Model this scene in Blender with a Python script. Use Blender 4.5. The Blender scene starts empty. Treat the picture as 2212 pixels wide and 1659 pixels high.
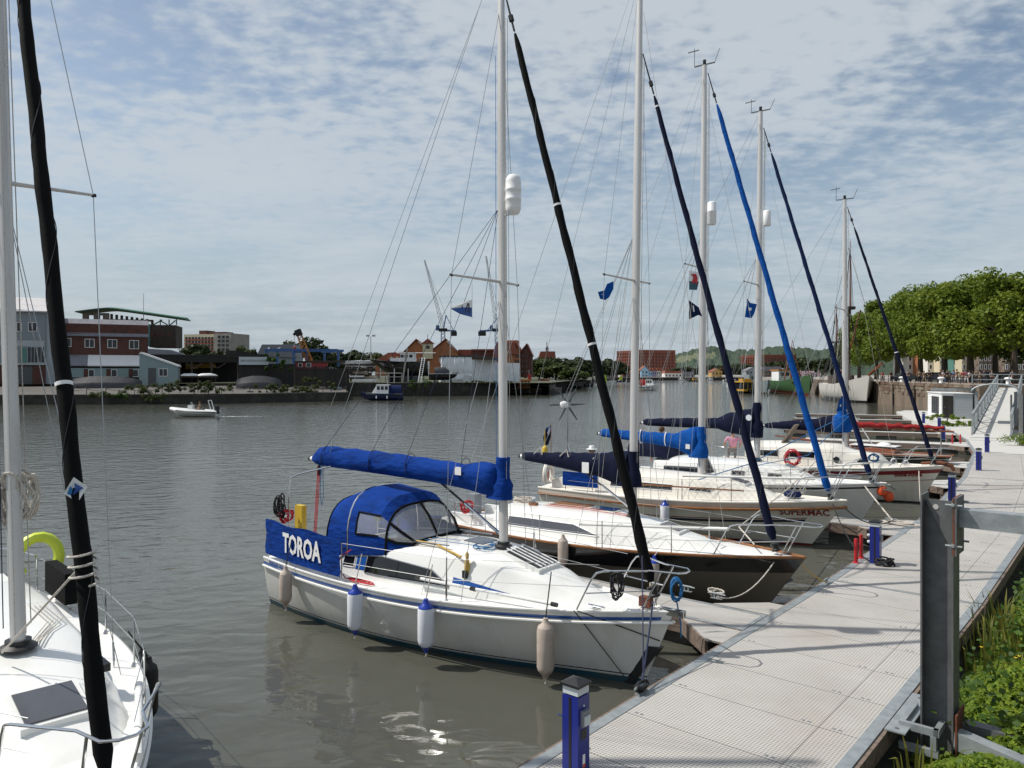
import bpy, math, random
import numpy as np
from mathutils import Vector, Matrix
R=math.radians; PI=math.pi
S=bpy.context.scene; COL=S.collection
random.seed(7); RNG=np.random.default_rng(7)
# ---- photo calibration: pixel (2212 wide) -> direction; camera at (0,0,H) looking along +Y
F=1661.; U0=1106.; V0=808.; H=4.6
def G(u,v,z=0.):
    Z=F*(H-z)/(v-V0); return Vector(((u-U0)/F*Z,Z,z))
def P(u,v,Y): return Vector(((u-U0)/F*Y,Y,H+(V0-v)/F*Y))
# ---- camera
cd=bpy.data.cameras.new('camera'); cam=bpy.data.objects.new('camera',cd); COL.objects.link(cam)
cam.location=(0,0,H); cam.rotation_euler=(R(90),0,0)
cd.sensor_width=36; cd.lens=36*F/2212; cd.shift_y=-(829.5-V0)/2212; cd.clip_start=.05; cd.clip_end=9000
S.camera=cam
# ---- light
SUN_EL=R(52); SUN_AZ=R(-84)      # azimuth from +Y clockwise
S.view_settings.view_transform='Standard'; S.view_settings.look='None'
S.view_settings.exposure=0.0; S.view_settings.gamma=1.0; S.view_settings.use_curve_mapping=False
S.cycles.use_denoising=True; S.cycles.max_bounces=7; S.cycles.transparent_max_bounces=24
S.cycles.caustics_reflective=False; S.cycles.caustics_refractive=False; S.cycles.sample_clamp_indirect=6
sd=Vector((math.sin(SUN_AZ)*math.cos(SUN_EL),math.cos(SUN_AZ)*math.cos(SUN_EL),math.sin(SUN_EL)))
sl=bpy.data.lights.new('sun','SUN'); sl.energy=4.2; sl.angle=R(.6); sl.color=(1,.955,.88)
so=bpy.data.objects.new('sun',sl); COL.objects.link(so); so.rotation_euler=(-sd).to_track_quat('-Z','Y').to_euler(); so.location=(0,0,80)
# ---- world: sky + thin broken high cloud
W=bpy.data.worlds.new('World'); S.world=W; W.use_nodes=True
def world():
    nt=W.node_tree; N=nt.nodes; L=nt.links
    for n in list(N): N.remove(n)
    def nd(t,**k):
        n=N.new(t)
        for a,b in k.items():
            if a in n.inputs: n.inputs[a].default_value=b
            else: setattr(n,a,b)
        return n
    def mth(op,a,b=None,clamp=False):
        n=N.new('ShaderNodeMath'); n.operation=op; n.use_clamp=clamp
        for i,x in enumerate((a,b)):
            if x is None: continue
            if isinstance(x,(int,float)): n.inputs[i].default_value=x
            else: L.new(x,n.inputs[i])
        return n.outputs[0]
    sky=N.new('ShaderNodeTexSky'); sky.sky_type='NISHITA'; sky.sun_disc=False
    sky.sun_elevation=SUN_EL; sky.sun_rotation=SUN_AZ; sky.dust_density=1.2; sky.ozone_density=1.6; sky.air_density=1.0
    tc=N.new('ShaderNodeTexCoord'); sep=N.new('ShaderNodeSeparateXYZ'); L.new(tc.outputs['Generated'],sep.inputs[0])
    z=mth('MAXIMUM',sep.outputs[2],.0)
    zz=mth('ADD',z,.16)
    cx=mth('DIVIDE',sep.outputs[0],zz); cy=mth('DIVIDE',sep.outputs[1],zz)
    cmb=N.new('ShaderNodeCombineXYZ'); L.new(cx,cmb.inputs[0]); L.new(cy,cmb.inputs[1])
    def noise(scale,detail,rough,loc=(0,0,0),sc=(1,1,1),dist=0.):
        mp=N.new('ShaderNodeMapping'); L.new(cmb.outputs[0],mp.inputs[0]); mp.inputs['Location'].default_value=loc; mp.inputs['Scale'].default_value=sc
        n=N.new('ShaderNodeTexNoise'); L.new(mp.outputs[0],n.inputs['Vector']); n.inputs['Scale'].default_value=scale
        n.inputs['Detail'].default_value=detail; n.inputs['Roughness'].default_value=rough; n.inputs['Distortion'].default_value=dist
        return n.outputs[0]
    def ramp(x,a,b):
        n=N.new('ShaderNodeMapRange'); n.interpolation_type='SMOOTHSTEP'; L.new(x,n.inputs[0]); n.inputs[1].default_value=a; n.inputs[2].default_value=b
        return n.outputs[0]
    big=noise(.8,3,.5,(SKYX,SKYY,0))           # where the veil is thick
    puff=noise(17.0,4,.5,(0,0,3),(.9,1.1,1),.15)   # small cells
    puff2=noise(4.2,5,.55,(4,2,1),(1,1.1,1),.2)
    streak=noise(2.6,5,.6,(1,7,5),(.6,1.4,1),.6)
    cells=mth('ADD',mth('MULTIPLY',puff,.72),mth('MULTIPLY',puff2,.28))
    veil=mth('MULTIPLY',ramp(big,.36,.66),1.0)
    cov=mth('ADD',mth('MULTIPLY',cells,1.25),mth('MULTIPLY',veil,.42))
    m1=ramp(cov,.52,.98)
    low=mth('SUBTRACT',1.0,ramp(z,.06,.36))        # toward the horizon the cells merge into haze
    m2=mth('MULTIPLY',mth('ADD',mth('MULTIPLY',ramp(streak,.32,.70),.75),mth('MULTIPLY',ramp(puff2,.40,.66),.30)),.85)
    mask=mth('ADD',mth('MULTIPLY',m1,mth('SUBTRACT',1.0,mth('MULTIPLY',low,.75))),mth('MULTIPLY',mth('MULTIPLY',low,.75),m2),True)
    mask=mth('MULTIPLY',mask,.88)
    mix=N.new('ShaderNodeMix'); mix.data_type='RGBA'
    L.new(mask,mix.inputs['Factor'])
    gain=N.new('ShaderNodeMix'); gain.data_type='RGBA'; gain.blend_type='MULTIPLY'; gain.inputs['Factor'].default_value=1
    L.new(sky.outputs[0],gain.inputs['A']); gain.inputs['B'].default_value=SKY_TINT
    hz=N.new('ShaderNodeMix'); hz.data_type='RGBA'; L.new(mth('MULTIPLY',mth('SUBTRACT',1.0,ramp(z,.0,.30)),.85),hz.inputs['Factor']); L.new(gain.outputs['Result'],hz.inputs['A']); hz.inputs['B'].default_value=HAZE
    L.new(hz.outputs['Result'],mix.inputs['A']); mix.inputs['B'].default_value=CLOUD
    bg=N.new('ShaderNodeBackground'); L.new(mix.outputs['Result'],bg.inputs[0]); bg.inputs[1].default_value=SKY_STR
    out=N.new('ShaderNodeOutputWorld'); L.new(bg.outputs[0],out.inputs[0])
SKYX,SKYY=2.3,.6; SKY_STR=.1; SKY_TINT=(1.42,1.3,1.14,1); CLOUD=(5.7,6.25,6.75,1); HAZE=(3.35,4.2,5.15,1)
world()

# ---------------------------------------------------------------- mesh helpers
class MB:
    def __init__(s): s.v=[]; s.f=[]
    def add(s,vs,fs):
        o=len(s.v); s.v+=[tuple(p) for p in vs]; s.f+=[tuple(i+o for i in f) for f in fs]; return s
    def box(s,x0,x1,y0,y1,z0,z1,M=None):
        vs=[Vector((x,y,z)) for z in (z0,z1) for y in (y0,y1) for x in (x0,x1)]
        if M is not None: vs=[M@p for p in vs]
        return s.add(vs,[(0,2,3,1),(4,5,7,6),(0,1,5,4),(2,6,7,3),(0,4,6,2),(1,3,7,5)])
    def bar(s,p0,p1,w,h,up=(0,0,1)):
        p0=Vector(p0);p1=Vector(p1);d=(p1-p0).normalized();u=Vector(up)
        if abs(d.dot(u))>.98: u=Vector((1,0,0))
        a=d.cross(u).normalized()*w/2;b=a.cross(d).normalized()*h/2
        vs=[p+sa*a+sb*b for p in (p0,p1) for sa,sb in ((-1,-1),(1,-1),(1,1),(-1,1))]
        return s.add(vs,[(3,2,1,0),(4,5,6,7),(0,1,5,4),(1,2,6,5),(2,3,7,6),(3,0,4,7)])
    def tube(s,pts,r,n=6,closed=False,caps=True,twist=None):
        pts=[Vector(p) for p in pts]; m=len(pts); rr=r if isinstance(r,(list,tuple)) else [r]*m
        vs=[];ref=None
        for i,p in enumerate(pts):
            a=pts[i-1] if (i>0 or closed) else p; b=pts[(i+1)%m] if (i<m-1 or closed) else p
            d=(b-a); d=d.normalized() if d.length>1e-9 else Vector((0,0,1))
            if ref is None:
                ref=Vector((0,0,1)) if abs(d.z)<.9 else Vector((1,0,0))
            ref=(ref-d*ref.dot(d))
            ref=ref.normalized() if ref.length>1e-6 else d.orthogonal().normalized()
            bn=d.cross(ref)
            for k in range(n):
                t=2*PI*k/n; q=rr[i]*(1 if twist is None else twist(t,i/max(1,m-1)))
                vs.append(p+(ref*math.cos(t)+bn*math.sin(t))*q)
        fs=[]
        for i in range(m if closed else m-1):
            j=(i+1)%m
            for k in range(n): fs.append((i*n+k,i*n+(k+1)%n,j*n+(k+1)%n,j*n+k))
        if caps and not closed: fs+= [tuple(range(n-1,-1,-1)),tuple((m-1)*n+k for k in range(n))]
        return s.add(vs,fs)
    def cyl(s,p0,p1,r0,r1=None,n=8): return s.tube([p0,p1],[r0,r0 if r1 is None else r1],n)
    def lathe(s,prof,n=12,M=None):
        vs=[];fs=[]
        for r,z in prof:
            for k in range(n):
                t=2*PI*k/n; p=Vector((r*math.cos(t),r*math.sin(t),z)); vs.append(M@p if M is not None else p)
        for i in range(len(prof)-1):
            for k in range(n): fs.append((i*n+k,i*n+(k+1)%n,(i+1)*n+(k+1)%n,(i+1)*n+k))
        m=len(prof); fs+=[tuple(range(n-1,-1,-1)),tuple((m-1)*n+k for k in range(n))]
        return s.add(vs,fs)
    def loft(s,rings,closed=True,caps=True):
        n=len(rings[0]);vs=[p for r in rings for p in r];fs=[]
        for i in range(len(rings)-1):
            for k in range(n if closed else n-1):
                j=(k+1)%n; fs.append((i*n+k,i*n+j,(i+1)*n+j,(i+1)*n+k))
        if caps and closed: fs+=[tuple(range(n-1,-1,-1)),tuple((len(rings)-1)*n+k for k in range(n))]
        return s.add(vs,fs)
    def prism(s,poly,y0,y1,M=None):   # poly in (x,z), extruded along y
        n=len(poly); vs=[Vector((x,y0,z)) for x,z in poly]+[Vector((x,y1,z)) for x,z in poly]
        if M is not None: vs=[M@p for p in vs]
        return s.add(vs,[tuple(range(n)),tuple(range(2*n-1,n-1,-1))]+[(k,k+n,(k+1)%n+n,(k+1)%n) for k in range(n)])
    def slab(s,poly,z0,z1):           # poly in (x,y)
        n=len(poly); vs=[(x,y,z0) for x,y in poly]+[(x,y,z1) for x,y in poly]
        return s.add(vs,[tuple(range(n-1,-1,-1)),tuple(range(n,2*n))]+[(k,(k+1)%n,(k+1)%n+n,k+n) for k in range(n)])
    def mesh(s,name,m=None,smooth=False,ang=40):
        me=bpy.data.meshes.new(name); me.from_pydata(s.v,[],s.f); me.validate(); me.update()
        if m is not None: me.materials.append(MT[m] if isinstance(m,str) else m)
        if smooth:
            me.shade_smooth()
            me.set_sharp_from_angle(angle=R(ang))
        return me
    def build(s,name,m,parent=None,smooth=False,ang=40,**tags):
        o=bpy.data.objects.new(name,s.mesh(name,m,smooth,ang)); COL.objects.link(o)
        if parent is not None: o.parent=parent
        tag(o,**tags); return o
def tag(o,label=None,cat=None,group=None,kind=None):
    if label: o['label']=label
    if cat: o['category']=cat
    if group: o['group']=group
    if kind: o['kind']=kind
    return o
def thing(name,label,cat,loc=(0,0,0),rz=0.,group=None,kind=None):
    o=bpy.data.objects.new(name,None); COL.objects.link(o); o.location=loc; o.rotation_euler=(0,0,rz); o.empty_display_size=.2
    return tag(o,label,cat,group,kind)
def inst(name,me,parent=None,loc=(0,0,0),rot=(0,0,0),sc=(1,1,1),m=None,**tags):
    o=bpy.data.objects.new(name,me); COL.objects.link(o); o.location=loc; o.rotation_euler=rot; o.scale=sc
    if parent is not None: o.parent=parent
    if m is not None and o.material_slots:
        o.material_slots[0].link='OBJECT'; o.material_slots[0].material=MT[m]
    tag(o,**tags); return o
def copy_tree(o,parent=None):
    c=o.copy(); COL.objects.link(c); c.parent=parent
    for ch in list(o.children): copy_tree(ch,c)
    return c
def quads(name,centers,tu,tv,m,parent=None,**tags):   # numpy leaf quads
    n=len(centers); v=np.empty((n,4,3),np.float32)
    v[:,0]=centers-tu*.5-tv*.15; v[:,1]=centers-tv*.5+tu*.1; v[:,2]=centers+tu*.5+tv*.15; v[:,3]=centers+tv*.5-tu*.1
    me=bpy.data.meshes.new(name); me.vertices.add(4*n); me.vertices.foreach_set('co',v.reshape(-1))
    me.loops.add(4*n); me.loops.foreach_set('vertex_index',np.arange(4*n,dtype=np.int32))
    me.polygons.add(n); me.polygons.foreach_set('loop_start',np.arange(0,4*n,4,dtype=np.int32)); me.polygons.foreach_set('loop_total',np.full(n,4,np.int32))
    me.update(); me.validate(); me.materials.append(MT[m])
    o=bpy.data.objects.new(name,me); COL.objects.link(o)
    if parent is not None: o.parent=parent
    return tag(o,**tags)
def text_mesh(s,size,M=None,font_shear=0.,bold=0.,spacing=1.):
    cu=bpy.data.curves.new('t','FONT'); cu.body=s; cu.size=size; cu.align_x='CENTER'; cu.align_y='CENTER'; cu.shear=font_shear; cu.offset=bold; cu.space_character=spacing; cu.resolution_u=2
    ob=bpy.data.objects.new('t',cu); COL.objects.link(ob)
    dg=bpy.context.evaluated_depsgraph_get(); me=bpy.data.meshes.new_from_object(ob.evaluated_get(dg))
    bpy.data.objects.remove(ob); mb=MB()
    mb.v=[tuple(v.co) for v in me.vertices]; mb.f=[tuple(p.vertices) for p in me.polygons]
    return mb
# ---------------------------------------------------------------- materials
MT={}
def mat(name,rgb,rough=.5,metal=0.,var=.15,scale=2.,bump=0.,bs=15.,rgb2=None,th=(.45,.7),spec=.5,trans=0.,coat=0.,stretch=(1,1,1),rs=None):
    m=bpy.data.materials.new(name); m.use_nodes=True; N=m.node_tree.nodes; L=m.node_tree.links
    b=N['Principled BSDF']; b.inputs['Roughness'].default_value=rough; b.inputs['Metallic'].default_value=metal
    b.inputs['Specular IOR Level'].default_value=spec; b.inputs['Coat Weight'].default_value=coat; b.inputs['Coat Roughness'].default_value=.08
    tc=N.new('ShaderNodeTexCoord'); mp=N.new('ShaderNodeMapping'); L.new(tc.outputs['Object'],mp.inputs[0]); mp.inputs['Scale'].default_value=stretch
    no=N.new('ShaderNodeTexNoise'); L.new(mp.outputs[0],no.inputs['Vector']); no.inputs['Scale'].default_value=scale; no.inputs['Detail'].default_value=6; no.inputs['Roughness'].default_value=.62
    mx=N.new('ShaderNodeMix'); mx.data_type='RGBA'
    c=Vector(rgb)
    mr=N.new('ShaderNodeMapRange'); L.new(no.outputs[0],mr.inputs[0])
    if rgb2 is None:
        mr.inputs[1].default_value=.25; mr.inputs[2].default_value=.75
        A=c*(1-var); B=c*(1+var*.8)
    else:
        mr.interpolation_type='SMOOTHSTEP'; mr.inputs[1].default_value=th[0]; mr.inputs[2].default_value=th[1]; A=c; B=Vector(rgb2)
    L.new(mr.outputs[0],mx.inputs['Factor']); mx.inputs['A'].default_value=(*A,1); mx.inputs['B'].default_value=(*B,1)
    L.new(mx.outputs['Result'],b.inputs['Base Color'])
    if bump:
        n2=N.new('ShaderNodeTexNoise'); L.new(mp.outputs[0],n2.inputs['Vector']); n2.inputs['Scale'].default_value=bs; n2.inputs['Detail'].default_value=4
        bp=N.new('ShaderNodeBump'); bp.inputs['Strength'].default_value=1; bp.inputs['Distance'].default_value=bump; L.new(n2.outputs[0],bp.inputs['Height']); L.new(bp.outputs[0],b.inputs['Normal'])
    if rs:
        r2=N.new('ShaderNodeMapRange'); L.new(no.outputs[0],r2.inputs[0]); r2.inputs[1].default_value=.3; r2.inputs[2].default_value=.7; r2.inputs[3].default_value=rs[0]; r2.inputs[4].default_value=rs[1]; L.new(r2.outputs[0],b.inputs['Roughness'])
    if trans: b.inputs['Transmission Weight'].default_value=trans
    MT[name]=m; return m
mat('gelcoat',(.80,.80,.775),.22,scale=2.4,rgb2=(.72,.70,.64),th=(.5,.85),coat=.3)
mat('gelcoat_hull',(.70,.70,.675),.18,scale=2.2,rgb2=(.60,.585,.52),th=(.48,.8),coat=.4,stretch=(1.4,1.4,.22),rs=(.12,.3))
mat('cream_hull',(.70,.67,.59),.2,scale=2.2,rgb2=(.60,.56,.47),th=(.48,.8),coat=.35,stretch=(1.4,1.4,.22))
mat('cream_deck',(.78,.75,.68),.3,var=.05,scale=2)
mat('deck_white',(.80,.80,.78),.38,scale=2.6,rgb2=(.66,.63,.56),th=(.5,.82),bump=.0006,bs=120)
mat('deck_grip',(.74,.74,.72),.6,var=.05,scale=4,bump=.001,bs=200)
mat('stripe_blue',(.012,.075,.30),.25,var=.08)
mat('stripe_navy',(.008,.012,.035),.25,var=.08)
mat('boot_blue',(.02,.085,.13),.4,scale=2.5,rgb2=(.08,.09,.05),th=(.45,.75))
mat('algae',(.10,.09,.045),.6,scale=3,rgb2=(.03,.035,.02))
mat('black_hull',(.012,.012,.014),.12,var=.1,coat=.5)
mat('green_hull',(.012,.028,.022),.15,var=.1,coat=.5)
mat('brown_boot',(.13,.11,.085),.4,var=.1)
mat('red_boot',(.16,.02,.015),.4,var=.15)
mat('red_stripe',(.20,.012,.02),.3,var=.08)
mat('teak',(.26,.105,.035),.4,scale=6,rgb2=(.15,.06,.022),stretch=(.25,3,3))
mat('teak_grey',(.27,.22,.17),.7,scale=5,rgb2=(.17,.13,.10),stretch=(.25,3,3))
mat('varnish',(.22,.055,.015),.2,scale=5,rgb2=(.12,.03,.01),stretch=(.25,3,3),coat=.6)
mat('canvas_blue',(.0045,.040,.24),.85,spec=.1,scale=2.6,rgb2=(.005,.028,.15),bump=.03,bs=6,stretch=(.8,1,2.2))
mat('canvas_bright',(.006,.075,.32),.85,spec=.1,var=.2,scale=3,bump=.025,bs=7)
mat('canvas_navy',(.007,.010,.030),.85,spec=.12,var=.2,scale=3,bump=.003,bs=12)
mat('canvas_black',(.006,.006,.0065),.85,spec=.12,var=.25,scale=5,bump=.002,bs=20)
mat('canvas_dkblue',(.008,.018,.065),.85,spec=.12,var=.2,scale=4,bump=.002,bs=16)
mat('canvas_red',(.26,.025,.025),.85,spec=.12,var=.2,scale=5,bump=.004,bs=14)
mat('canvas_edge',(.06,.06,.065),.8,spec=.2)
mat('mast_alu',(.62,.61,.60),.42,.35,scale=1.2,rgb2=(.52,.50,.48),stretch=(4,4,.3))
mat('spar_white',(.78,.78,.76),.35,var=.04)
mat('steel',(.62,.63,.64),.16,1.,var=.06,scale=4)
mat('galv',(.36,.39,.40),.5,.4,scale=7,rgb2=(.27,.30,.315),th=(.35,.65))
mat('galv_dark',(.15,.154,.158),.55,.25,scale=5,rgb2=(.10,.103,.107),th=(.3,.7),bump=.0008,bs=60)
mat('rust',(.16,.05,.022),.8,scale=8,rgb2=(.05,.03,.02))
mat('black_plastic',(.012,.012,.013),.45,var=.15)
mat('rubber',(.010,.010,.011),.55,var=.2)
mat('window_dark',(.006,.007,.008),.06,var=.05,spec=.6)
mat('hatch_glass',(.085,.09,.105),.12,var=.1,spec=.6)
mat('wire',(.40,.41,.42),.35,.7,var=.05)
mat('rope_white',(.62,.58,.52),.8,scale=60,rgb2=(.42,.38,.33),th=(.4,.6))
mat('rope_black',(.014,.014,.016),.8,var=.2)
mat('rope_blue',(.015,.14,.34),.75,var=.2,scale=30)
mat('rope_navy',(.012,.02,.06),.75,var=.2,scale=30)
mat('rope_red',(.48,.02,.03),.75,var=.2,scale=30)
mat('rope_yellow',(.50,.33,.06),.75,var=.2,scale=30)
mat('fender_white',(.74,.76,.82),.42,var=.04,scale=4)
mat('fender_blue',(.008,.04,.35),.3,var=.08)
mat('fender_beige',(.50,.42,.36),.6,scale=6,rgb2=(.38,.31,.26),th=(.4,.75))
mat('orange',(.62,.08,.015),.5,var=.1)
mat('red_paint',(.46,.02,.025),.4,var=.12)
mat('yellow',(.60,.42,.04),.5,var=.1)
mat('lime',(.56,.66,.05),.5,var=.08)
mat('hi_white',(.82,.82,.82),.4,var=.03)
mat('pedestal_blue',(.012,.022,.21),.35,var=.1,scale=3)
mat('pedestal_side',(.02,.024,.13),.4,var=.1,scale=3)
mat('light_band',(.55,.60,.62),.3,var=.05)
mat('grey_plastic',(.20,.215,.24),.45,var=.06)
mat('timber',(.20,.15,.12),.8,scale=4,rgb2=(.10,.075,.06),stretch=(.3,3,3),bump=.003,bs=12)
mat('float_grey',(.10,.10,.095),.8,scale=2,rgb2=(.17,.165,.15))
mat('vinyl',(.50,.52,.52),.12,var=.08,scale=5)
def vinyl():
    m=MT['vinyl']; b=m.node_tree.nodes['Principled BSDF']; b.inputs['Alpha'].default_value=.38
vinyl()
# ================================================================ SETTING: water, far ground, pontoon
def water_mat():
    m=bpy.data.materials.new('water'); m.use_nodes=True; N=m.node_tree.nodes; L=m.node_tree.links
    b=N['Principled BSDF']; b.inputs['Base Color'].default_value=(.080,.081,.066,1); b.inputs['Roughness'].default_value=.035; b.inputs['IOR'].default_value=1.333
    g=N.new('ShaderNodeNewGeometry')
    def noise(scale,det,sc=(1,1,1),dist=0,rough=.5):
        mp=N.new('ShaderNodeMapping'); L.new(g.outputs['Position'],mp.inputs[0]); mp.inputs['Scale'].default_value=sc; mp.inputs['Rotation'].default_value=(0,0,R(-25))
        n=N.new('ShaderNodeTexNoise'); L.new(mp.outputs[0],n.inputs['Vector']); n.inputs['Scale'].default_value=scale; n.inputs['Detail'].default_value=det; n.inputs['Distortion'].default_value=dist; n.inputs['Roughness'].default_value=rough
        return n.outputs[0]
    def mth(op,a,b2):
        n=N.new('ShaderNodeMath'); n.operation=op
        for i,x in enumerate((a,b2)):
            if isinstance(x,(int,float)): n.inputs[i].default_value=x
            else: L.new(x,n.inputs[i])
        return n.outputs[0]
    sw=noise(.55,1.5,(1,1.5,1),.4); md=noise(1.5,.6,(1,1.7,1),.5); fn=noise(6.5,3,(1,1.6,1))
    patch=noise(.05,2)                     # calm and ruffled areas
    mr=N.new('ShaderNodeMapRange'); L.new(patch,mr.inputs[0]); mr.inputs[1].default_value=.35; mr.inputs[2].default_value=.65; mr.inputs[3].default_value=.6; mr.inputs[4].default_value=1.3
    # sheltered water close to the pontoon is smoother than mid-harbour
    sp=N.new('ShaderNodeSeparateXYZ'); L.new(g.outputs['Position'],sp.inputs[0])
    ex=mth('ADD',mth('MULTIPLY',sp.outputs[0],-.76),mth('MULTIPLY',sp.outputs[1],.65))   # metres out from the pontoon
    sh=N.new('ShaderNodeMapRange'); L.new(ex,sh.inputs[0]); sh.inputs[1].default_value=6; sh.inputs[2].default_value=24; sh.inputs[3].default_value=.02; sh.inputs[4].default_value=1
    fine=mth('MULTIPLY',mth('MULTIPLY',fn,.014),mth('MULTIPLY',mr.outputs[0],sh.outputs[0]))
    sh2=N.new('ShaderNodeMapRange'); L.new(ex,sh2.inputs[0]); sh2.inputs[1].default_value=5; sh2.inputs[2].default_value=22; sh2.inputs[3].default_value=.5; sh2.inputs[4].default_value=1
    mid=mth('MULTIPLY',mth('MULTIPLY',md,.042),sh2.outputs[0])
    h=mth('ADD',mth('ADD',mth('MULTIPLY',sw,.045),mid),fine)
    bp=N.new('ShaderNodeBump'); bp.inputs['Strength'].default_value=1; bp.inputs['Distance'].default_value=1.; L.new(h,bp.inputs['Height']); L.new(bp.outputs[0],b.inputs['Normal'])
    MT['water']=m
water_mat()
MB().add([(-1500,-60,0),(1500,-60,0),(1500,2500,0),(-1500,2500,0)],[(0,1,2,3)]).build('water','water',kind='structure',label='grey green rippled harbour water')
mat('earth',(.07,.075,.04),.9,scale=.3,rgb2=(.04,.05,.02),bump=.05,bs=1)
# ---- grating deck material
def grating():
    m=bpy.data.materials.new('grating'); m.use_nodes=True; N=m.node_tree.nodes; L=m.node_tree.links; b=N['Principled BSDF']; b.inputs['Roughness'].default_value=.7
    tc=N.new('ShaderNodeTexCoord'); sp=N.new('ShaderNodeSeparateXYZ'); L.new(tc.outputs['Object'],sp.inputs[0])
    def mth(op,a,b2=None):
        n=N.new('ShaderNodeMath'); n.operation=op
        for i,x in enumerate((a,b2)):
            if x is None: continue
            if isinstance(x,(int,float)): n.inputs[i].default_value=x
            else: L.new(x,n.inputs[i])
        return n.outputs[0]
    sx=mth('SINE',mth('MULTIPLY',sp.outputs[0],2*PI/.040)); sy=mth('SINE',mth('MULTIPLY',sp.outputs[1],2*PI/.040))
    d=mth('ADD',mth('MULTIPLY',sx,.5),sy)
    mr=N.new('ShaderNodeMapRange'); mr.interpolation_type='SMOOTHSTEP'; L.new(d,mr.inputs[0]); mr.inputs[1].default_value=.30; mr.inputs[2].default_value=.85
    gp=N.new('ShaderNodeNewGeometry'); no=N.new('ShaderNodeTexNoise'); L.new(gp.outputs['Position'],no.inputs['Vector']); no.inputs['Scale'].default_value=.8; no.inputs['Detail'].default_value=9; no.inputs['Roughness'].default_value=.65
    r2=N.new('ShaderNodeMapRange'); L.new(no.outputs[0],r2.inputs[0]); r2.inputs[1].default_value=.35; r2.inputs[2].default_value=.72
    mx=N.new('ShaderNodeMix'); mx.data_type='RGBA'; L.new(r2.outputs[0],mx.inputs['Factor']); mx.inputs['A'].default_value=(.53,.51,.485,1); mx.inputs['B'].default_value=(.42,.395,.365,1)
    vo=N.new('ShaderNodeTexVoronoi'); L.new(gp.outputs['Position'],vo.inputs['Vector']); vo.inputs['Scale'].default_value=1.3
    dr=N.new('ShaderNodeMapRange'); L.new(vo.outputs['Distance'],dr.inputs[0]); dr.inputs[1].default_value=.03; dr.inputs[2].default_value=.018
    m3=N.new('ShaderNodeMix'); m3.data_type='RGBA'; L.new(dr.outputs[0],m3.inputs['Factor']); L.new(mx.outputs['Result'],m3.inputs['A']); m3.inputs['B'].default_value=(.72,.72,.70,1)   # droppings
    n4=N.new('ShaderNodeTexNoise'); L.new(gp.outputs['Position'],n4.inputs['Vector']); n4.inputs['Scale'].default_value=.45; n4.inputs['Detail'].default_value=5
    r4=N.new('ShaderNodeMapRange'); L.new(n4.outputs[0],r4.inputs[0]); r4.inputs[1].default_value=.58; r4.inputs[2].default_value=.75; r4.inputs[4].default_value=.28
    m4=N.new('ShaderNodeMix'); m4.data_type='RGBA'; L.new(r4.outputs[0],m4.inputs['Factor']); L.new(m3.outputs['Result'],m4.inputs['A']); m4.inputs['B'].default_value=(.40,.27,.20,1)      # rusty stain
    m2=N.new('ShaderNodeMix'); m2.data_type='RGBA'; L.new(mr.outputs[0],m2.inputs['Factor']); L.new(m4.outputs['Result'],m2.inputs['A']); m2.inputs['B'].default_value=(.19,.18,.16,1)  # dark dots paint the darkness under the open holes into the colour
    L.new(m2.outputs['Result'],b.inputs['Base Color'])
    bp=N.new('ShaderNodeBump'); bp.invert=True; bp.inputs['Strength'].default_value=.6; bp.inputs['Distance'].default_value=.004; L.new(mr.outputs[0],bp.inputs['Height']); L.new(bp.outputs[0],b.inputs['Normal'])
    MT['grating']=m
grating()
mat('deck_far',(.53,.52,.49),.7,var=.06,scale=1.5)
DZ=.5
EDGE=[(-2.3,5.2),(6.35,15.4),(12.2,22.6),(18.0,30.7),(24.2,40.3),(28.3,48.0),(33.6,60.0),(44.,87.)]
WID=[2.64,2.64,2.64,2.64,2.9,4.6,4.6]
pont=thing('pontoon','long pale grating walkway pontoon with galvanised edges running to the gangway','pontoon',(0,0,0))
clipm=MB().box(-.05,-.02,-.012,.012,0,.006).box(.02,.05,-.012,.012,0,.006).mesh('deck_clip','galv')
def unit(a,b): d=Vector((b[0]-a[0],b[1]-a[1])); L=d.length; return d/L,L
panel_cache={}
def panel(w,l,m='grating'):
    k=(round(w,3),round(l,3),m)
    if k not in panel_cache: panel_cache[k]=MB().box(0,w,0,l,-.03,0).mesh('deck_panel',m)
    return panel_cache[k]
for i in range(len(EDGE)-1):
    d,L=unit(EDGE[i],EDGE[i+1]); w=WID[i]; t=Vector((d.y,-d.x)); rz=math.atan2(t.y,t.x)
    sec=thing('pontoon_section',None,None,(EDGE[i][0],EDGE[i][1],DZ),rz); sec.parent=pont      # local x across, y along
    mb=MB(); mb.box(0,.14,0,L-.03,-.06,.006); mb.box(w-.14,w,0,L-.03,-.06,.006); mb.box(.14,w-.14,L-.09,L-.03,-.06,.006)
    mb.build('edge_rail','galv',sec)
    mb=MB(); mb.box(-.05,.0,.0,L-.03,-.22,-.012); mb.box(w,w+.05,0,L-.03,-.22,-.012)
    mb.build('timber_fender','timber',sec)
    mb=MB(); mb.box(.1,w-.1,.2,L-.25,-.62,-.075)
    mb.build('float','float_grey',sec)
    n=int(round((L-.09)/1.1)); l=(L-.09)/n
    if i<4:
        for k in range(n):
            inst('deck_panel',panel(w-.28-.45,l-.008),sec,(.14,k*l,-.001))
            inst('deck_panel',panel(.442,l-.008),sec,(w-.14-.442,k*l,-.001))
            for xx in ((.28,w-.75,w-.40) if i<3 else ()):
                inst('deck_clip',clipm,sec,(xx,k*l+.06,.0))
    else:
        n=max(2,int(L/4)); l=(L-.09)/n
        for k in range(n): inst('deck_panel',panel(w-.28,l-.03,'deck_far'),sec,(.14,k*l,-.001))
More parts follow.
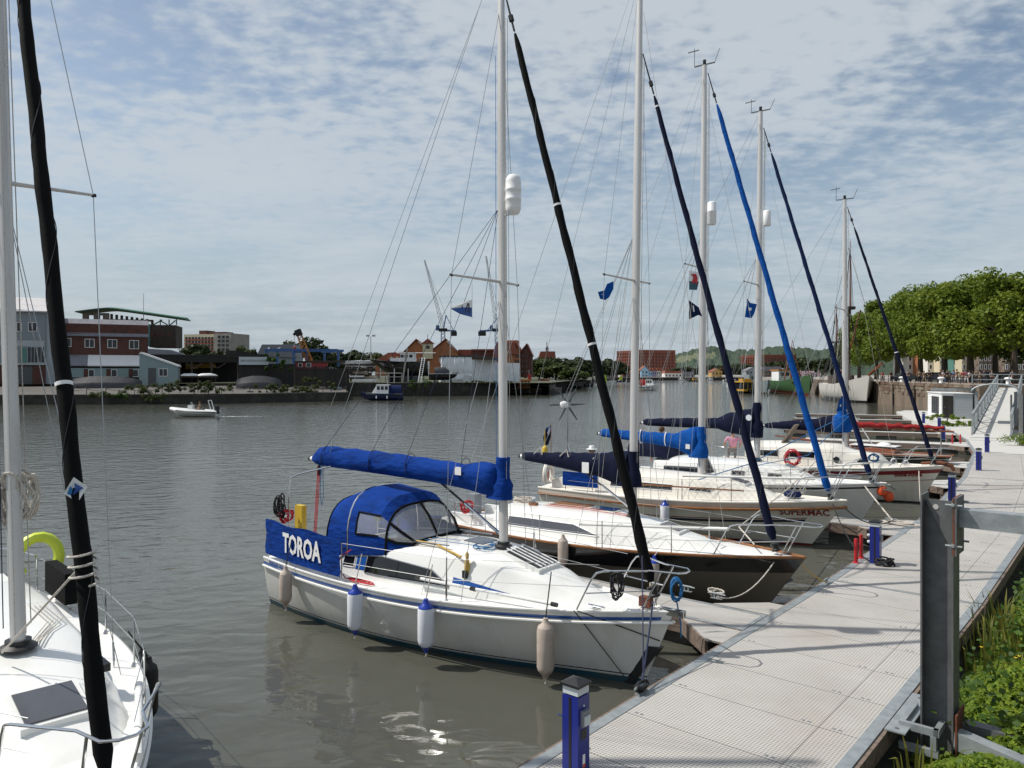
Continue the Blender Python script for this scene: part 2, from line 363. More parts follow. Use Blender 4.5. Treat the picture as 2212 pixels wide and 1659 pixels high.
# fingers: junction centre on the left edge, length, width, gusset
def finger(c,L,w,label,far=False,rot=0.):
    # local x outward (away from the walkway)
    best=min(range(len(EDGE)-1),key=lambda i:(Vector(c)-(Vector(EDGE[i])+Vector(EDGE[i+1]))/2).length)
    d,_=unit(EDGE[best],EDGE[best+1]); rz=math.atan2(d.x,-d.y)+rot      # outward = (-d.y,d.x)
    f=thing('finger_pontoon',label,'pontoon',(c[0],c[1],DZ-.01),math.atan2(d.x,-d.y)+rot,'finger pontoons between the berths')
    m='deck_far' if far else 'grating'
    n=max(2,int(L/1.6)); l=(L-.1)/n
    for k in range(n): inst('deck_panel',panel(l-.01,w-.16,m),f,(.10+k*l,-w/2+.08,0))
    mb=MB(); mb.box(.03,.10,-w/2,w/2,-.06,.006); mb.box(.1,L,-w/2,-w/2+.08,-.06,.004); mb.box(.1,L,w/2-.08,w/2,-.06,.004); mb.box(L,L+.06,-w/2,w/2,-.06,.004); mb.build('edge_rail','galv',f)
    mb=MB(); mb.box(.1,L,-w/2-.05,-w/2,-.26,-.01); mb.box(.1,L,w/2,w/2+.05,-.26,-.01); mb.box(L+.06,L+.1,-w/2-.05,w/2+.05,-.26,-.01); mb.build('side_timber','timber',f)
    for sgn in (-1,1):
        y0=sgn*w/2; y1=sgn*(w/2+.75)
        poly=[(.03,y0+sgn*.055),(.03,y1),(.30,y1),(1.05,y0+sgn*.055)]
        if sgn<0: poly=poly[::-1]
        MB().slab(poly,-.03,0).build('gusset_plate',m,f)
        MB().bar((.30,y1,-.14),(1.07,y0+sgn*.06,-.14),.05,.24).build('side_timber','timber',f)
    k=.6
    while k<L-1.2:
        MB().box(k,k+1.3,-w/2+.1,w/2-.1,-.72,-.2).build('float','float_grey',f); k+=3.0
    return f
finger((4.05,12.69),8.2,1.0,'finger pontoon beside the white yacht with the blue TOROA dodger')
finger((10.55,20.55),8.0,1.0,'finger pontoon beyond the cream yacht SUPERMAC')
finger((16.6,28.7),7.5,1.0,'short finger pontoon under the bow of Billie-Anne',True)
finger((20.7,34.8),9.0,1.1,'finger pontoon between Billie-Anne and the dark green wooden yacht',True)
finger((26.7,44.9),9.0,1.6,'wide finger pontoon just beyond the dark green wooden yacht',True)
for Z,lb in ((53.,'nearest'),(60.,'second'),(68.,'third'),(76.,'farthest')):
    i=5 if Z<60 else 6; a,b=EDGE[i],EDGE[i+1]; k=(Z-a[1])/(b[1]-a[1])
    finger((a[0]+(b[0]-a[0])*k,Z),11.,.9,f'{lb} of the four empty thin fingers left of the white hut',True)
# ---- service pedestals
def pedestal(x,y,label,rz,full=False):
    p=thing('service_pedestal',label,'pedestal',(x,y,DZ),rz,'blue service pedestals on the pontoon')
    w=.1
    MB().box(-w-.015,w+.015,-w-.015,w+.015,.0,.02).build('base_plate','galv',p)
    mb=MB(); mb.box(-w,w,-w,-w+.03,.02,.80); mb.box(-w,w,w-.03,w,.02,.80); mb.box(-w,-w+.03,-w+.03,w-.03,.02,.80); mb.box(w-.03,w,-w+.03,w-.03,.02,.80)
    mb.build('body','pedestal_blue',p)
    mb=MB(); mb.box(-w+.02,w-.02,-w+.02,w-.02,.80,.815); mb.build('collar','black_plastic',p)
    MB().box(-w+.004,w-.004,-w+.004,w-.004,.815,.90).build('light_band','light_band',p)
    a=w+.018
    MB().loft([[(-a,-a,.90),(a,-a,.90),(a,a,.90),(-a,a,.90)],[(-a,-a,.925),(a,-a,.925),(a,a,.925),(-a,a,.925)],[(-.02,-.02,.965),(.02,-.02,.965),(.02,.02,.965),(-.02,.02,.965)]]).build('cap','black_plastic',p)
    MB().box(-.016,.016,-w-.004,-w+.002,.03,.79).build('groove','black_plastic',p)
    if full:
        MB().box(-w-.004,-w+.001,-.016,.016,.03,.79).build('groove','black_plastic',p)
        s=MB().box(w,w+.04,-.055,.055,.50,.66).build('socket_box','grey_plastic',p)
        MB().box(w+.04,w+.055,-.045,.045,.515,.61).build('socket_lid','light_band',s)
        MB().box(w,w+.004,-.05,.045,.36,.46).build('notice_plate','black_plastic',p)
        MB().lathe([(.012,0),(.012,.006)],10,Matrix.Translation((w,0,.70))@Matrix.Rotation(PI/2,4,'Y')).build('button','light_band',p)
        q=MB().box(w,w+.004,-.02,.02,.07,.20).build('sticker','hi_white',p)
        MB().box(w+.001,w+.006,-.02,.02,.07,.105).build('sticker_band','orange',q)
        t=MB().tube([(-w,.02,.48),(-w-.07,.02,.48),(-w-.08,.02,.44)],.012,8).build('tap','steel',p)
        MB().bar((-w-.05,.02,.50),(-w-.11,-.03,.535),.02,.008).build('tap_handle','stripe_blue',t)
    else:
        for zz in (.46,.60): MB().lathe([(.035,0),(.035,.05),(.02,.07)],10,Matrix.Translation((-w,0,zz))@Matrix.Rotation(-PI/2,4,'Y')).build('socket','light_band',p)
        MB().box(w,w+.035,-.05,.05,.50,.62).build('socket_box','grey_plastic',p)
    return p
PED=[(.66,7.95),(7.86,16.62),(14.05,24.55),(19.85,32.7),(24.9,40.3),(27.1,48.3),(31.9,57.4),(34.1,63.7)]
PL=['tall blue service pedestal in the foreground with a grey socket box','blue service pedestal beside the two red posts','blue service pedestal partly behind the top of the steel pile',
 'blue service pedestal next to the finger pontoon by Billie-Anne','blue service pedestal just before the gangway foot','blue service pedestal behind the red furled sail, nearest the platform','blue service pedestal in front of the white hut door','blue service pedestal farthest away, left of the white hut']
for i,(a,l) in enumerate(zip(PED,PL)): pedestal(a[0],a[1],l,R(-38) if i else R(-41),i==0)
# red posts
def red_post(x,y,label):
    p=thing('red_post',label,'post',(x,y,DZ),0,'red posts on the pontoon edge')
    MB().lathe([(.075,0),(.075,.015),(.045,.03)],12).build('base_flange','red_paint',p,smooth=True)
    MB().lathe([(.04,.03),(.04,.50),(.034,.525),(.01,.535)],12).build('shaft','red_paint',p,smooth=True)
a=G(1849,1216,DZ); red_post(a.x,a.y,'left one of two short red posts by the blue pedestal')
a=G(1860,1206,DZ); red_post(a.x,a.y,'right one of two short red posts by the blue pedestal')
for u,v,l in ((2012,945,'left one of the far pair of red posts by the gangway'),(2043,945,'right one of the far pair of red posts by the gangway')):
    a=G(3500/1.8445+(815 if u==2012 else 903)*.3616/1.8445,(1400+1012*.3616)/1.8445,DZ); red_post(a.x,a.y,l)
# cleats
def cleat(x,y,rz,label,z=DZ):
    c=thing('mooring_cleat',label,'cleat',(x,y,z),rz,'galvanised mooring cleats')
    mb=MB(); mb.box(-.11,.11,-.035,.035,.008,.02); mb.box(-.05,-.025,-.014,.014,.02,.085); mb.box(.025,.05,-.014,.014,.02,.085); mb.build('foot','galv',c)
    MB().tube([(-.17,0,.092),(-.08,0,.10),(.08,0,.10),(.17,0,.092)],[.012,.02,.02,.012],8).build('horns','galv',c,smooth=True)
    return c
PD=math.atan2(10.2,8.65)
cl1=G(1378,1499,DZ); cleat(cl1.x+.05,cl1.y+.03,PD,'cleat wrapped with black rope at the bow of TOROA')
cl2=G(1715,1296,DZ); 
for u,v,l in ((1548,1294,'cleat with tan rope on the finger beside TOROA'),(1785,1262,'cleat with yellow rope on the walkway edge'),(1925,1128,'cleat with cream rope on the finger by SUPERMAC'),(1483,1278,'cleat with blue rope on the finger gusset by TOROA')):
    a=G(u,v,DZ-.01); cleat(a.x,a.y,PD if '1262' in str(v) else PD+PI/2,l,a.z)
# ---- steel mooring pile with braces
t=Vector((.762,-.648,0)); PZ=8.95; PXY=(4.98,PZ)
pr=math.atan2(t.y,t.x)
pile=thing('steel_pile','grey galvanised steel H pile standing beside the pontoon with braces','pile',(PXY[0],PXY[1],-.4),pr)
mb=MB(); mb.box(-.17,-.15,-.17,.17,0,3.60); mb.build('flange','galv_dark',pile)
MB().box(.15,.17,-.17,.17,0,3.56).build('flange','galv_dark',pile)
MB().box(-.15,.15,-.012,.012,0,3.52).build('web','galv_dark',pile)
MB().prism([(-.146,3.54),(.146,3.54),(.146,2.95)],-.06,-.04).build('stiffener','galv_dark',pile)
MB().box(.175,.195,-.24,.18,2.95,3.60).build('end_plate','rust',pile)
MB().box(.197,.215,-.24,.18,2.95,3.60).build('end_plate','galv_dark',pile)
for zz in (3.06,3.52):
    for yy in (-.225,.16): 
        b=MB().cyl((.10,yy,zz),(.27,yy,zz),.013,n=8).build('bolt','galv',pile); MB().lathe([(.028,0),(.028,.03)],6,Matrix.Translation((.165,yy,zz))@Matrix.Rotation(PI/2,4,'Y')).build('nut','galv',b)
MB().cyl((-.03,-.066,3.46),(-.03,-.058,3.46),.03,n=16).build('lifting_hole','deck_far',pile)
MB().box(.216,4.2,-.10,.10,3.26,3.46).build('brace','galv',pile)
MB().box(.215,4.0,.06,.22,.78,.98).build('brace','galv_dark',pile)
MB().bar((.2,-.12,.86),(3.2,-.9,.62),.16,.2).build('brace','galv',pile)
MB().box(.195,.215,-.22,.2,.3,1.15).build('end_plate','rust',pile)
b=MB(); b.box(-.36,.05,-.34,-.28,.90,.98); b.box(.0,.06,-.34,.0,.90,.98); b.box(-.36,-.30,-.28,.34,.90,.98); b.box(-.36,.05,-.34,-.28,.66,.74); b.box(-.03,.03,-.345,-.275,.74,.90); b.build('guide_bracket','galv',pile)
gm=MB().box(-.02,.02,-.02,.02,-.005,.0).mesh('bolt_hole','galv_dark')
pl=MB().box(-.46,-.24,-.55,.75,.915,.93).build('guide_plate','galv',pile)
for k in range(7): MB().cyl((-.35,-.45+k*.18,.930),(-.35,-.45+k*.18,.934),.025,n=10).build('bolt_hole','galv_dark',pl)
# ================================================================ YACHT LIBRARY
def sag(p0,p1,d,n=10):
    p0=Vector(p0);p1=Vector(p1)
    return [p0.lerp(p1,k/n)-Vector((0,0,d*4*(k/n)*(1-k/n))) for k in range(n+1)]
def coil(c,r,n=5,ax=(1,0,0),ay=(0,0,1),seed=1,squash=.6,dz=.012,m=22):
    rd=random.Random(seed); c=Vector(c); ax=Vector(ax); ay=Vector(ay); az=ax.cross(ay); pts=[]
    for k in range(n*m):
        t=2*PI*k/m; q=r*(1+.18*math.sin(k*.37+seed)+.1*rd.uniform(-1,1))
        pts.append(c+ax*(q*math.cos(t))+ay*(q*squash*math.sin(t))+az*(dz*math.sin(k*.21+seed*2)*3+rd.uniform(-1,1)*dz*.5))
    return pts
class Boat:
    def __init__(s,name,label,bow,a,L,B,fb,tw=.72,rake=.6,tr=.15,cat='sailboat',heel=0.):
        s.L=L;s.B=B;s.fb=fb;s.tw=tw;s.rake=rake;s.tr=tr;s.dn=.35
        d=Vector((math.cos(a),math.sin(a),0)); o=Vector((bow[0],bow[1],0))-d*L
        s.o=thing(name,label,cat,o,a); s.o.rotation_euler=(heel,0,a)
        s.M=Matrix.Translation(o)@Matrix.Rotation(a,4,'Z')@Matrix.Rotation(heel,4,'X')
    def b(s,t):
        tm=.40
        if t<tm: f=1-(1-s.tw)*((tm-t)/tm)**2
        else: f=1-((t-tm)/(1-tm))**2.15
        return max(.012,s.B/2*f)
    def sh(s,t):
        f0,fm,f1=s.fb
        return fm+(f1-fm)*max(0,(t-.3)/.7)**1.8+(f0-fm)*max(0,(.3-t)/.3)**2
    def pt(s,t,q,side=1,off=0.):
        e=.20+.55*t**3
        z=-s.dn+q*(s.sh(t)+s.dn); w=s.b(t)*max(0.,q)**e
        x0=s.tr*(1-q); x1=s.L-s.rake*(1-q)**1.0
        return Vector((x0+t*(x1-x0),side*(w+off),z))
    def tx(s,x): return min(1,max(0,x/s.L))
    def bx(s,x): return s.b(s.tx(x))
    def sx(s,x): return s.sh(s.tx(x))
    def proj(s,p):
        w=s.M@Vector(p); return U0+F*w.x/w.y, V0-F*(w.z-H)/w.y
    def find(s,u,yf,z,lo=0.,hi=None):
        hi=hi or s.L
        for _ in range(40):
            m=(lo+hi)/2
            if s.proj((m,yf(m),z))[0]<u: lo=m
            else: hi=m
        return (lo+hi)/2
    def add(s,mb,name,m,parent=None,smooth=True,ang=40,**k): return mb.build(name,m,parent or s.o,smooth,ang,**k)
    def hull(s,m,below='algae',nt=28,nq=10):
        mb=MB(); qs=[(.0),.12,.25,.38,.5,.62,.74,.84,.93,1.]
        rings=[]
        for i in range(nt+1):
            t=i/nt; t=1-(1-t)**1.25
            rings.append([s.pt(t,q,1) for q in reversed(qs)]+[s.pt(t,q,-1) for q in qs])
        mb.loft(rings,closed=False)
        n=2*len(qs); mb.f.append(tuple(range(n-1,-1,-1))) if 0 else mb.f.append(tuple(range(n)))
        return s.add(mb,'hull',m,ang=60)
    def strip(s,name,m,f0,f1,t0=0.,t1=1.,off=.006,sides=(1,-1),nt=40,k=2,parent=None):
        # f0,f1: functions t->z of lower/upper edge
        mb=MB()
        for sd in sides:
            rows=[]
            for i in range(nt+1):
                t=t0+(t1-t0)*i/nt; hh=s.sh(t)+s.dn; row=[]
                for j in range(k+1):
                    z=f0(t)+(f1(t)-f0(t))*j/k; row.append(s.pt(t,(z+s.dn)/hh,sd,off))
                rows.append(row)
            mb.loft(rows if sd<0 else [r[::-1] for r in rows],closed=False)
        return s.add(mb,name,m,parent,ang=60)
    def band(s,name,m,d0,d1,**k): return s.strip(name,m,lambda t:s.sh(t)-d0,lambda t:s.sh(t)-d1,**k)
    def wband(s,name,m,z0,z1,**k): return s.strip(name,m,lambda t:z0,lambda t:z1,**k)
    def rail(s,name,m,r,dz=0.,off=0.,t0=0.,t1=1.,nt=36,flat=1.):
        mb=MB()
        for sd in (1,-1):
            mb.tube([s.pt(t0+(t1-t0)*i/nt,1.,sd,off)+Vector((0,0,dz)) for i in range(nt+1)],r,6)
        return s.add(mb,name,m)
    def deck(s,m,nt=26,t0=0.):
        mb=MB(); rows=[]
        for i in range(nt+1):
            t=t0+(1-t0)*i/nt; b=s.b(t); z=s.sh(t); x=s.pt(t,1).x
            rows.append([Vector((x,b*k/3,z+.05*(1-(k/3)**2)*min(1,b*2)-.004)) for k in range(-3,4)])
        mb.loft(rows,closed=False); return s.add(mb,'deck',m,ang=60)
    def cabin(s,m,st,name='coachroof',n=8):
        # st: (x, half width base, half width top, height)
        s.st=st; mb=MB(); rings=[]; xs=[]
        for i in range(len(st)-1):
            for k in range(4): xs.append(st[i][0]+(st[i+1][0]-st[i][0])*k/4)
        xs.append(st[-1][0])
        for x in xs:
            hb,ht,h=s.cab(x); z0=s.sx(x)-.02
            half=[(hb,0),(hb*.66+ht*.34,h*.35),(ht,h*.80),(ht*.965,h*.89),(ht*.88,h*.95),(ht*.6,h*1.01),(ht*.3,h*1.035)]
            rings.append([Vector((x,y,z0+z)) for y,z in half]+[Vector((x,0,z0+h*1.045))]+[Vector((x,-y,z0+z)) for y,z in half[::-1]])
        mb.loft(rings,closed=False); n=len(rings[0])
        mb.f.append(tuple(range(n))); mb.f.append(tuple(len(mb.v)-n+k for k in range(n-1,-1,-1)))
        return s.add(mb,name,m,ang=50)
    def cab(s,x):
        st=s.st
        if x<=st[0][0]: return st[0][1:]
        for a,b in zip(st,st[1:]):
            if x<=b[0]:
                k=(x-a[0])/(b[0]-a[0]); k=k*k*(3-2*k)*.5+k*.5
                return tuple(a[i]+(b[i]-a[i])*k for i in (1,2,3))
        return st[-1][1:]
    def ctop(s,x,y=0.):
        hb,ht,h=s.cab(x); f=1-min(1,abs(y)/max(.01,ht))**3*.06
        return s.sx(x)-.02+h*1.045*f
    def side(s,x,f,sd,off=0.):   # point on cabin side: f 0..1 of the side height
        hb,ht,h=s.cab(x); z0=s.sx(x)-.02
        if f<.4375: k=f/.4375; y=hb+(hb*.66+ht*.34-hb)*k; z=h*.35*k
        else: k=(f-.4375)/.5625; y0=hb*.66+ht*.34; y=y0+(ht-y0)*k; z=h*(.35+.45*k)
        return Vector((x,sd*(y+off),z0+z))
    def window(s,name,m,poly,sides=(1,-1),off=.008,parent=None,frame=None):
        # poly: list of (x,f_low,f_high) along x
        obs=[]
        for sd in sides:
            mb=MB(); rows=[]
            P_=[]
            for (xa,l0,h0),(xb,l1,h1) in zip(poly,poly[1:]):
                for k in range(5): P_.append((xa+(xb-xa)*k/5,l0+(l1-l0)*k/5,h0+(h1-h0)*k/5))
            P_.append(poly[-1])
            for x,l,h in P_: rows.append([s.side(x,l+(h-l)*j/3,sd,off) for j in range(4)])
            mb.loft(rows if sd<0 else [r[::-1] for r in rows],closed=False)
            o=s.add(mb,name,m,parent); obs.append(o)
            if frame:
                loop=[s.side(x,l,sd,off) for x,l,h in P_]+[s.side(x,h,sd,off) for x,l,h in reversed(P_)]
                s.add(MB().tube(loop,.012,5,closed=True),'window_frame',frame,o)
        return obs
    def mast(s,x,z0,ztop,r=.07,rake=.0,lean=.0,m='mast_alu',base=True):
        s.xm=x; s.mz0=z0; s.mz1=ztop; s.mr=r; s.rk=rake; s.ln=lean
        mb=MB(); rings=[]
        for k in range(9):
            z=z0+(ztop-z0)*k/8; c=s.mp(z); f=1 if k<6 else 1-.10*(k-5)
            rings.append([c+Vector((r*1.25*f*math.cos(a),r*.85*f*math.sin(a),0)) for a in [2*PI*j/14 for j in range(14)]])
        mb.loft(rings); o=s.add(mb,'mast',m,ang=50)
        if base:
            s.add(MB().lathe([(r*2.2,0),(r*2.2,.02),(r*1.5,.05),(r*1.5,.09)],12,Matrix.Translation((x,0,z0-.02))),'mast_step','black_plastic',o)
        return o
    def mp(s,z):
        k=(z-s.mz0)/(s.mz1-s.mz0); return Vector((s.xm-s.rk*k,s.ln*k,z))
    def jib(s,x,z,zh,m,r=.085,r2=.045,band=None,drop=1.2,twist=7):
        tk=Vector((x,0,z)); hd=s.mp(zh)+Vector((s.mr*1.3,0,0)); Lj=(hd-tk).length; d=(hd-tk)/Lj
        s.add(MB().cyl(tk-d*.35,hd,.008,n=6),'forestay','wire')
        n=70; z1=Lj-drop; pts=[tk+d*(z1*k/n) for k in range(n+1)]
        rad=[(r*(1-k/n)+r2*(k/n))*(1+.035*math.sin(k*1.7)+.025*math.sin(k*.63)) for k in range(n+1)]
        rad[0]*=.55; rad[-1]*=.4; rad[-2]*=.8
        o=s.add(MB().tube(pts,rad,12,twist=lambda a,f:1+.07*math.sin(a-f*twist*2*PI)+.04*math.sin(2*a+f*twist*4*PI)),'furled_jib',m,ang=70)
        s.add(MB().lathe([(.03,0),(.085,.0),(.085,.03),(.06,.05),(.06,.10),(.085,.12),(.085,.15),(.03,.15)],14,Matrix.Translation(tk-d*.22)@d.to_track_quat('Z','Y').to_matrix().to_4x4()),'furling_drum','black_plastic')
        s.add(MB().tube([tk+d*(z1+.05),tk+d*(z1+.22),tk+d*(z1+.24),tk+d*(z1+.34),tk+d*(z1+.36),hd],[.018,.018,.045,.045,.018,.014],8),'halyard_swivel','black_plastic')
        if band:
            for f in band: 
                i=int(f*n); s.add(MB().tube([pts[i],pts[i]+d*.035],rad[i]*1.12,12),'white_band','hi_white',o)
        e1=d.orthogonal().normalized(); e2=d.cross(e1); hl=[]
        for k in range(0,n*3):
            i=k/3; j=min(n,int(i)); a=i*.62; hl.append(tk+d*(z1*i/n)+(e1*math.cos(a)+e2*math.sin(a))*(rad[j]*1.04+.001))
        s.add(MB().tube(hl[6:-6],.0045,4),'sail_edge','canvas_edge' if 'black' in m or 'navy' in m else m,o)
        s.tk=tk; s.jd=d; return o
    def rig(s,zs,tip=.85,sweep=.25,zcap=None,zlow=None,back=True,split=False,chain=None,lower=True):
        zcap=zcap or s.mz1-.1; zl=zlow or zs-.1; c=chain or s.bx(s.xm)-.06
        for sd in (1,-1):
            tipp=s.mp(zs)+Vector((-sweep,sd*tip,.06)); root=s.mp(zs)
            o=s.add(MB().tube([root,tipp],[.028,.018],8),'spreader','mast_alu')
            s.add(MB().cyl(tipp-Vector((0,sd*.02,.01)),tipp+Vector((0,sd*.03,0)),.022,n=8),'spreader_tip','black_plastic',o)
            ch=Vector((s.xm-sweep*.9,sd*c,s.sx(s.xm)))
            s.add(MB().tube([s.mp(zcap),tipp,ch],.0055,5),'shroud','wire')
            s.add(MB().cyl(ch,ch+(tipp-ch).normalized()*.30,.012,n=6),'turnbuckle','steel')
            if lower:
                for dx in (-.55,.30): s.add(MB().cyl(s.mp(zl),(s.xm-sweep*.9+dx,sd*(c-.02),s.sx(s.xm+dx)),.005,n=5),'lower_shroud','wire')
        if back:
            if split:
                yk=Vector((.35,0,s.sx(0)+2.6)); s.add(MB().cyl(s.mp(s.mz1),yk,.0055,n=5),'backstay','wire')
                for sd in (1,-1): s.add(MB().cyl(yk,(.12,sd*s.bx(0)*.85,s.sx(0)),.0055,n=5),'backstay_leg','wire')
            else: s.add(MB().cyl(s.mp(s.mz1),(.06,-s.bx(0)*.25,s.sx(0)),.0055,n=5),'backstay','wire')
    def halyards(s,zs,n=2,m='rope_white'):
        for k in range(n):
            s.add(MB().cyl(s.mp(zs)+Vector((s.mr*1.6,(k-.5)*.06,0)),s.mp(s.mz0+.15)+Vector((s.mr*1.5,(k-.5)*.1,0)),.005,n=5),'halyard',m)
    def boom(s,z,Lb,m,dy=0.,z2=None,prof=None,collar=(.45,.75),seed=0,w=.12,colx=0.,bm='spar_white'):
        # sail cover lofted along the boom; prof: (f, top, bottom, halfwidth)
        z2=z if z2 is None else z2; A=s.mp(z)-Vector((s.mr*1.4,0,0)); Bp=Vector((A.x-Lb,dy,z2)); s.bA=A; s.bB=Bp
        D=(Bp-A).normalized()
        o=s.add(MB().tube([A,Bp],[.055,.05],10),'boom',bm)
        s.add(MB().tube([Bp,Bp+D*.05],[.06,.045],10),'boom_end','black_plastic',o)
        prof=prof or [(0,.42,.12,w*1.15),(.06,.40,.16,w*1.2),(.2,.26,.10,w*1.05),(.45,.24,.08,w),(.75,.22,.07,w*.9),(.95,.2,.06,w*.8),(.985,.1,.04,w*.5)]
        rd=random.Random(seed); rings=[]; nn=26
        for i in range(nn+1):
            f=i/nn*.985
            for a,b in zip(prof,prof[1:]):
                if f<=b[0]+1e-6:
                    k=(f-a[0])/(b[0]-a[0]); tp,bt,hw=[a[j]+(b[j]-a[j])*k for j in (1,2,3)]; break
            c=A.lerp(Bp,f); tp*=1+.05*math.sin(i*1.9+seed); hw*=1+.12*math.sin(i*2.3+seed*2)
            ring=[]
            for j in range(16):
                a=2*PI*j/16; y=math.sin(a)*hw; cz=math.cos(a); zz=(tp if cz>0 else bt)*cz
                y*=(1-.35*max(0,cz)**2)*(1+.07*math.sin(i*1.3+j*2.1+seed)); ring.append(c+Vector((0,y,zz)))
            rings.append(ring)
        o=s.add(MB().loft(rings),'sail_cover',m,ang=80)
        # collar round the mast
        c0,c1=collar
        rings=[]
        for k in range(7):
            f=k/6; zz=z-c0+(c0+c1)*f; cc=s.mp(zz); rr=s.mr*(2.1 if f<.5 else 1.45)*(1+.08*math.sin(k*2+seed)); bk=.20*(1-f)**1.2*(1+.15*math.sin(k*3))
            rings.append([cc+Vector((rr*1.15*math.cos(a)-(bk if math.cos(a)<0 else 0)*abs(math.cos(a)),rr*math.sin(a)*1.1,0)) for a in [2*PI*j/14 for j in range(14)]])
        s.add(MB().loft(rings),'cover_collar',m,o,ang=80)
        return o
    def vang(s,z,x2,m='steel'):
        A=s.mp(s.mz0+.18)-Vector((s.mr,0,0)); k=(x2)/(s.bA-s.bB).length; B_=s.bA.lerp(s.bB,k)-Vector((0,0,.08))
        o=s.add(MB().cyl(A,A.lerp(B_,.5),.03,n=8),'boom_vang',m); s.add(MB().cyl(A.lerp(B_,.5),B_,.02,n=8),'vang_rod','black_plastic',o)
    def pulpit(s,h=.62,x0=None,fwd=.12,r=.0135,mid=True):
        L=s.L; x0=x0 or L-1.15; z=s.sh(1.)+h
        def yb(x): return s.bx(x)-.04
        pts=[Vector((x0,yb(x0),s.sx(x0))),Vector((x0+.28,yb(x0)+.01,z-.14)),Vector((x0+.36,yb(x0)+.01,z-.04)),Vector((x0+.48,yb(x0)-.01,z))]
        fr=[Vector((L-.25,.24,z+.015)),Vector((L+fwd-.08,.17,z+.02)),Vector((L+fwd,.06,z+.02))]
        half=pts+fr; loop=half+[Vector((p.x,-p.y,p.z)) for p in half[::-1]]
        o=s.add(MB().tube(loop,r,8),'pulpit','steel')
        for sd in (1,-1):
            s.add(MB().cyl((L-.42,sd*yb(L-.42)*.95,s.sx(L-.42)),(L-.10,sd*.21,z+.015),r*.95,n=8),'pulpit_leg','steel',o)
            if mid: s.add(MB().cyl((x0+.18,sd*yb(x0),s.sx(x0)+h*.5),(L-.26,sd*.2,s.sx(L)+h*.52),r*.8,n=6),'pulpit_rail','steel',o)
        s.pz=z; s.px=x0+.4; return o
    def pushpit(s,h=.62,x1=1.0,r=.0135):
        z=s.sx(0)+h; b=lambda x:s.bx(x)-.05
        loop=[Vector((x1,b(x1),s.sx(x1))),Vector((x1,b(x1),z-.05)),Vector((x1-.06,b(x1),z)),Vector((.15,b(.1),z)),Vector((.05,b(0)-.12,z))]
        loop=loop+[Vector((p.x,-p.y,p.z)) for p in loop[::-1]]
        o=s.add(MB().tube(loop,r,8),'pushpit','steel')
        for sd in (1,-1): s.add(MB().cyl((.12,sd*b(.1),s.sx(.1)),(.12,sd*b(.1),z),r,n=6),'pushpit_leg','steel',o)
        s.sz=z; s.sx1=x1; return o
    def lifelines(s,xs,h=.6,lines=(.97,.5),m='wire'):
        P0=[(x,s.bx(x)-.05,s.sx(x)) for x in xs]
        for sd in (1,-1):
            for x,y,z in P0:
                o=s.add(MB().tube([(x,sd*y,z),(x,sd*y,z+h)],[.0125,.011],7),'stanchion','steel')
                s.add(MB().lathe([(.035,0),(.03,.02),(.016,.05)],8,Matrix.Translation((x,sd*y,z))),'stanchion_base','steel',o)
            for f in lines:
                pts=[(s.sx1,sd*(s.bx(s.sx1)-.05),s.sx(s.sx1)+h*f)]+[(x,sd*y,z+h*f) for x,y,z in P0]+[(s.px-.1,sd*(s.bx(s.px)-.03),s.sx(s.px)+h*f)]
                s.add(MB().tube(pts,.0045,5),'lifeline',m)
    def hatch(s,x,y,lx,ly,h=.05,glass='hatch_glass',frame='gelcoat',parent=None,bars=0):
        def zz(xx): return (s.ctop(xx,y) if s.st[0][0]<xx<s.st[-1][0] else s.sx(xx)+.05)
        def q(xx,yy,dz): return Vector((xx,yy,zz(xx)+dz))
        x0,x1,y0,y1=x-lx/2,x+lx/2,y-ly/2,y+ly/2
        c=[(x0,y0),(x1,y0),(x1,y1),(x0,y1)]
        o=s.add(MB().loft([[q(a,b,-.06) for a,b in c],[q(a,b,h) for a,b in c]]),'hatch_frame',frame,smooth=False)
        k=.045; c2=[(x0+k,y0+k),(x1-k,y0+k),(x1-k,y1-k),(x0+k,y1-k)]
        s.add(MB().loft([[q(a,b,h-.02) for a,b in c2],[q(a,b,h+.012) for a,b in c2]]),'hatch_pane',glass,o,smooth=False)
        for i in range(bars):
            yy=y0+k+(y1-y0-2*k)*(i+.5)/bars
            s.add(MB().cyl(q(x0+.01,yy,h+.035),q(x1-.01,yy,h+.035),.011,n=6),'hatch_bar','hi_white',o)
        return o
    def text(s,txt,size,x,z,m,off=.012,side=-1,bold=.0,shear=0.,spacing=1.,slope=0.):
        t=text_mesh(txt,size,bold=bold,font_shear=shear,spacing=spacing); mb=MB()
        for (a,b,c) in t.v:
            xx=x+a*(1 if side<0 else -1); zz=z+b+slope*a; tt=s.tx(xx)
            for _ in range(3):
                q=(zz+s.dn)/(s.sh(tt)+s.dn); px=s.pt(tt,q).x; tt=min(1,tt+(xx-px)/s.L)
            mb.v.append(tuple(s.pt(tt,(zz+s.dn)/(s.sh(tt)+s.dn),side,off)))
        mb.f=t.f; return s.add(mb,'lettering',m,smooth=False)
    def world(s,p): return s.M@Vector(p)
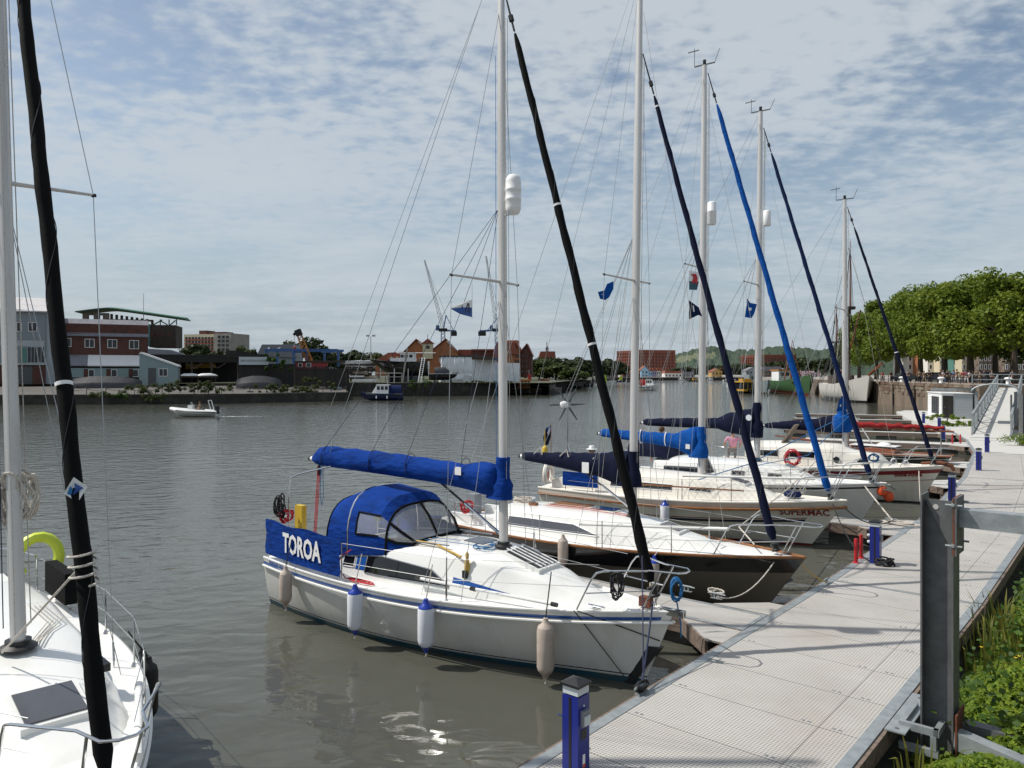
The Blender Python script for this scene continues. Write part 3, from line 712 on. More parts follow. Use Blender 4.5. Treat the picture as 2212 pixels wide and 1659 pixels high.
def fender(p,label,m='fender_white',cap='fender_blue',h=.74,r=.132,top=None,rope='rope_white',group='fenders hung along the yachts'):
    # p: world point of fender centre; top: world point where its rope is tied
    p=Vector(p); f=thing('fender',label,'fender',p-Vector((0,0,h/2)),0,group)
    MB().lathe([(r*.35,.0),(r*.55,.035),(r*.9,.085),(r,.14),(r,h-.14),(r*.9,h-.085)],16).build('body',m,f,smooth=True,ang=60)
    MB().lathe([(r*.93,h-.092),(r*.88,h-.07),(r*.5,h-.03),(r*.28,h+.03),(r*.28,h+.05)],16).build('top_cap',cap,f,smooth=True,ang=60)
    MB().lathe([(r*.22,-.05),(r*.26,-.03),(r*.5,.025),(r*.7,.05)],14).build('bottom_cap',cap if m=='fender_white' else m,f,smooth=True,ang=60)
    MB().tube([(0,0,-.05),(.01,0,-.09),(-.008,0,-.12)],[.012,.016,.008],6).build('tail_rope','rope_white',f)
    if top is not None:
        tl=Vector(top)-Vector(f.location); MB().tube([(0,0,h+.04),Vector((0,0,h+.04)).lerp(tl,.5),tl],.009,6).build('hanging_rope',rope,f)
    return f
def flag(p,label,shape,mats,side,up=(0,0,1),name='flag',amp=.03,seed=0):
    """shape: list of (poly[(u,v)], matkey); p anchor (world), side = world direction of fly"""
    p=Vector(p); f=thing(name,label,'flag',p,0); side=Vector(side).normalized(); n=side.cross(Vector(up)).normalized()
    for i,(poly,mk,nm,off) in enumerate(shape):
        mb=MB(); N_=len(poly)
        for sd in (-1,1):
            for (u,v) in poly:
                w=amp*math.sin(u*9+v*4+seed)*min(1,u*6)
                mb.v.append(tuple(side*u+Vector(up)*v+n*(w+sd*off)))
        mb.f=[tuple(range(N_)),tuple(range(2*N_-1,N_-1,-1))]
        mb.build(nm,mk,f)
    return f
def rope(name,label,pts,r,m,group=None): return MB().tube(pts,r,6).build(name,m,None,True,label=label,cat='rope',group=group)
# ================================================================ YACHT 1: white, blue covers, TOROA
A1=R(-36.7)
T=Boat('sailing_yacht','white sailing yacht with blue sail cover and a blue dodger reading TOROA',(2.33,11.08),A1,8.28,2.75,(.97,.97,1.16),.74,.62,-.12)
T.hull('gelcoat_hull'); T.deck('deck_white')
T.wband('boot_stripe','boot_blue',-.02,.10); T.wband('pin_stripe','stripe_navy',.135,.15,k=1)
T.band('blue_stripe','stripe_blue',.115,.065,t1=.985); T.rail('rubbing_strake','gelcoat',.022,-.14,.012); T.rail('toe_rail','gelcoat',.02,.012,-.012)
cr=T.cabin('gelcoat',[(2.15,.98,.86,.56),(3.0,1.0,.86,.66),(4.4,.95,.78,.70),(5.35,.84,.66,.64),(6.1,.68,.48,.42),(6.75,.5,.32,.2),(7.25,.28,.16,.06)])
T.window('window','window_dark',[(2.86,.30,.84),(3.2,.28,.88),(4.35,.28,.68),(4.74,.28,.34)],frame='grey_plastic')
T.window('window','window_dark',[(2.26,.42,.80),(2.56,.42,.80)],frame='hi_white')
T.window('flash_stripe','stripe_blue',[(2.60,.36,.80),(2.84,.36,.80)],off=.006)
T.window('flash_stripe','stripe_blue',[(4.80,.36,.58),(5.0,.36,.54),(5.85,.36,.38)],off=.006)
T.hatch(5.78,0,.72,.62,.045,'window_dark','gelcoat',bars=5)
T.hatch(4.7,0.,.5,.5,.04)
MB().tube([(5.5,.5,T.ctop(5.5,.5)+.01),(5.5,.5,T.ctop(5.5)+.05)],.01).build('vent_stem','steel',T.o)
# handrails on the coachroof
for sd in (1,-1):
    for k in range(1): T.add(MB().tube([(2.6,sd*.62,T.ctop(2.6,.62)+.03),(3.4,sd*.64,T.ctop(3.4,.64)+.05),(4.5,sd*.58,T.ctop(4.5,.58)+.04)],.012,6),'grab_rail','steel')
# cockpit coaming
mb=MB()
for sd in (1,-1): mb.box(.45,2.15,sd*.78-.06,sd*.78+.06,.95,1.24)
mb.box(.35,.45,-.84,.84,.95,1.2); T.add(mb,'cockpit_coaming','gelcoat',smooth=False)
MB().box(.46,2.14,-.71,.71,1.0,1.025).build('cockpit_sole','deck_grip',T.o)
T.mast(5.2,1.72,11.9,.068,rake=.10,lean=.05)
T.jib(7.92,1.55,11.0,'canvas_black',.082,.05,band=(.40,.67),drop=.75)
T.rig(6.15,.9,.35,zcap=10.9,chain=T.bx(5.1)-.12)
T.halyards(10.6,2); 
for dx,dy in ((-.09,.03),(-.10,-.03)): T.add(MB().cyl(T.mp(10.)+Vector((dx,dy,0)),T.mp(1.9)+Vector((dx*1.3,dy,0)),.005,n=5),'halyard','rope_blue')
cv=T.boom(2.86,4.75,'canvas_blue',dy=-.12,z2=2.87,prof=[(0,.20,.34,.17),(.05,.26,.34,.20),(.14,.17,.27,.17),(.3,.21,.21,.155),(.55,.26,.17,.15),(.8,.28,.14,.145),(.93,.29,.12,.14),(.97,.16,.09,.10),(.985,.08,.05,.05)],collar=(.36,.34),seed=3)
MB().box(4.30,4.44,-.215,-.212,2.86,3.0,).build('maker_label','hi_white',cv)
T.vang(2.86,1.5)
# topping lift and lazy lines
T.add(MB().cyl(T.mp(11.8),T.bB,.004,n=5),'topping_lift','wire')
for f in (.15,.42,.62,.9):
    p=T.bA.lerp(T.bB,f); T.add(MB().tube([T.mp(7.4)+Vector((-.08,0,0)),p+Vector((0,-.14,.16)),p+Vector((0,-.14,-.12))],.0045,5),'lazy_jack','rope_navy')
    T.add(MB().tube([p+Vector((0,.165*math.sin(a),(.275 if math.cos(a)>0 else .17)*math.cos(a)+.01)) for a in [2*PI*k/12 for k in range(12)]],.006,5,closed=True),'cover_tie','rope_black',cv)
# radar reflector on the mast
rr=T.mp(7.25)+Vector((.235,0,0))
o=T.add(MB().lathe([(.02,0),(.09,.02),(.125,.09),(.13,.14),(.13,.24),(.137,.25),(.137,.28),(.13,.29),(.13,.40),(.137,.41),(.137,.44),(.13,.45),(.13,.56),(.12,.62),(.08,.67),(.02,.69)],18,Matrix.Translation(rr)),'radar_reflector','hi_white',ang=60)
for zz in (.03,.62): T.add(MB().bar(rr+Vector((-.22,0,zz)),rr+Vector((-.04,0,zz)),.05,.03),'bracket','steel',o,smooth=False)
T.pulpit(.60,7.0,.22); T.pushpit(.76,.95); T.lifelines([2.65,4.98],.70)
# bow roller
T.add(MB().box(8.05,8.45,-.05,-.03,1.12,1.21).box(8.05,8.45,.03,.05,1.12,1.21).cyl((8.4,-.05,1.17),(8.4,.05,1.17),.03,n=10),'bow_roller','steel',smooth=False)
T.add(MB().box(7.2,7.32,-.46,-.42,1.12,1.16).tube([(7.12,-.44,1.18),(7.4,-.44,1.18)],.015,8),'deck_cleat','steel')
T.add(MB().box(7.75,7.93,-.06,.06,1.18,1.32),'anchor_locker_block','rust',smooth=False)
# sprayhood
def sprayhood():
    ar=[]  # arches: (x, half width, base z, top z)
    A=[(3.72,.64,T.ctop(3.72,.6)-.02,T.ctop(3.72)+.02),(3.48,.80,T.sx(3.5)+.50,2.05),(3.10,.90,T.sx(3.1)+.45,2.42),(2.35,.93,1.34,2.50),(1.78,.93,1.22,2.28)]
    def arch(x,w,zb,zt,n=16):
        return [Vector((x,-w*math.copysign(abs(math.cos(PI*k/n))**.62,math.cos(PI*k/n)),zb+(zt-zb)*max(0,math.sin(PI*k/n))**.66)) for k in range(n+1)]
    R_=[arch(*a) for a in A]
    n=16; mb=MB(); mid=[R_[2][k].lerp(R_[3][k],.72) for k in range(n+1)]
    def grd(A_,B_,ks):
        for k in ks: mb.add([A_[k],A_[k+1],B_[k+1],B_[k]],[(0,1,2,3)])
    sw={1,2,13,14}
    rows=[R_[2],mid,R_[3],R_[4]]; vs=[p for r in rows for p in r]; fs=[]
    for i in range(3):
        for k in range(n):
            if i==0 and k in sw: continue
            fs.append((i*(n+1)+k,i*(n+1)+k+1,(i+1)*(n+1)+k+1,(i+1)*(n+1)+k))
    mb.add(vs,fs); sh=T.add(mb,'sprayhood','canvas_blue',ang=80)
    for k0,k1 in ((1,3),(13,15)):
        mb=MB(); mb.loft([[R_[2][k] for k in range(k0,k1+1)],[mid[k] for k in range(k0,k1+1)]],closed=False); T.add(mb,'clear_window','vinyl',sh)
        T.add(MB().tube([R_[2][k0],mid[k0]]+[mid[k] for k in range(k0,k1+1)]+[mid[k1],R_[2][k1]],.02,6),'window_border','canvas_black',sh)
    # top brow, side cloth in blue; windows of clear vinyl between arch 0..2
    for k0 in (0,n-1):
        mb=MB(); mb.loft([[R_[i][k] for k in range(k0,k0+2)] for i in (0,1,2)],closed=False); T.add(mb,'side_cloth','canvas_blue',sh)
    mb=MB(); mb.loft([[R_[1][k].lerp(R_[2][k],.55) for k in range(3,n-2)],[R_[2][k] for k in range(3,n-2)]],closed=False); T.add(mb,'brow_cloth','canvas_blue',sh)
    for k0,k1 in ((1,3),(3,8),(8,13),(13,15)):
        tp=1. if k0 in (1,13) else .56
        mb=MB(); mb.loft([[R_[0][k] for k in range(k0,k1+1)],[R_[0][k].lerp(R_[1][k],.98)*1 for k in range(k0,k1+1)],[R_[1][k].lerp(R_[2][k],tp) for k in range(k0,k1+1)]],closed=False)
        T.add(mb,'clear_window','vinyl',sh)
    for k in (1,3,8,13,15): T.add(MB().tube([R_[0][k],R_[1][k],R_[1][k].lerp(R_[2][k],.56)],.028,6),'window_border','canvas_black',sh)
    T.add(MB().tube(R_[0],.026,6),'window_border','canvas_black',sh)
    T.add(MB().tube([R_[1][k].lerp(R_[2][k],.56) for k in range(n+1)],.024,6),'window_border','canvas_black',sh)
    T.add(MB().tube(R_[3],.014,6),'hood_bow','steel',sh); T.add(MB().tube(R_[4],.016,6),'hood_hem','canvas_black',sh)
sprayhood()
# dodgers on the quarter lifelines
def dodger(bt,x0,x1,sd,m,z0=.09,z1=.77,txt=None):
    mb=MB(); rows=[]
    for i in range(15):
        x=x0+(x1-x0)*i/14; y=bt.bx(x)-.045
        rows.append([Vector((x,sd*(y+.018*math.sin(i*1.1+j*1.7)*(1 if 0<j<5 else .2)+.012),bt.sx(x)+z0+(z1-z0)*j/5+.02*math.sin(i*.9)*(j==5))) for j in range(6)])
    mb.loft(rows if sd<0 else [r[::-1] for r in rows],closed=False); o=bt.add(mb,'dodger',m)
    if txt:
        t=text_mesh(txt,.50,bold=.016,spacing=1.0)
        mb=MB(); W=1.30
        xs=[v[0] for v in t.v]; sc=W/(max(xs)-min(xs))
        for a,b,c in t.v:
            x=(x0+x1)/2+.12+a*sc; mb.v.append((x,sd*(bt.bx(x)-.045+.04),bt.sx(x)+.42+b))
        mb.f=t.f; bt.add(mb,'lettering','hi_white',o,smooth=False)
    return o
dodger(T,.04,2.62,-1,'canvas_blue',txt='TOROA'); dodger(T,.04,2.62,1,'canvas_blue')
T.text('RANGER 265',.10,.55,.935,'stripe_blue',bold=.004); T.text('Pointer',.07,.72,.872,'hi_white',shear=.2)
# stern gantry, mainsheet, black rope bundle
T.add(MB().tube([(.25,-.55,.95),(.25,-.62,2.2),(.3,-.60,2.52),(.42,-.5,2.60),(1.1,-.25,2.78)],.016,8),'stern_arch','steel')
for k in range(3): T.add(MB().cyl(T.bB+Vector((.25,-.03+.03*k,-.12)),(.75,-.40+.03*k,1.25),.008,n=6),'mainsheet','rope_red')
T.add(MB().lathe([(.03,0),(.05,.05),(.05,.16),(.02,.22)],8,Matrix.Translation(T.bB+Vector((.25,0,-.33)))),'sheet_block','black_plastic')
T.add(MB().tube([T.bB+Vector((.42,-.1,-.1)),T.bB+Vector((.40,-.1,-.7)),T.bB+Vector((.45,-.1,-.9)),T.bB+Vector((.50,-.1,-.7)),T.bB+Vector((.48,-.1,-.1))],.007,6),'reef_line','rope_blue')
MB().box(.2,.42,-.42,-.30,1.45,1.95).build('horseshoe_cover','yellow',T.o)
# outboard bracket / grey box on rail
T.add(MB().box(1.05,1.2,.95,1.05,1.52,1.84),'outboard_engine','black_plastic',smooth=False)
# spinnaker pole along the side deck
T.add(MB().cyl((4.2,-1.02,T.sx(4.2)+.24),(6.75,-.80,T.sx(6.7)+.12),.026,n=8),'spinnaker_pole','spar_white')
for x,y,z in ((4.2,-1.02,T.sx(4.2)+.24),(5.3,-.925,T.sx(5.3)+.19),(6.75,-.80,T.sx(6.7)+.12)): T.add(MB().cyl((x-.05,y,z),(x+.05,y,z),.034,n=8),'pole_fitting','black_plastic')
# lines on coachroof
T.add(MB().tube([(2.7,-.55,T.ctop(2.7,.55)+.02),(3.4,-.50,T.ctop(3.4,.5)+.03),(4.2,-.58,T.ctop(4.2,.58)+.03),(4.9,-.75,T.sx(4.9)+.62)],.02,6),'sheet_line','rope_yellow')
T.add(MB().lathe([(.05,0),(.045,.12),(.028,.22),(.03,.30),(.0,.34)],10,Matrix.Translation((5.02,-.74,T.sx(5.)+.38))),'coiled_strap','rope_yellow')
T.add(MB().box(4.98,5.06,-.82,-.72,T.sx(5)+.30,T.sx(5)+.42),'strap_bracket','black_plastic',smooth=False)
T.add(MB().tube(coil((4.95,-.2,T.ctop(4.95)+.03),.17,3,(1,0,0),(0,1,0),4,1.,.008),.008,5),'coiled_halyard','rope_blue')
for k in range(4): T.add(MB().tube([(5.15,-.25+.08*k,T.ctop(5.1)+.04),(4.2,-.35+.1*k,T.ctop(4.2)+.02),(3.5,-.38+.1*k,T.ctop(3.5)+.02)],.006,5),'control_line','rope_white' if k%2 else 'rope_blue')
rope('coiled_rope','red rope hanging from lifeline and coiled on the side deck of TOROA',[T.world(p) for p in [(2.85,-1.27,1.56),(2.6,-1.27,1.42),(2.45,-1.24,1.2),(2.62,-1.20,1.02)]+[(2.85+.24*math.cos(a)+.015*a,-1.17+.07*math.sin(a),1.02) for a in [k*.5 for k in range(38)]]],.010,'rope_red')
rope('coiled_rope','blue rope coil hanging on the pulpit of TOROA',[T.world(p) for p in coil((8.25,.16,1.45),.13,6,(.5,.3,0),(0,0,1),9,1.2,.02)]+[T.world((8.25,.16,1.3)),T.world((8.3,.2,.95)),T.world((8.3,.2,.75))],.011,'rope_blue')
rope('coiled_rope','black rope bundle tied on the stern rail of TOROA',[T.world(p) for p in coil((.12,-.72,1.95),.10,7,(.8,.2,0),(0,0,1),5,2.1,.03)],.013,'rope_black')
rope('coiled_rope','red rope bundle stuffed behind the stern dodger of TOROA',[T.world(p) for p in coil((.18,-.62,1.76),.12,6,(.8,.3,0),(0,0,1),6,.9,.04)],.013,'rope_red')
rope('coiled_rope','black furling line coil hanging from the bow rail of TOROA',[T.world(p) for p in coil((7.55,-.36,1.52),.07,7,(1,.2,0),(0,0,1),8,2.4,.03)],.011,'rope_black')
# fenders
def side_fender(bt,u,vc,label,**k):
    x=bt.find(u,lambda x:-bt.bx(x)-.1,.55); 
    lo,hi=.0,1.2
    for _ in range(30):
        m=(lo+hi)/2
        if bt.proj((x,-bt.bx(x)-.1,m))[1]>vc: lo=m
        else: hi=m
    c=bt.world((x,-bt.bx(x)-.13,lo)); top=bt.world((x,-bt.bx(x)+.02,bt.sx(x)+k.pop('tz',.58)))
    return fender(c,label,top=top,**k)
side_fender(T,620,1267,'dirty beige fender at the stern quarter of TOROA',m='fender_beige',cap='fender_beige',rope='rope_black',h=.66,r=.115)
side_fender(T,770,1316,'clean white fender with blue ends, the left one on TOROA')
side_fender(T,923,1350,'clean white fender with blue ends, the right one on TOROA')
side_fender(T,1181,1400,'large dirty beige fender near the bow of TOROA',m='fender_beige',cap='fender_beige',rope='rope_black',h=.80,r=.13)
# bow lines
bw=T.world((7.0,-.62,1.13)); st=T.world((7.72,-.05,.12))
clp=Vector((cl1.x+.05,cl1.y+.03,DZ+.1))
rope('mooring_rope','doubled black bow line from TOROA down to the walkway cleat',sag(T.world((8.0,-.1,1.3)),clp,.05),.014,'rope_navy')
rope('mooring_rope','black bow line hanging beside the bow of TOROA',sag(T.world((7.86,-.16,1.95)),clp+Vector((.03,.02,0)),.02),.010,'rope_navy')
T.add(MB().cyl((7.0,-.66,1.12),(7.55,-.12,.10),.008,n=5),'bobstay_line','rope_black')
T.add(MB().cyl((7.05,-.64,1.12),(8.08,-.03,.72),.008,n=5),'bobstay_line','rope_black')
rope('coiled_rope','black rope turns around the nearest walkway cleat',[Vector(p)+Vector((cl1.x+.05,cl1.y+.03,DZ)) for p in coil((0,0,.09),.10,5,(.65,.76,0),(-.5,.4,.5),3,.55,.02)],.014,'rope_black')
T.add(MB().prism([(7.86,.62),(8.10,.62),(7.62,-.05),(7.38,-.05)],-.07,.07),'bow_fender_pad','rubber',smooth=False)
# burgee
bp=T.world(T.mp(6.1)+Vector((-.25,-.5,0)))
fl=flag(bp-Vector((0,0,.27)),'white and blue pennant with dark letters below the spreader of TOROA',[([(0,.0),(0,-.13),(.18,-.13),(.36,-.155),(.20,-.06)],'hi_white','white_half',.001),([(0,-.13),(0,-.29),(.2,-.24),(.36,-.155),(.18,-.13)],'stripe_blue','blue_half',.0015),
 ([(.04,-.21),(.06,-.21),(.065,-.06),(.045,-.06)],'stripe_navy','letter_stroke',.003),([(.065,-.06),(.08,-.06),(.12,-.21),(.10,-.21)],'stripe_navy','letter_stroke',.003),([(.145,-.21),(.165,-.21),(.175,-.09),(.155,-.09)],'stripe_navy','letter_stroke',.003),([(.20,-.21),(.22,-.21),(.23,-.09),(.21,-.09)],'stripe_navy','letter_stroke',.003)],None,(-1,-.25,0),amp=.02)
MB().cyl((0,0,-.32),(0,0,.27),.004,n=5).build('halyard','rope_white',fl)
# ================================================================ YACHT 2: black topsides, navy cover
B2=Boat('sailing_yacht','black and grey hulled yacht with teak toe rail and navy sail cover',(5.53,14.5),R(-37.5),8.8,2.75,(.95,.98,1.12),.62,1.0,.25)
B2.hull('brown_boot'); B2.deck('deck_white'); B2.strip('black_topside','black_hull',lambda t:B2.sh(t)-.42+.12*t,lambda t:B2.sh(t)-.02,off=.005,k=4)
B2.rail('toe_rail','teak',.028,.02,-.01); B2.wband('boot_stripe','algae',-.02,.06)
B2.cabin('gelcoat',[(1.9,.86,.74,.50),(3.0,.92,.76,.56),(4.6,.86,.70,.56),(5.5,.74,.56,.46),(6.5,.55,.36,.24),(7.2,.34,.16,.08)])
B2.window('window','hatch_glass',[(2.35,.38,.86),(4.1,.38,.80),(4.75,.38,.42)],frame='hi_white')
B2.hatch(6.1,0,.5,.5,.05); B2.hatch(4.4,.1,.7,.45,.02,'window_dark')
B2.mast(5.14,1.52,13.4,.075,rake=-.18,lean=.0)
B2.jib(8.2,1.4,11.5,'canvas_navy',.085,.045,band=(.985,),drop=1.0)
B2.rig(6.62,1.0,.2,zcap=13.2,back=True)
c2=B2.boom(2.58,2.95,'canvas_navy',z2=2.62,prof=[(0,.34,.46,.17),(.08,.32,.44,.18),(.25,.24,.30,.15),(.5,.2,.22,.12),(.8,.13,.13,.09),(.95,.1,.1,.07),(.985,.07,.06,.05)],collar=(.42,.34),seed=1)
B2.add(MB().box(3.95,4.13,-.18,-.176,2.38,2.62),'maker_label','hi_white',c2,smooth=False)
for f in (.25,.55,.8):
    p=B2.bA.lerp(B2.bB,f); B2.add(MB().tube([p+Vector((.12,-.12,.10)),p+Vector((0,0,.26)),p+Vector((-.12,-.12,.10))],.012,6),'cover_tie','rope_white',c2)
B2.vang(2.58,1.4); B2.halyards(11.3,2)
B2.pulpit(.62,7.25,.30); B2.pushpit(.6,.9); B2.lifelines([2.0,3.6,5.1,6.5],.58)
B2.add(MB().cyl((4.45,-1.05,1.42),(7.55,-.62,1.62),.035,n=8),'spinnaker_pole','spar_white')
for sd in (1,-1):
    mb=[]
    for k in range(12): mb.append((5.2+k*.2,sd*(B2.bx(5.2+k*.2)-.05),B2.sx(5.2+k*.2)+(.05 if k%2 else .30)))
    B2.add(MB().tube(mb,.004,4),'lifeline_lacing','rope_black')
B2.add(MB().tube(coil((2.1,.15,B2.ctop(2.1)+.05),.26,6,(1,0,0),(0,1,0),2,.6,.02),.014,5),'coiled_halyard','rope_white')
B2.add(MB().box(2.55,2.75,-.30,-.18,B2.ctop(2.6)+.0,B2.ctop(2.6)+.06),'winch_pad','teak',smooth=False)
B2.add(MB().lathe([(.05,0),(.05,.06),(.035,.09),(.05,.13)],12,Matrix.Translation((2.65,-.24,B2.ctop(2.65)+.06))),'winch','steel')
for k in range(6): B2.add(MB().box(3.0,3.9,-.05+.09*k,-.01+.09*k,B2.ctop(3.4)-.005,B2.ctop(3.4)+.025),'teak_slat','teak',smooth=False)
for k in range(4): B2.add(MB().tube([(5.1,-.2+.07*k,B2.ctop(5.1)+.03),(4.2,-.3+.08*k,B2.ctop(4.2)+.03),(3.0,-.35+.1*k,B2.ctop(3.0)+.03)],.006,5),'control_line','rope_white' if k%2 else 'rope_red')
mb=MB(); mb.box(.45,1.9,-.74,-.62,.9,1.2).box(.45,1.9,.62,.74,.9,1.2); B2.add(mb,'cockpit_coaming','gelcoat',smooth=False)
B2.add(MB().box(.2,.45,.2,.5,1.0,1.5),'outboard_engine','grey_plastic',smooth=False)
side_fender(B2,1218,1190,'beige fender on the dark hull, left one below the teak rail',m='fender_beige',cap='fender_beige',rope='rope_white',h=.6,r=.11,tz=.1)
side_fender(B2,1415,1243,'beige fender with blue cap near the bow of the dark hulled yacht',m='fender_beige',cap='fender_blue',rope='rope_white',h=.7,r=.10,tz=.05)
rope('coiled_rope','red rope coil hanging at the stern of the dark hulled yacht',[B2.world(p) for p in coil((1.15,-.9,1.42),.11,7,(1,.2,0),(0,0,1),12,1.1,.04)],.014,'rope_red')
rope('mooring_rope','yellow bow line from the dark hulled yacht to the walkway cleat',sag(B2.world((8.7,0,1.05)),G(1786,1258,DZ+.1),.06),.010,'rope_yellow')
rope('mooring_rope','long pale rope drooping from the dark hulled yacht to the finger',sag(B2.world((8.3,-.2,1.05)),G(1548,1290,DZ+.08),.25),.013,'rope_white')
rope('coiled_rope','tan rope turns on the finger cleat beside TOROA',[Vector(p)+G(1548,1290,DZ) for p in coil((0,0,.09),.13,4,(-.76,.65,0),(.4,.5,.5),4,.5,.02)],.014,'rope_white')
MB().prism([(0,0),(.75,.5),(.65,.62),(-.10,.12)],-.012,.012,Matrix.Translation(G(1632,1296,.0))@Matrix.Rotation(R(-25),4,'Z')).build('bow_guard','galv',None,label='grey metal plate propped below the bow of the dark hulled yacht',cat='plate')
flag(B2.world(B2.mp(6.62)+Vector((-.2,-.62,-.05))),'crumpled bright blue flag under the spreader of the dark hulled yacht',[([(0,0),(.0,-.16),(.08,-.33),(.16,-.40),(.30,-.38),(.36,-.24),(.20,-.20),(.14,-.06)],'canvas_bright','cloth',.002),([(.10,-.26),(.2,-.30),(.28,-.27),(.2,-.34)],'hi_white','emblem',.006)],None,(-.95,-.2,0),amp=.05,seed=2)
# ================================================================ YACHT 3: SUPERMAC
B3=Boat('sailing_yacht','cream yacht lettered SUPERMAC with teak rubbing strake and bright blue covers',(8.75,20.1),R(-34.5),8.9,2.9,(1.02,1.05,1.28),.72,1.15,.1)
B3.hull('cream_hull'); B3.deck('cream_deck'); B3.rail('teak_strake','teak',.035,-.17,.01); B3.rail('toe_rail','cream_deck',.03,.01,-.012)
B3.band('navy_stripe','stripe_navy',.57,.50,t1=.93); B3.band('red_pinstripe','red_stripe',.475,.455,t1=.93,k=1); B3.wband('boot_stripe','red_boot',-.03,.06)
B3.cabin('cream_deck',[(2.0,1.0,.86,.62),(3.2,1.02,.86,.66),(5.0,.90,.72,.60),(5.9,.78,.55,.48),(6.7,.56,.34,.26),(7.2,.40,.2,.08)])
B3.window('window','window_dark',[(2.5,.45,.80),(4.4,.45,.78)],frame='hi_white'); B3.window('window','window_dark',[(4.9,.50,.72),(5.5,.50,.70)],frame='hi_white')
B3.hatch(6.1,0,.5,.5,.05)
B3.text('SUPERMAC',.235,7.92,.93,'red_stripe',bold=.006)
B3.mast(4.95,1.6,13.55,.08,rake=-.10); B3.jib(8.45,1.5,13.3,'canvas_bright',.095,.06,drop=1.0)
B3.rig(7.66,.85,.2,split=True); B3.halyards(13,3)
c3=B3.boom(2.55,3.25,'canvas_bright',z2=2.72,prof=[(0,.50,.40,.17),(.08,.46,.36,.18),(.2,.26,.18,.13),(.5,.22,.12,.11),(.95,.17,.08,.08),(.985,.1,.05,.05)],collar=(.38,.52),seed=6)
for f in (.3,.55): 
    p=B3.bA.lerp(B3.bB,f); B3.add(MB().tube([p+Vector((0,.125*math.sin(a),(.25 if math.cos(a)>0 else .15)*math.cos(a)+.01)) for a in [2*PI*k/14 for k in range(14)]],.018,6,closed=True),'white_strap','hi_white',c3)
B3.add(MB().box(4.55,4.68,-.19,-.186,2.42,2.56),'maker_label','hi_white',c3,smooth=False)
o=B3.add(MB().lathe([(.1,0),(.125,.03),(.125,.36),(.132,.37),(.132,.40),(.125,.41),(.125,.63),(.1,.66)],16,Matrix.Translation(B3.mp(8.9)+Vector((.26,0,0)))),'radar_reflector','hi_white',ang=60)
B3.add(MB().bar(B3.mp(8.93)+Vector((.06,0,0)),B3.mp(8.93)+Vector((.2,0,0)),.05,.03),'bracket','steel',o,smooth=False); B3.add(MB().bar(B3.mp(9.53)+Vector((.06,0,0)),B3.mp(9.53)+Vector((.2,0,0)),.05,.03),'bracket','steel',o,smooth=False)
B3.pulpit(.62,7.55,.35); B3.pushpit(.62,1.1); B3.lifelines([2.1,3.5,4.9,6.2],.62)
def masthead(b,h=.5):
    z=b.mz1; c=b.mp(z)
    o=b.add(MB().box(c.x-.3,c.x+.3,-.02,.02,z,z+.03),'masthead_bracket','galv_dark',smooth=False)
    b.add(MB().cyl((c.x-.3,0,z),(c.x-.3,0,z+h),.008,n=5),'wind_vane_rod','black_plastic',o); b.add(MB().bar((c.x-.5,0,z+h-.08),(c.x-.18,.05,z+h-.05),.02,.03),'wind_vane','grey_plastic',o)
    b.add(MB().cyl((c.x+.3,0,z),(c.x+.45,0,z+h*.7),.008,n=5),'antenna','black_plastic',o); b.add(MB().lathe([(.05,0),(.05,.12)],8,Matrix.Translation((c.x,0,z+.03))),'masthead_light','black_plastic',o)
masthead(B3,.55)
# netting on the forward lifelines
def net(b,x0,x1,sd,m,h=.58,step=.085):
    mb=MB(); n=int((x1-x0)/step); rows=int(h/step)
    def q(i,j):
        x=x0+(x1-x0)*i/n; return Vector((x,sd*(b.bx(x)-.05),b.sx(x)+.02+h*j/rows))
    for i in range(n):
        for j in range(rows):
            (a,c)=((i,j),(i+1,j+1)) if (i+j)%2 else ((i+1,j),(i,j+1))
            mb.tube([q(*a),q(*c)],.0042,3,caps=False)
    return b.add(mb,'safety_net',m,smooth=False,kind='stuff')
net(B3,4.9,7.75,-1,'rope_white'); net(B3,4.9,7.75,1,'rope_white')
B3.add(MB().cyl((4.9,-1.3,1.78),(8.2,-.35,1.85),.03,n=8),'spinnaker_pole','spar_white')
B3.add(MB().tube([(3.0,-1.28,1.42),(6.5,-.95,1.46)],.022,6),'boat_hook','teak')
B3.add(MB().lathe([(.02,0),(.17,.02),(.2,.09),(.15,.17),(.02,.2)],12,Matrix.Translation((7.55,-.1,1.27))@Matrix.Scale(1.25,4,(1,0,0))),'deck_bag','canvas_dkblue')
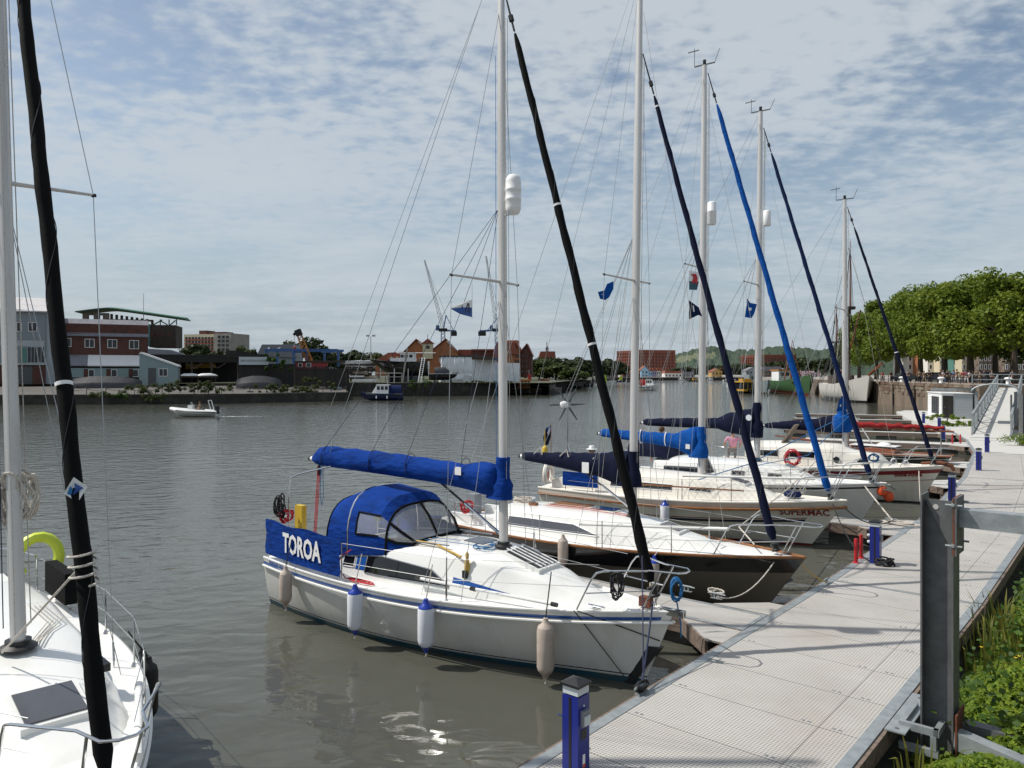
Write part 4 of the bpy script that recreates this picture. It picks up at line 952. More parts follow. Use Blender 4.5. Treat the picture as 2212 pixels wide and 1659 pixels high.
# sprayhood and stern gear
def hood(b,x0,x1,w,zb,zt,m):
    rows=[]
    for f,hh in ((0,.0),(.28,.7),(.6,1.),(1,.94)):
        x=x1+(x0-x1)*f; rows.append([Vector((x,-w*math.cos(PI*k/12),zb+(zt-zb)*hh*math.sin(PI*k/12)**.6+.04)) for k in range(13)])
    return b.add(MB().loft(rows,closed=False),'sprayhood',m,ang=80)
hood(B3,1.5,2.7,.8,1.62,2.1,'canvas_blue')
mb=MB(); mb.box(.5,2.0,-.86,-.70,.95,1.35).box(.5,2.0,.70,.86,.95,1.35).box(.4,.5,-.86,.86,.95,1.3); B3.add(mb,'cockpit_coaming','cream_deck',smooth=False)
for sd in (-1,1): B3.add(MB().box(1.0,2.2,sd*1.2-.02,sd*1.2+.02,1.2,1.62),'dodger','canvas_blue',smooth=False)
def windgen():
    b=B3; c=Vector((.55,-.15,3.62))
    o=b.add(MB().cyl((.55,-.15,1.0),(.55,-.15,3.5),.024,n=8),'generator_pole','steel')
    for dx,dy in ((.9,.5),(.9,-.5)): b.add(MB().cyl((.55,-.15,2.4),(.55+dx*.8,-.15+dy,1.05),.014,n=6),'pole_stay','steel',o)
    g=b.add(MB().lathe([(.02,0),(.09,.02),(.115,.08),(.115,.14),(.09,.22),(.02,.26)],16,Matrix.Translation(c)@Matrix.Rotation(PI/2,4,'X')@Matrix.Rotation(R(-35),4,'Y')),'generator_hub','hi_white',o)
    n=Vector((.57,-.82,0)).normalized(); ux=Vector((n.y,-n.x,0))*-1; uz=Vector((0,0,1))
    for k in range(6):
        a=R(60*k+2); d=ux*math.cos(a)+uz*math.sin(a); e=n.cross(d); cc=c+n*.03
        b.add(MB().add([cc+d*.1-e*.045,cc+d*.1+e*.03,cc+d*.56+e*.02+n*.01,cc+d*.58-e*.02+n*.02,cc+d*.1-e*.045+n*.012,cc+d*.1+e*.03+n*.012,cc+d*.56+e*.02+n*.02,cc+d*.58-e*.02+n*.03],[(0,1,2,3),(7,6,5,4),(0,4,5,1),(1,5,6,2),(2,6,7,3),(3,7,4,0)]),'blade','galv_dark',o,smooth=False)
windgen()
B3.add(MB().lathe([(.02,0),(.09,.03),(.1,.1),(.1,.3),(.06,.36),(.015,.38),(.012,.85)],10,Matrix.Translation((.1,-.8,1.95))),'danbuoy','yellow')
B3.add(MB().tube([(.3,-.9+.22*math.sin(a)*1.,1.45+.32*math.cos(a)) for a in [R(k) for k in range(-140,141,20)]],.08,8),'horseshoe_buoy','cream_deck')
B3.add(MB().tube([(.3,-.98,1.2),(.3,-.98,1.55)],[.045,.05],8),'rescue_light','orange')
ef=B3.world((.05,-.35,2.0))
fl=flag(ef+Vector((0,0,.95)),'dark blue ensign with a small union flag on the stern of SUPERMAC',[([(0,0),(0,-.34),(.10,-.62),(.22,-.66),(.26,-.40),(.16,-.1)],'canvas_navy','cloth',.002),([(.01,-.02),(.01,-.20),(.10,-.36),(.14,-.16),(.10,-.06)],'stripe_blue','canton',.004),([(.01,-.09),(.01,-.13),(.12,-.29),(.13,-.24)],'hi_white','canton_cross',.006),([(.05,-.04),(.07,-.04),(.10,-.32),(.08,-.32)],'hi_white','canton_cross',.006),([(.01,-.10),(.01,-.12),(.12,-.27),(.125,-.25)],'red_paint','canton_cross',.008)],None,(-.9,-.3,0),amp=.04)
MB().cyl((0,0,-1.0),(0,0,.06),.012,n=6).build('flag_staff','teak',fl)
side_fender(B3,1437,1113,'pale grey fender with blue top on the side of SUPERMAC',m='fender_white',cap='fender_blue',h=.75,r=.13,tz=.1)
flag(B3.world(B3.mp(7.66)+Vector((-.2,-.55,-.1))),'small red and white dragon courtesy flag below the SUPERMAC spreader',[([(0,0),(0,-.30),(.28,-.32),(.30,-.04)],'hi_white','cloth',.002),([(0,-.30),(0,-.55),(.22,-.56),(.28,-.32)],'boot_blue','green_half',.002),([(.05,-.10),(.12,-.20),(.06,-.38),(.16,-.34),(.22,-.42),(.24,-.22),(.20,-.10)],'red_paint','emblem',.006)],None,(.95,.1,0),amp=.04,seed=1)
flag(B3.world(B3.mp(7.66)+Vector((-.2,-.55,-.95))),'small navy blue flag lowest on the SUPERMAC flag halyard',[([(0,0),(0,-.55),(.28,-.42),(.40,-.46),(.30,-.2)],'canvas_dkblue','cloth',.002),([(.10,-.15),(.14,-.15),(.16,-.33),(.12,-.33)],'hi_white','letter_stroke',.005)],None,(.95,.1,0),amp=.04,seed=3)
rope('mooring_rope','dark bow line from SUPERMAC to the blue pedestal',sag(B3.world((8.6,-.2,1.2)),G(1879,1212,DZ+.05),.25),.013,'rope_black')
rope('mooring_rope','dark bow line from SUPERMAC looping to the far finger',sag(B3.world((8.85,.0,1.1)),G(1925,1126,DZ+.08),.22),.014,'rope_black')
rope('coiled_rope','cream rope coil lying on the finger by SUPERMAC',[Vector(p)+G(1940,1132,DZ) for p in coil((0,0,.03),.42,4,(-.76,.65,0),(.65,.76,0),7,.45,.008)],.016,'rope_white')
# ================================================================ YACHT 4
B4=Boat('sailing_yacht','white yacht with navy boom cover and dark blue furled jib behind SUPERMAC',(11.15,22.9),R(-35),9.3,3.0,(1.1,1.12,1.34),.75,1.0,-.2)
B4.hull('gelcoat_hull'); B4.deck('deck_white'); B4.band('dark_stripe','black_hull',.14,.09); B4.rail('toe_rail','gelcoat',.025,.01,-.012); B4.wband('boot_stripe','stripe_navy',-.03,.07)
B4.cabin('gelcoat',[(2.2,1.0,.86,.62),(3.4,1.02,.88,.66),(5.2,.92,.76,.62),(6.2,.74,.54,.5),(6.9,.52,.34,.3),(7.4,.3,.16,.08)])
B4.window('window','window_dark',[(2.6,.45,.80),(4.2,.45,.80)],frame='grey_plastic'); B4.window('window','window_dark',[(4.9,.48,.74),(5.3,.48,.74)],frame='grey_plastic'); B4.window('window','window_dark',[(6.0,.48,.74),(6.4,.48,.74)],frame='grey_plastic')
h4=B4.hatch(6.6,0,.5,.5,.06)
B4.add(MB().box(5.35,5.42,-.28,.28,0,.6,Matrix.Translation((.55,0,B4.ctop(6.)-.05))@Matrix.Rotation(R(35),4,'Y')@Matrix.Translation((-5.35,0,0))),'open_hatch_lid','hatch_glass',smooth=False) if 0 else None
B4.mast(5.45,1.8,13.15,.08,rake=-.12); B4.jib(8.85,1.55,12.6,'canvas_dkblue',.085,.05,drop=.9)
B4.rig(7.5,.85,.2,split=True); B4.halyards(12.5,4)
c4=B4.boom(2.95,4.0,'canvas_navy',z2=2.86,prof=[(0,.55,.42,.20),(.1,.45,.36,.22),(.24,.34,.26,.17),(.30,.2,.16,.12),(.6,.19,.14,.11),(.95,.15,.10,.09),(.985,.1,.05,.05)],collar=(.42,.72),seed=4)
B4.add(MB().tube([(5.25,-.2,3.18),(5.25,-.205,3.18)],.1,14),'round_badge','fender_white',c4)
o=B4.add(MB().lathe([(.1,0),(.12,.03),(.12,.48),(.1,.5)],14,Matrix.Translation(B4.mp(9.4)+Vector((.25,0,0)))),'radar_reflector','hi_white',ang=60)
B4.add(MB().bar(B4.mp(9.5)+Vector((.06,0,0)),B4.mp(9.5)+Vector((.2,0,0)),.05,.03),'bracket','steel',o,smooth=False)
masthead(B4,.45)
B4.pulpit(.62,7.95,.25); B4.pushpit(.62,1.1); B4.lifelines([2.4,4.0,5.4,6.8],.60)
hood(B4,1.2,2.7,.85,1.72,2.35,'canvas_navy')
pr_=Matrix.Translation((4.35,-1.28,1.45))@Matrix.Rotation(R(-20),4,'Y')@Matrix.Rotation(R(18),4,'X')
sp=B4.add(MB().box(-.16,.16,-.015,.015,-.05,.75,pr_),'solar_panel','hi_white',smooth=False); B4.add(MB().box(-.13,.13,-.02,-.013,-.02,.72,pr_),'solar_cells','hatch_glass',sp,smooth=False)
net(B4,5.4,7.9,-1,'rope_white',.55,.1)
B4.add(MB().cyl((6.3,-.98,1.62),(8.9,-.3,1.95),.028,n=8),'spinnaker_pole','spar_white')
flag(B4.world(B4.mp(7.5)+Vector((-.2,-.6,-.45))),'small bright blue flag under the spreader of the white yacht behind SUPERMAC',[([(0,0),(0,-.25),(-.06,-.62),(.14,-.66),(.26,-.50),(.36,-.2),(.12,-.16)],'canvas_bright','cloth',.002),([(.05,-.3),(.2,-.34),(.22,-.40),(.06,-.42)],'hi_white','emblem',.005)],None,(.95,.1,0),amp=.05,seed=3)
MB().prism([(0,0),(.55,.95),(.35,1.05),(-.22,.12)],-.015,.015,Matrix.Translation(G(1871,1098,.0)+Vector((-.2,0,.15)))@Matrix.Rotation(R(-35),4,'Z')).build('bow_guard','galv',None,label='grey metal plate hung below the bow of the yacht behind SUPERMAC',cat='plate')
rope('mooring_rope','pale bow rope from the yacht behind SUPERMAC down to the finger',sag(B4.world((8.7,-.2,1.3)),G(1928,1124,DZ+.1),.02),.022,'rope_white')
an=B4.world((9.15,-.05,1.05))
o=thing('fender','two orange ball fenders hanging under the grey bow anchor','fender',an); MB().lathe([(.02,-.16),(.12,-.11),(.16,0),(.12,.11),(.02,.16)],14,Matrix.Translation((.05,0,.06))).build('orange_ball','orange',o,True); MB().lathe([(.02,-.16),(.12,-.11),(.16,0),(.12,.11),(.02,.16)],14,Matrix.Translation((.24,0,-.10))).build('orange_ball','orange',o,True)
MB().bar((-.3,0,.35),(.1,0,.12),.06,.05).bar((.1,-.18,.12),(.1,.18,.12),.18,.03).bar((.25,0,.25),(.45,0,.1),.16,.03).build('anchor','galv',o)
# ================================================================ YACHT 5: Billie-Anne
B5=Boat('sailing_yacht','cream motor-sailer with red stripe lettered Billie-Anne on the bow',(15.15,27.0),R(-35),8.3,2.9,(1.1,1.12,1.36),.75,.95,.0)
B5.hull('cream_hull'); B5.deck('cream_deck'); B5.band('red_stripe','red_stripe',.24,.10,off=.008); B5.band('red_pinstripe','red_stripe',.50,.48,t0=.55,k=1); B5.rail('toe_rail','cream_deck',.03,.01,-.012); B5.wband('boot_stripe','black_hull',-.03,.05)
B5.cabin('cream_deck',[(1.6,1.05,.95,.80),(3.0,1.08,.95,.86),(4.8,1.0,.85,.80),(5.4,.9,.72,.58),(6.2,.72,.5,.45),(6.6,.5,.3,.12)])
B5.window('window','window_dark',[(2.1,.52,.88),(2.9,.52,.88)],frame='hi_white'); B5.window('window','window_dark',[(3.2,.52,.88),(4.2,.52,.88)],frame='hi_white')
for x in (4.95,5.75):
    o=B5.add(MB().tube([B5.side(x,.5,-1,-.01),B5.side(x,.5,-1,.03)],.11,14),'porthole','window_dark'); B5.add(MB().tube([B5.side(x,.5,-1,.012)+Vector((.115*math.cos(a),0,.115*math.sin(a))) for a in [2*PI*k/14 for k in range(14)]],.02,5,closed=True),'porthole_rim','steel',o)
B5.text('Billie-Anne',.19,7.25,1.03,'red_stripe',bold=.006,slope=.03)
B5.mast(5.05,1.75,11.15,.075,rake=.0,m='mast_alu'); B5.jib(7.95,1.62,10.85,'canvas_navy',.075,.04,drop=.8,band=(.45,))
B5.rig(7.0,.8,.15,split=True,lower=True); B5.halyards(10.8,2); masthead(B5,.5)
c5=B5.boom(2.72,2.95,'canvas_navy',z2=2.55,prof=[(0,.36,.36,.17),(.15,.32,.32,.16),(.35,.22,.24,.13),(.7,.16,.16,.1),(.95,.1,.1,.07),(.985,.06,.05,.04)],collar=(.1,.1),seed=8)
B5.add(MB().loft([[B5.mp(z)+Vector((r*1.1*math.cos(a)-.08,r*math.sin(a),0)) for a in [2*PI*j/14 for j in range(14)]] for z,r in ((2.42,.25),(2.55,.32),(2.8,.34),(3.0,.30),(3.1,.17),(3.35,.12))]),'mast_bag','canvas_bright',c5)
B5.pulpit(.62,7.0,.3); B5.pushpit(.62,.9); B5.lifelines([1.9,3.4,4.9,6.2],.60)
B5.add(MB().box(2.9,2.96,-.4,.35,0,.85,Matrix.Translation((2.9,-.3,B5.ctop(2.9)-.02))@Matrix.Rotation(R(35),4,'Y')@Matrix.Translation((-2.9,0,0))),'open_hatch_lid','teak_grey',smooth=False)
B5.add(MB().lathe([(.12,0),(.12,.06),(.06,.12),(.08,.18),(.02,.2)],12,Matrix.Translation((7.1,0,1.36))),'windlass','steel')
B5.add(MB().tube([(7.6,.05,1.42),(8.2,.02,1.48),(8.55,0,1.40),(8.62,0,1.22)],[.05,.07,.08,.05],8),'anchor','rust')
rope('coiled_rope','red rope coil hanging on the lifeline between the two farther yachts',[B5.world(p) for p in coil((3.55,-1.5,1.5),.24,9,(1,.1,0),(0,0,1),15,1.1,.06)],.014,'rope_red')
rope('coiled_rope','blue rope coil tied to the pulpit of the yacht behind SUPERMAC',[B4.world(p) for p in coil((8.9,.3,2.05),.13,6,(1,.1,0),(0,0,1),16,.8,.04)],.012,'rope_blue')
rope('mooring_rope','pair of pale bow ropes from Billie-Anne to the walkway',sag(B5.world((7.6,-.55,1.2)),G(1990,1086,DZ),.35),.016,'rope_white')
flag(B5.world(B5.mp(3.85)+Vector((-.05,-.2,-.05))),'bright blue flag draped over the mast bag of Billie-Anne',[([(0,0),(-.16,-.3),(-.2,-.62),(.12,-.55),(.34,-.42),(.30,-.32)],'canvas_bright','cloth',.003),([(-.02,-.12),(.02,-.12),(-.06,-.42),(-.10,-.42)],'hi_white','letter_stroke',.006)],None,(.95,.1,0),amp=.05)
rope('halyard_line','bright blue rope stretched from SUPERMAC up to the next furled jib',[B3.world((5.2,-.9,1.65)),B3.world((6.4,-.2,2.1)),B4.world(B4.tk+B4.jd*1.95)],.013,'rope_blue')
rope('halyard_line','second bright blue rope falling from the furled jib',[B4.world(B4.tk+B4.jd*1.9),B4.world((7.2,-.6,2.1)),B4.world((5.6,-1.2,1.7))],.012,'rope_blue')
# ================================================================ YACHT 6: dark green wooden gaffer, stern toward the walkway
q0=Vector((20.0,34.9,0)); q1=Vector((15.0,39.2,0)); a6=math.atan2(q1.y-q0.y,q1.x-q0.x)
B6=Boat('wooden_yacht','dark green wooden gaff yacht with varnished rails and red furled sail',(q1.x,q1.y),a6,(q1-q0).length,2.1,(.85,.82,1.2),.35,.5,.9)
B6.hull('green_hull'); B6.deck('teak_grey'); B6.rail('varnished_rail','varnish',.035,.02,-.01); B6.wband('boot_stripe','red_boot',-.03,.06); B6.band('white_line','hi_white',.12,.10,k=1)
B6.cabin('varnish',[(2.3,.55,.5,.26),(3.2,.55,.5,.30),(4.2,.42,.36,.24),(4.4,.4,.34,.22)]); B6.add(MB().box(2.25,4.35,-.5,.5,1.16,1.19),'cabin_top','hi_white',smooth=False)
B6.add(MB().lathe([(.3,0),(.3,.05),(.2,.12),(.02,.15)],16,Matrix.Translation((2.9,0,1.19))),'round_hatch','hi_white')
B6.mast(4.6,1.0,7.35,.065,rake=.0,m='varnish'); B6.add(MB().tube([B6.mp(5.9),B6.mp(7.4)],[.075,.05],10),'mast_top','spar_white')
B6.add(MB().cyl((B6.L-.6,0,1.22),(B6.L+1.6,0,1.38),.05,.035),'bowsprit','varnish')
B6.add(MB().tube([(4.4,0,2.02),(-.05,0,1.98)],[.05,.045],8),'boom','varnish')
n=30; B6.add(MB().tube([(4.35-4.0*k/n,0,2.15+.03*math.sin(k*1.3)-.02*k/n) for k in range(n+1)],[.13*(1-.35*k/n)*(1+.2*math.sin(k*2.1)) for k in range(n+1)],9),'furled_sail','canvas_red',ang=80)
B6.add(MB().cyl((.5,-.15,.8),(.5,-.15,1.95),.03,n=8),'boom_crutch','steel')
for sd in (1,-1):
    for dx in (-.4,.2): B6.add(MB().cyl(B6.mp(5.8),(4.6+dx,sd*.95,.95),.006,n=5),'shroud','wire')
B6.add(MB().cyl(B6.mp(5.9),(B6.L+1.5,0,1.38),.006,n=5),'forestay','wire')
B6.add(MB().cyl((3.6,-.9,1.0),(4.9,-.55,3.3),.03,n=8),'boat_pole','spar_white')
side=[B6.world((x,1.05,.55)) for x in (2.2,3.9)]
for p,l in zip(side,('left','right')): 
    f=thing('fender',f'small white ring fender on the green wooden yacht, {l} one','fender',p,0); MB().tube([(0.12*math.cos(a),0,.12*math.sin(a)) for a in [2*PI*k/12 for k in range(12)]],.04,6,closed=True).build('ring','hi_white',f,True); MB().cyl((0,0,.12),(0.0,0.05,.5),.008).build('hanging_rope','rope_white',f)
# ================================================================ YACHT 0: near left, bow toward camera
B0=Boat('sailing_yacht','white yacht at the left edge with bow toward the viewer and black furled jib',(-2.98,5.86),R(-45.7),9.0,2.85,(1.05,1.08,1.26),.75,.7,-.1)
B0.hull('gelcoat_hull'); B0.deck('deck_white'); B0.rail('toe_rail','gelcoat',.03,.01,-.012); B0.rail('rubbing_strake','gelcoat',.025,-.10,.01); B0.band('navy_stripe','stripe_navy',.22,.16)
B0.cabin('gelcoat',[(2.2,1.0,.84,.55),(3.4,1.02,.84,.58),(5.4,.92,.72,.56),(6.2,.84,.60,.46),(7.0,.72,.46,.32),(7.7,.5,.26,.12),(8.0,.38,.2,.03)])
B0.hatch(7.05,-.02,.62,.60,.05); B0.window('window','window_dark',[(3.0,.4,.8),(4.8,.4,.72)],frame='grey_plastic'); B0.window('window_frame','gelcoat',[(5.1,.45,.72),(5.55,.45,.70)])
B0.mast(5.72,1.70,12.6,.085,rake=1.3,lean=-.02); B0.jib(8.62,1.42,12.4,'canvas_black',.074,.058,band=(.30,),drop=.8)
B0.rig(6.75,.98,.25,zcap=12.3,chain=1.02); B0.halyards(12,2)
for k in range(4): B0.add(MB().cyl(B0.mp(9.)+Vector((-.02,.10-.065*k,0)),B0.mp(1.9)+Vector((-.03,.13-.085*k,0)),.006,n=5),'halyard','rope_navy' if k%2 else 'rope_white')
jo=[c for c in B0.o.children if c.name.startswith('furled_jib')][0]
pj=B0.tk+B0.jd*2.32; vc=(B0.M.inverted()@Vector((0,0,4.6))-pj).normalized(); e1=Vector((0,0,1)).cross(vc).normalized(); e2=vc.cross(e1)
def onj(poly,m,off,nm,par): return B0.add(MB().add([pj+vc*(.082+off)-vc*(x*x*3.2)+e1*x+e2*y for x,y in poly],[tuple(range(len(poly)))]),nm,m,par,smooth=False)
lb=onj([(-.085,-.03),(.02,-.115),(.095,.015),(-.01,.105)],'hi_white',.006,'label_patch',jo)
onj([(-.02,-.05),(.065,.005),(-.005,.055),(.0,.0)],'stripe_blue',.012,'label_sail',jo); onj([(-.06,-.035),(-.03,-.05),(-.015,.0),(-.035,.03)],'rope_blue',.012,'label_sail',jo)
B0.pulpit(.60,7.75,.15,mid=False); B0.pushpit(.62,1.1); B0.lifelines([2.4,4.0,5.6,7.0],.60)
rope('mooring_rope','pale rope wrapped around the black furled jib at the left edge',[B0.world(B0.tk+B0.jd*(1.50+.28*k/40)+Vector((.11*math.cos(k*.5),.11*math.sin(k*.5),0))) for k in range(41)]+[B0.world((6.0,-.2,1.75))],.011,'rope_white')
B0.add(MB().cyl((6.6,.93,B0.sx(6.6)+.12),(8.35,.34,B0.sx(8.3)+.10),.042,n=10),'spinnaker_pole','spar_white')
B0.add(MB().box(6.1,6.5,.60,.68,B0.ctop(6.3,.6)-.1,B0.ctop(6.3,.6)-.02),'rope_organiser','black_plastic',smooth=False)
for k in range(4): B0.add(MB().tube([(5.75,.1+.03*k,B0.ctop(5.7)+.05),(5.0,.45+.05*k,B0.ctop(5.,.5)+.03),(4.,.45+.05*k,B0.ctop(4.,.5)+.03)],.007,5),'control_line','rope_white')
B0.add(MB().tube(coil((5.45,.05,3.25),.12,10,(.7,.7,0),(0,0,1),6,2.2,.05),.016,5),'coiled_halyard','rope_white')
B0.add(MB().tube([(1.0,1.25+.30*math.sin(a),1.62+.34*math.cos(a)) for a in [R(k) for k in range(-130,131,20)]],.085,8),'lifebuoy','lime')
B0.add(MB().box(1.7,2.8,1.18,1.34,1.25,1.70),'rail_cover','canvas_black',smooth=False)
B0.add(MB().tube([(.25,.0,1.6),(.22,-.2,1.95),(.2,-.1,2.2)],[.05,.06,.04],6),'ensign_roll','red_paint')
x=B0.find(310,lambda x:B0.bx(x)+.1,.8); 
for dx,l in ((-.22,'farther'),(.10,'nearer')):
    xx=x+dx; fender(B0.world((xx,B0.bx(xx)+.13,.74)),f'black fender on the left edge yacht, {l} of the pair',m='rubber',cap='rubber',h=.72,r=.12,top=B0.world((xx,B0.bx(xx)-.04,B0.sx(xx)+.3)),rope='rope_black')
mb=MB(); mb.box(.5,2.2,-.86,-.70,.95,1.35).box(.5,2.2,.70,.86,.95,1.35); B0.add(mb,'cockpit_coaming','gelcoat',smooth=False)

# extra running rigging on the middle yachts
for bt,zs in ((B2,7.6),(B3,8.6),(B4,8.4),(B5,7.6)):
    for f in (.25,.5,.78):
        p=bt.bA.lerp(bt.bB,f)
        for sd in (1,-1): bt.add(MB().cyl(bt.mp(zs)+Vector((-.08,0,0)),p+Vector((0,sd*.12,.1)),.0045,n=4),'lazy_jack','wire')
    bt.add(MB().cyl(bt.mp(bt.mz1-.2),bt.bB,.0045,n=4),'topping_lift','wire')
    for sd in (1,-1): bt.add(MB().cyl(bt.mp(zs-1.2)+Vector((-.1,sd*.45,0)),(bt.xm-.3,sd*(bt.bx(bt.xm)-.2),bt.sx(bt.xm)+.1),.004,n=4),'flag_halyard','rope_white')
    bt.add(MB().cyl(bt.mp(bt.mz1-1.0)+Vector((.1,0,0)),(bt.L-1.6,0.1,bt.sx(bt.L-1.6)+.2),.0045,n=4),'spare_halyard','rope_white')
    for k in range(6): bt.add(MB().tube([bt.mp(bt.mz0+.3)+Vector((.05*math.cos(k),.10*math.sin(k*2),0)),bt.mp(bt.mz0+.9)+Vector((.12*math.cos(k*1.3),.13*math.sin(k*1.7),0)),bt.mp(bt.mz0+1.3)+Vector((.1*math.cos(k),.09*math.sin(k),0))],.008,5),'hanging_line',['rope_white','rope_red','rope_blue'][k%3])
rope('coiled_rope','pale rope looped down from the bright blue furled jib of SUPERMAC',[B2.world((7.9,-.2,1.3)),B2.world((7.4,.3,1.5)),B3.world((7.6,-.5,1.6)),B3.world(B3.tk+B3.jd*.9)],.014,'rope_white')
# ================================================================ FAR BANK: dockyard
mat('quay_dark',(.030,.028,.024),.85,scale=.5,rgb2=(.06,.055,.045),bump=.05,bs=1.5)
mat('pavement',(.105,.095,.085),.85,scale=.4,rgb2=(.07,.065,.055))
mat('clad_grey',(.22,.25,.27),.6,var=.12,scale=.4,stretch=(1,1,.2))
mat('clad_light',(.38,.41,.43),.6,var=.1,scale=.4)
mat('roof_pale',(.52,.50,.50),.6,scale=.3,rgb2=(.42,.40,.40))
mat('roof_slate',(.20,.20,.23),.7,scale=.8,rgb2=(.15,.15,.17))
mat('roof_white',(.75,.73,.72),.6,var=.06,scale=.5)
mat('brick_dark',(.105,.040,.028),.85,scale=1.2,rgb2=(.06,.03,.025),bump=.01,bs=8)
mat('wall_blue',(.24,.32,.33),.7,var=.08,scale=.5)
mat('wall_green',(.09,.22,.19),.7,var=.1)
mat('door_grey',(.08,.085,.09),.6,var=.1)
mat('copper_green',(.045,.16,.095),.6,scale=1,rgb2=(.03,.09,.06))
mat('old_timber',(.06,.045,.035),.85,scale=1.5,rgb2=(.03,.024,.02))
mat('ruin_wall',(.20,.16,.13),.9,scale=.9,rgb2=(.08,.05,.04))
mat('shed_dark',(.022,.020,.018),.9,scale=.8,rgb2=(.035,.032,.03),stretch=(3,3,.3))
mat('tarp_grey',(.042,.042,.048),.55,var=.12,scale=.8,bump=.03,bs=1.5)
mat('sign_white',(.50,.54,.56),.5,var=.04)
mat('sign_ink',(.03,.05,.07),.5)
mat('glass',(.012,.015,.018),.08,var=.1)
mat('crane_orange',(.46,.17,.02),.5,scale=2,rgb2=(.30,.10,.02))
mat('crane_yellow',(.48,.27,.02),.5,var=.1)
mat('gantry_blue',(.025,.10,.30),.5,scale=1,rgb2=(.09,.14,.22))
mat('brick_orange',(.36,.14,.06),.85,scale=.5,rgb2=(.26,.10,.05))
mat('roof_red',(.27,.085,.052),.85,scale=.8,rgb2=(.20,.06,.04),bump=.03,bs=6)
mat('render_cream',(.60,.53,.38),.8,var=.06)
mat('wrap_white',(.80,.82,.86),.35,var=.1,scale=.6,bump=.25,bs=.7)
mat('red_wall',(.30,.03,.03),.6,var=.12)
mat('bare_metal',(.45,.45,.44),.5,.3,var=.1)
mat('concrete',(.34,.31,.28),.85,scale=.5,rgb2=(.26,.23,.21))
class Fac:   # a frontage line: local x to the right along it, y back, z up (z absolute)
    def __init__(s,name,label,cat,u,Y,ang,group=None):
        o=P(u,V0,Y); s.O=Vector((o.x,o.y)); s.D=Vector((math.cos(ang),math.sin(ang)))
        s.o=thing(name,label,cat,(o.x,o.y,0),ang,group)
    def x(s,u,y=0.):
        k=(u-U0)/F; n=Vector((-s.D.y,s.D.x)); O=s.O+n*y
        return (k*O.y-O.x)/(s.D.x-k*s.D.y)
    def z(s,u,v,y=0.):
        x=s.x(u,y); n=Vector((-s.D.y,s.D.x)); Y=(s.O+s.D*x+n*y).y
        return H+(V0-v)/F*Y
    def box(s,name,m,u0,u1,v0,v1,y0,y1,parent=None,uref=None,z0=None,z1=None):
        """v0 top, v1 bottom in pixels at front face y0"""
        xa,xb=s.x(u0,y0),s.x(u1,y0); um=uref or (u0+u1)/2
        za=s.z(um,v1,y0) if z0 is None else z0; zb=s.z(um,v0,y0) if z1 is None else z1
        return MB().box(xa,xb,y0,y1,za,zb).build(name,m,parent or s.o)
    def poly(s,name,m,pts,y0,y1,parent=None):
        pp=[(s.x(u,y0),s.z(u,v,y0)) for u,v in pts]
        a=sum(pp[i][0]*pp[(i+1)%len(pp)][1]-pp[(i+1)%len(pp)][0]*pp[i][1] for i in range(len(pp)))
        if a<0: pp=pp[::-1]
        return MB().prism(pp,y0,y1).build(name,m,parent or s.o)
    def window(s,u0,u1,v0,v1,y=0.,nx=2,m='glass',fr='hi_white',fw=.09,parent=None):
        um=(u0+u1)/2; xa,xb=s.x(u0,y),s.x(u1,y); za,zb=s.z(um,v1,y),s.z(um,v0,y)
        mb=MB(); mb.box(xa-fw,xb+fw,y-.07,y-.005,zb,zb+fw); mb.box(xa-fw,xb+fw,y-.07,y-.005,za-fw,za); mb.box(xa-fw,xa,y-.07,y-.005,za,zb); mb.box(xb,xb+fw,y-.07,y-.005,za,zb)
        for k in range(1,nx):
            xx=xa+(xb-xa)*k/nx; mb.box(xx-fw*.4,xx+fw*.4,y-.065,y-.005,za,zb)
        o=mb.build('window',fr,parent or s.o); MB().box(xa,xb,y-.035,y-.012,za,zb).build('pane',m,o); return o
QA=R(24)
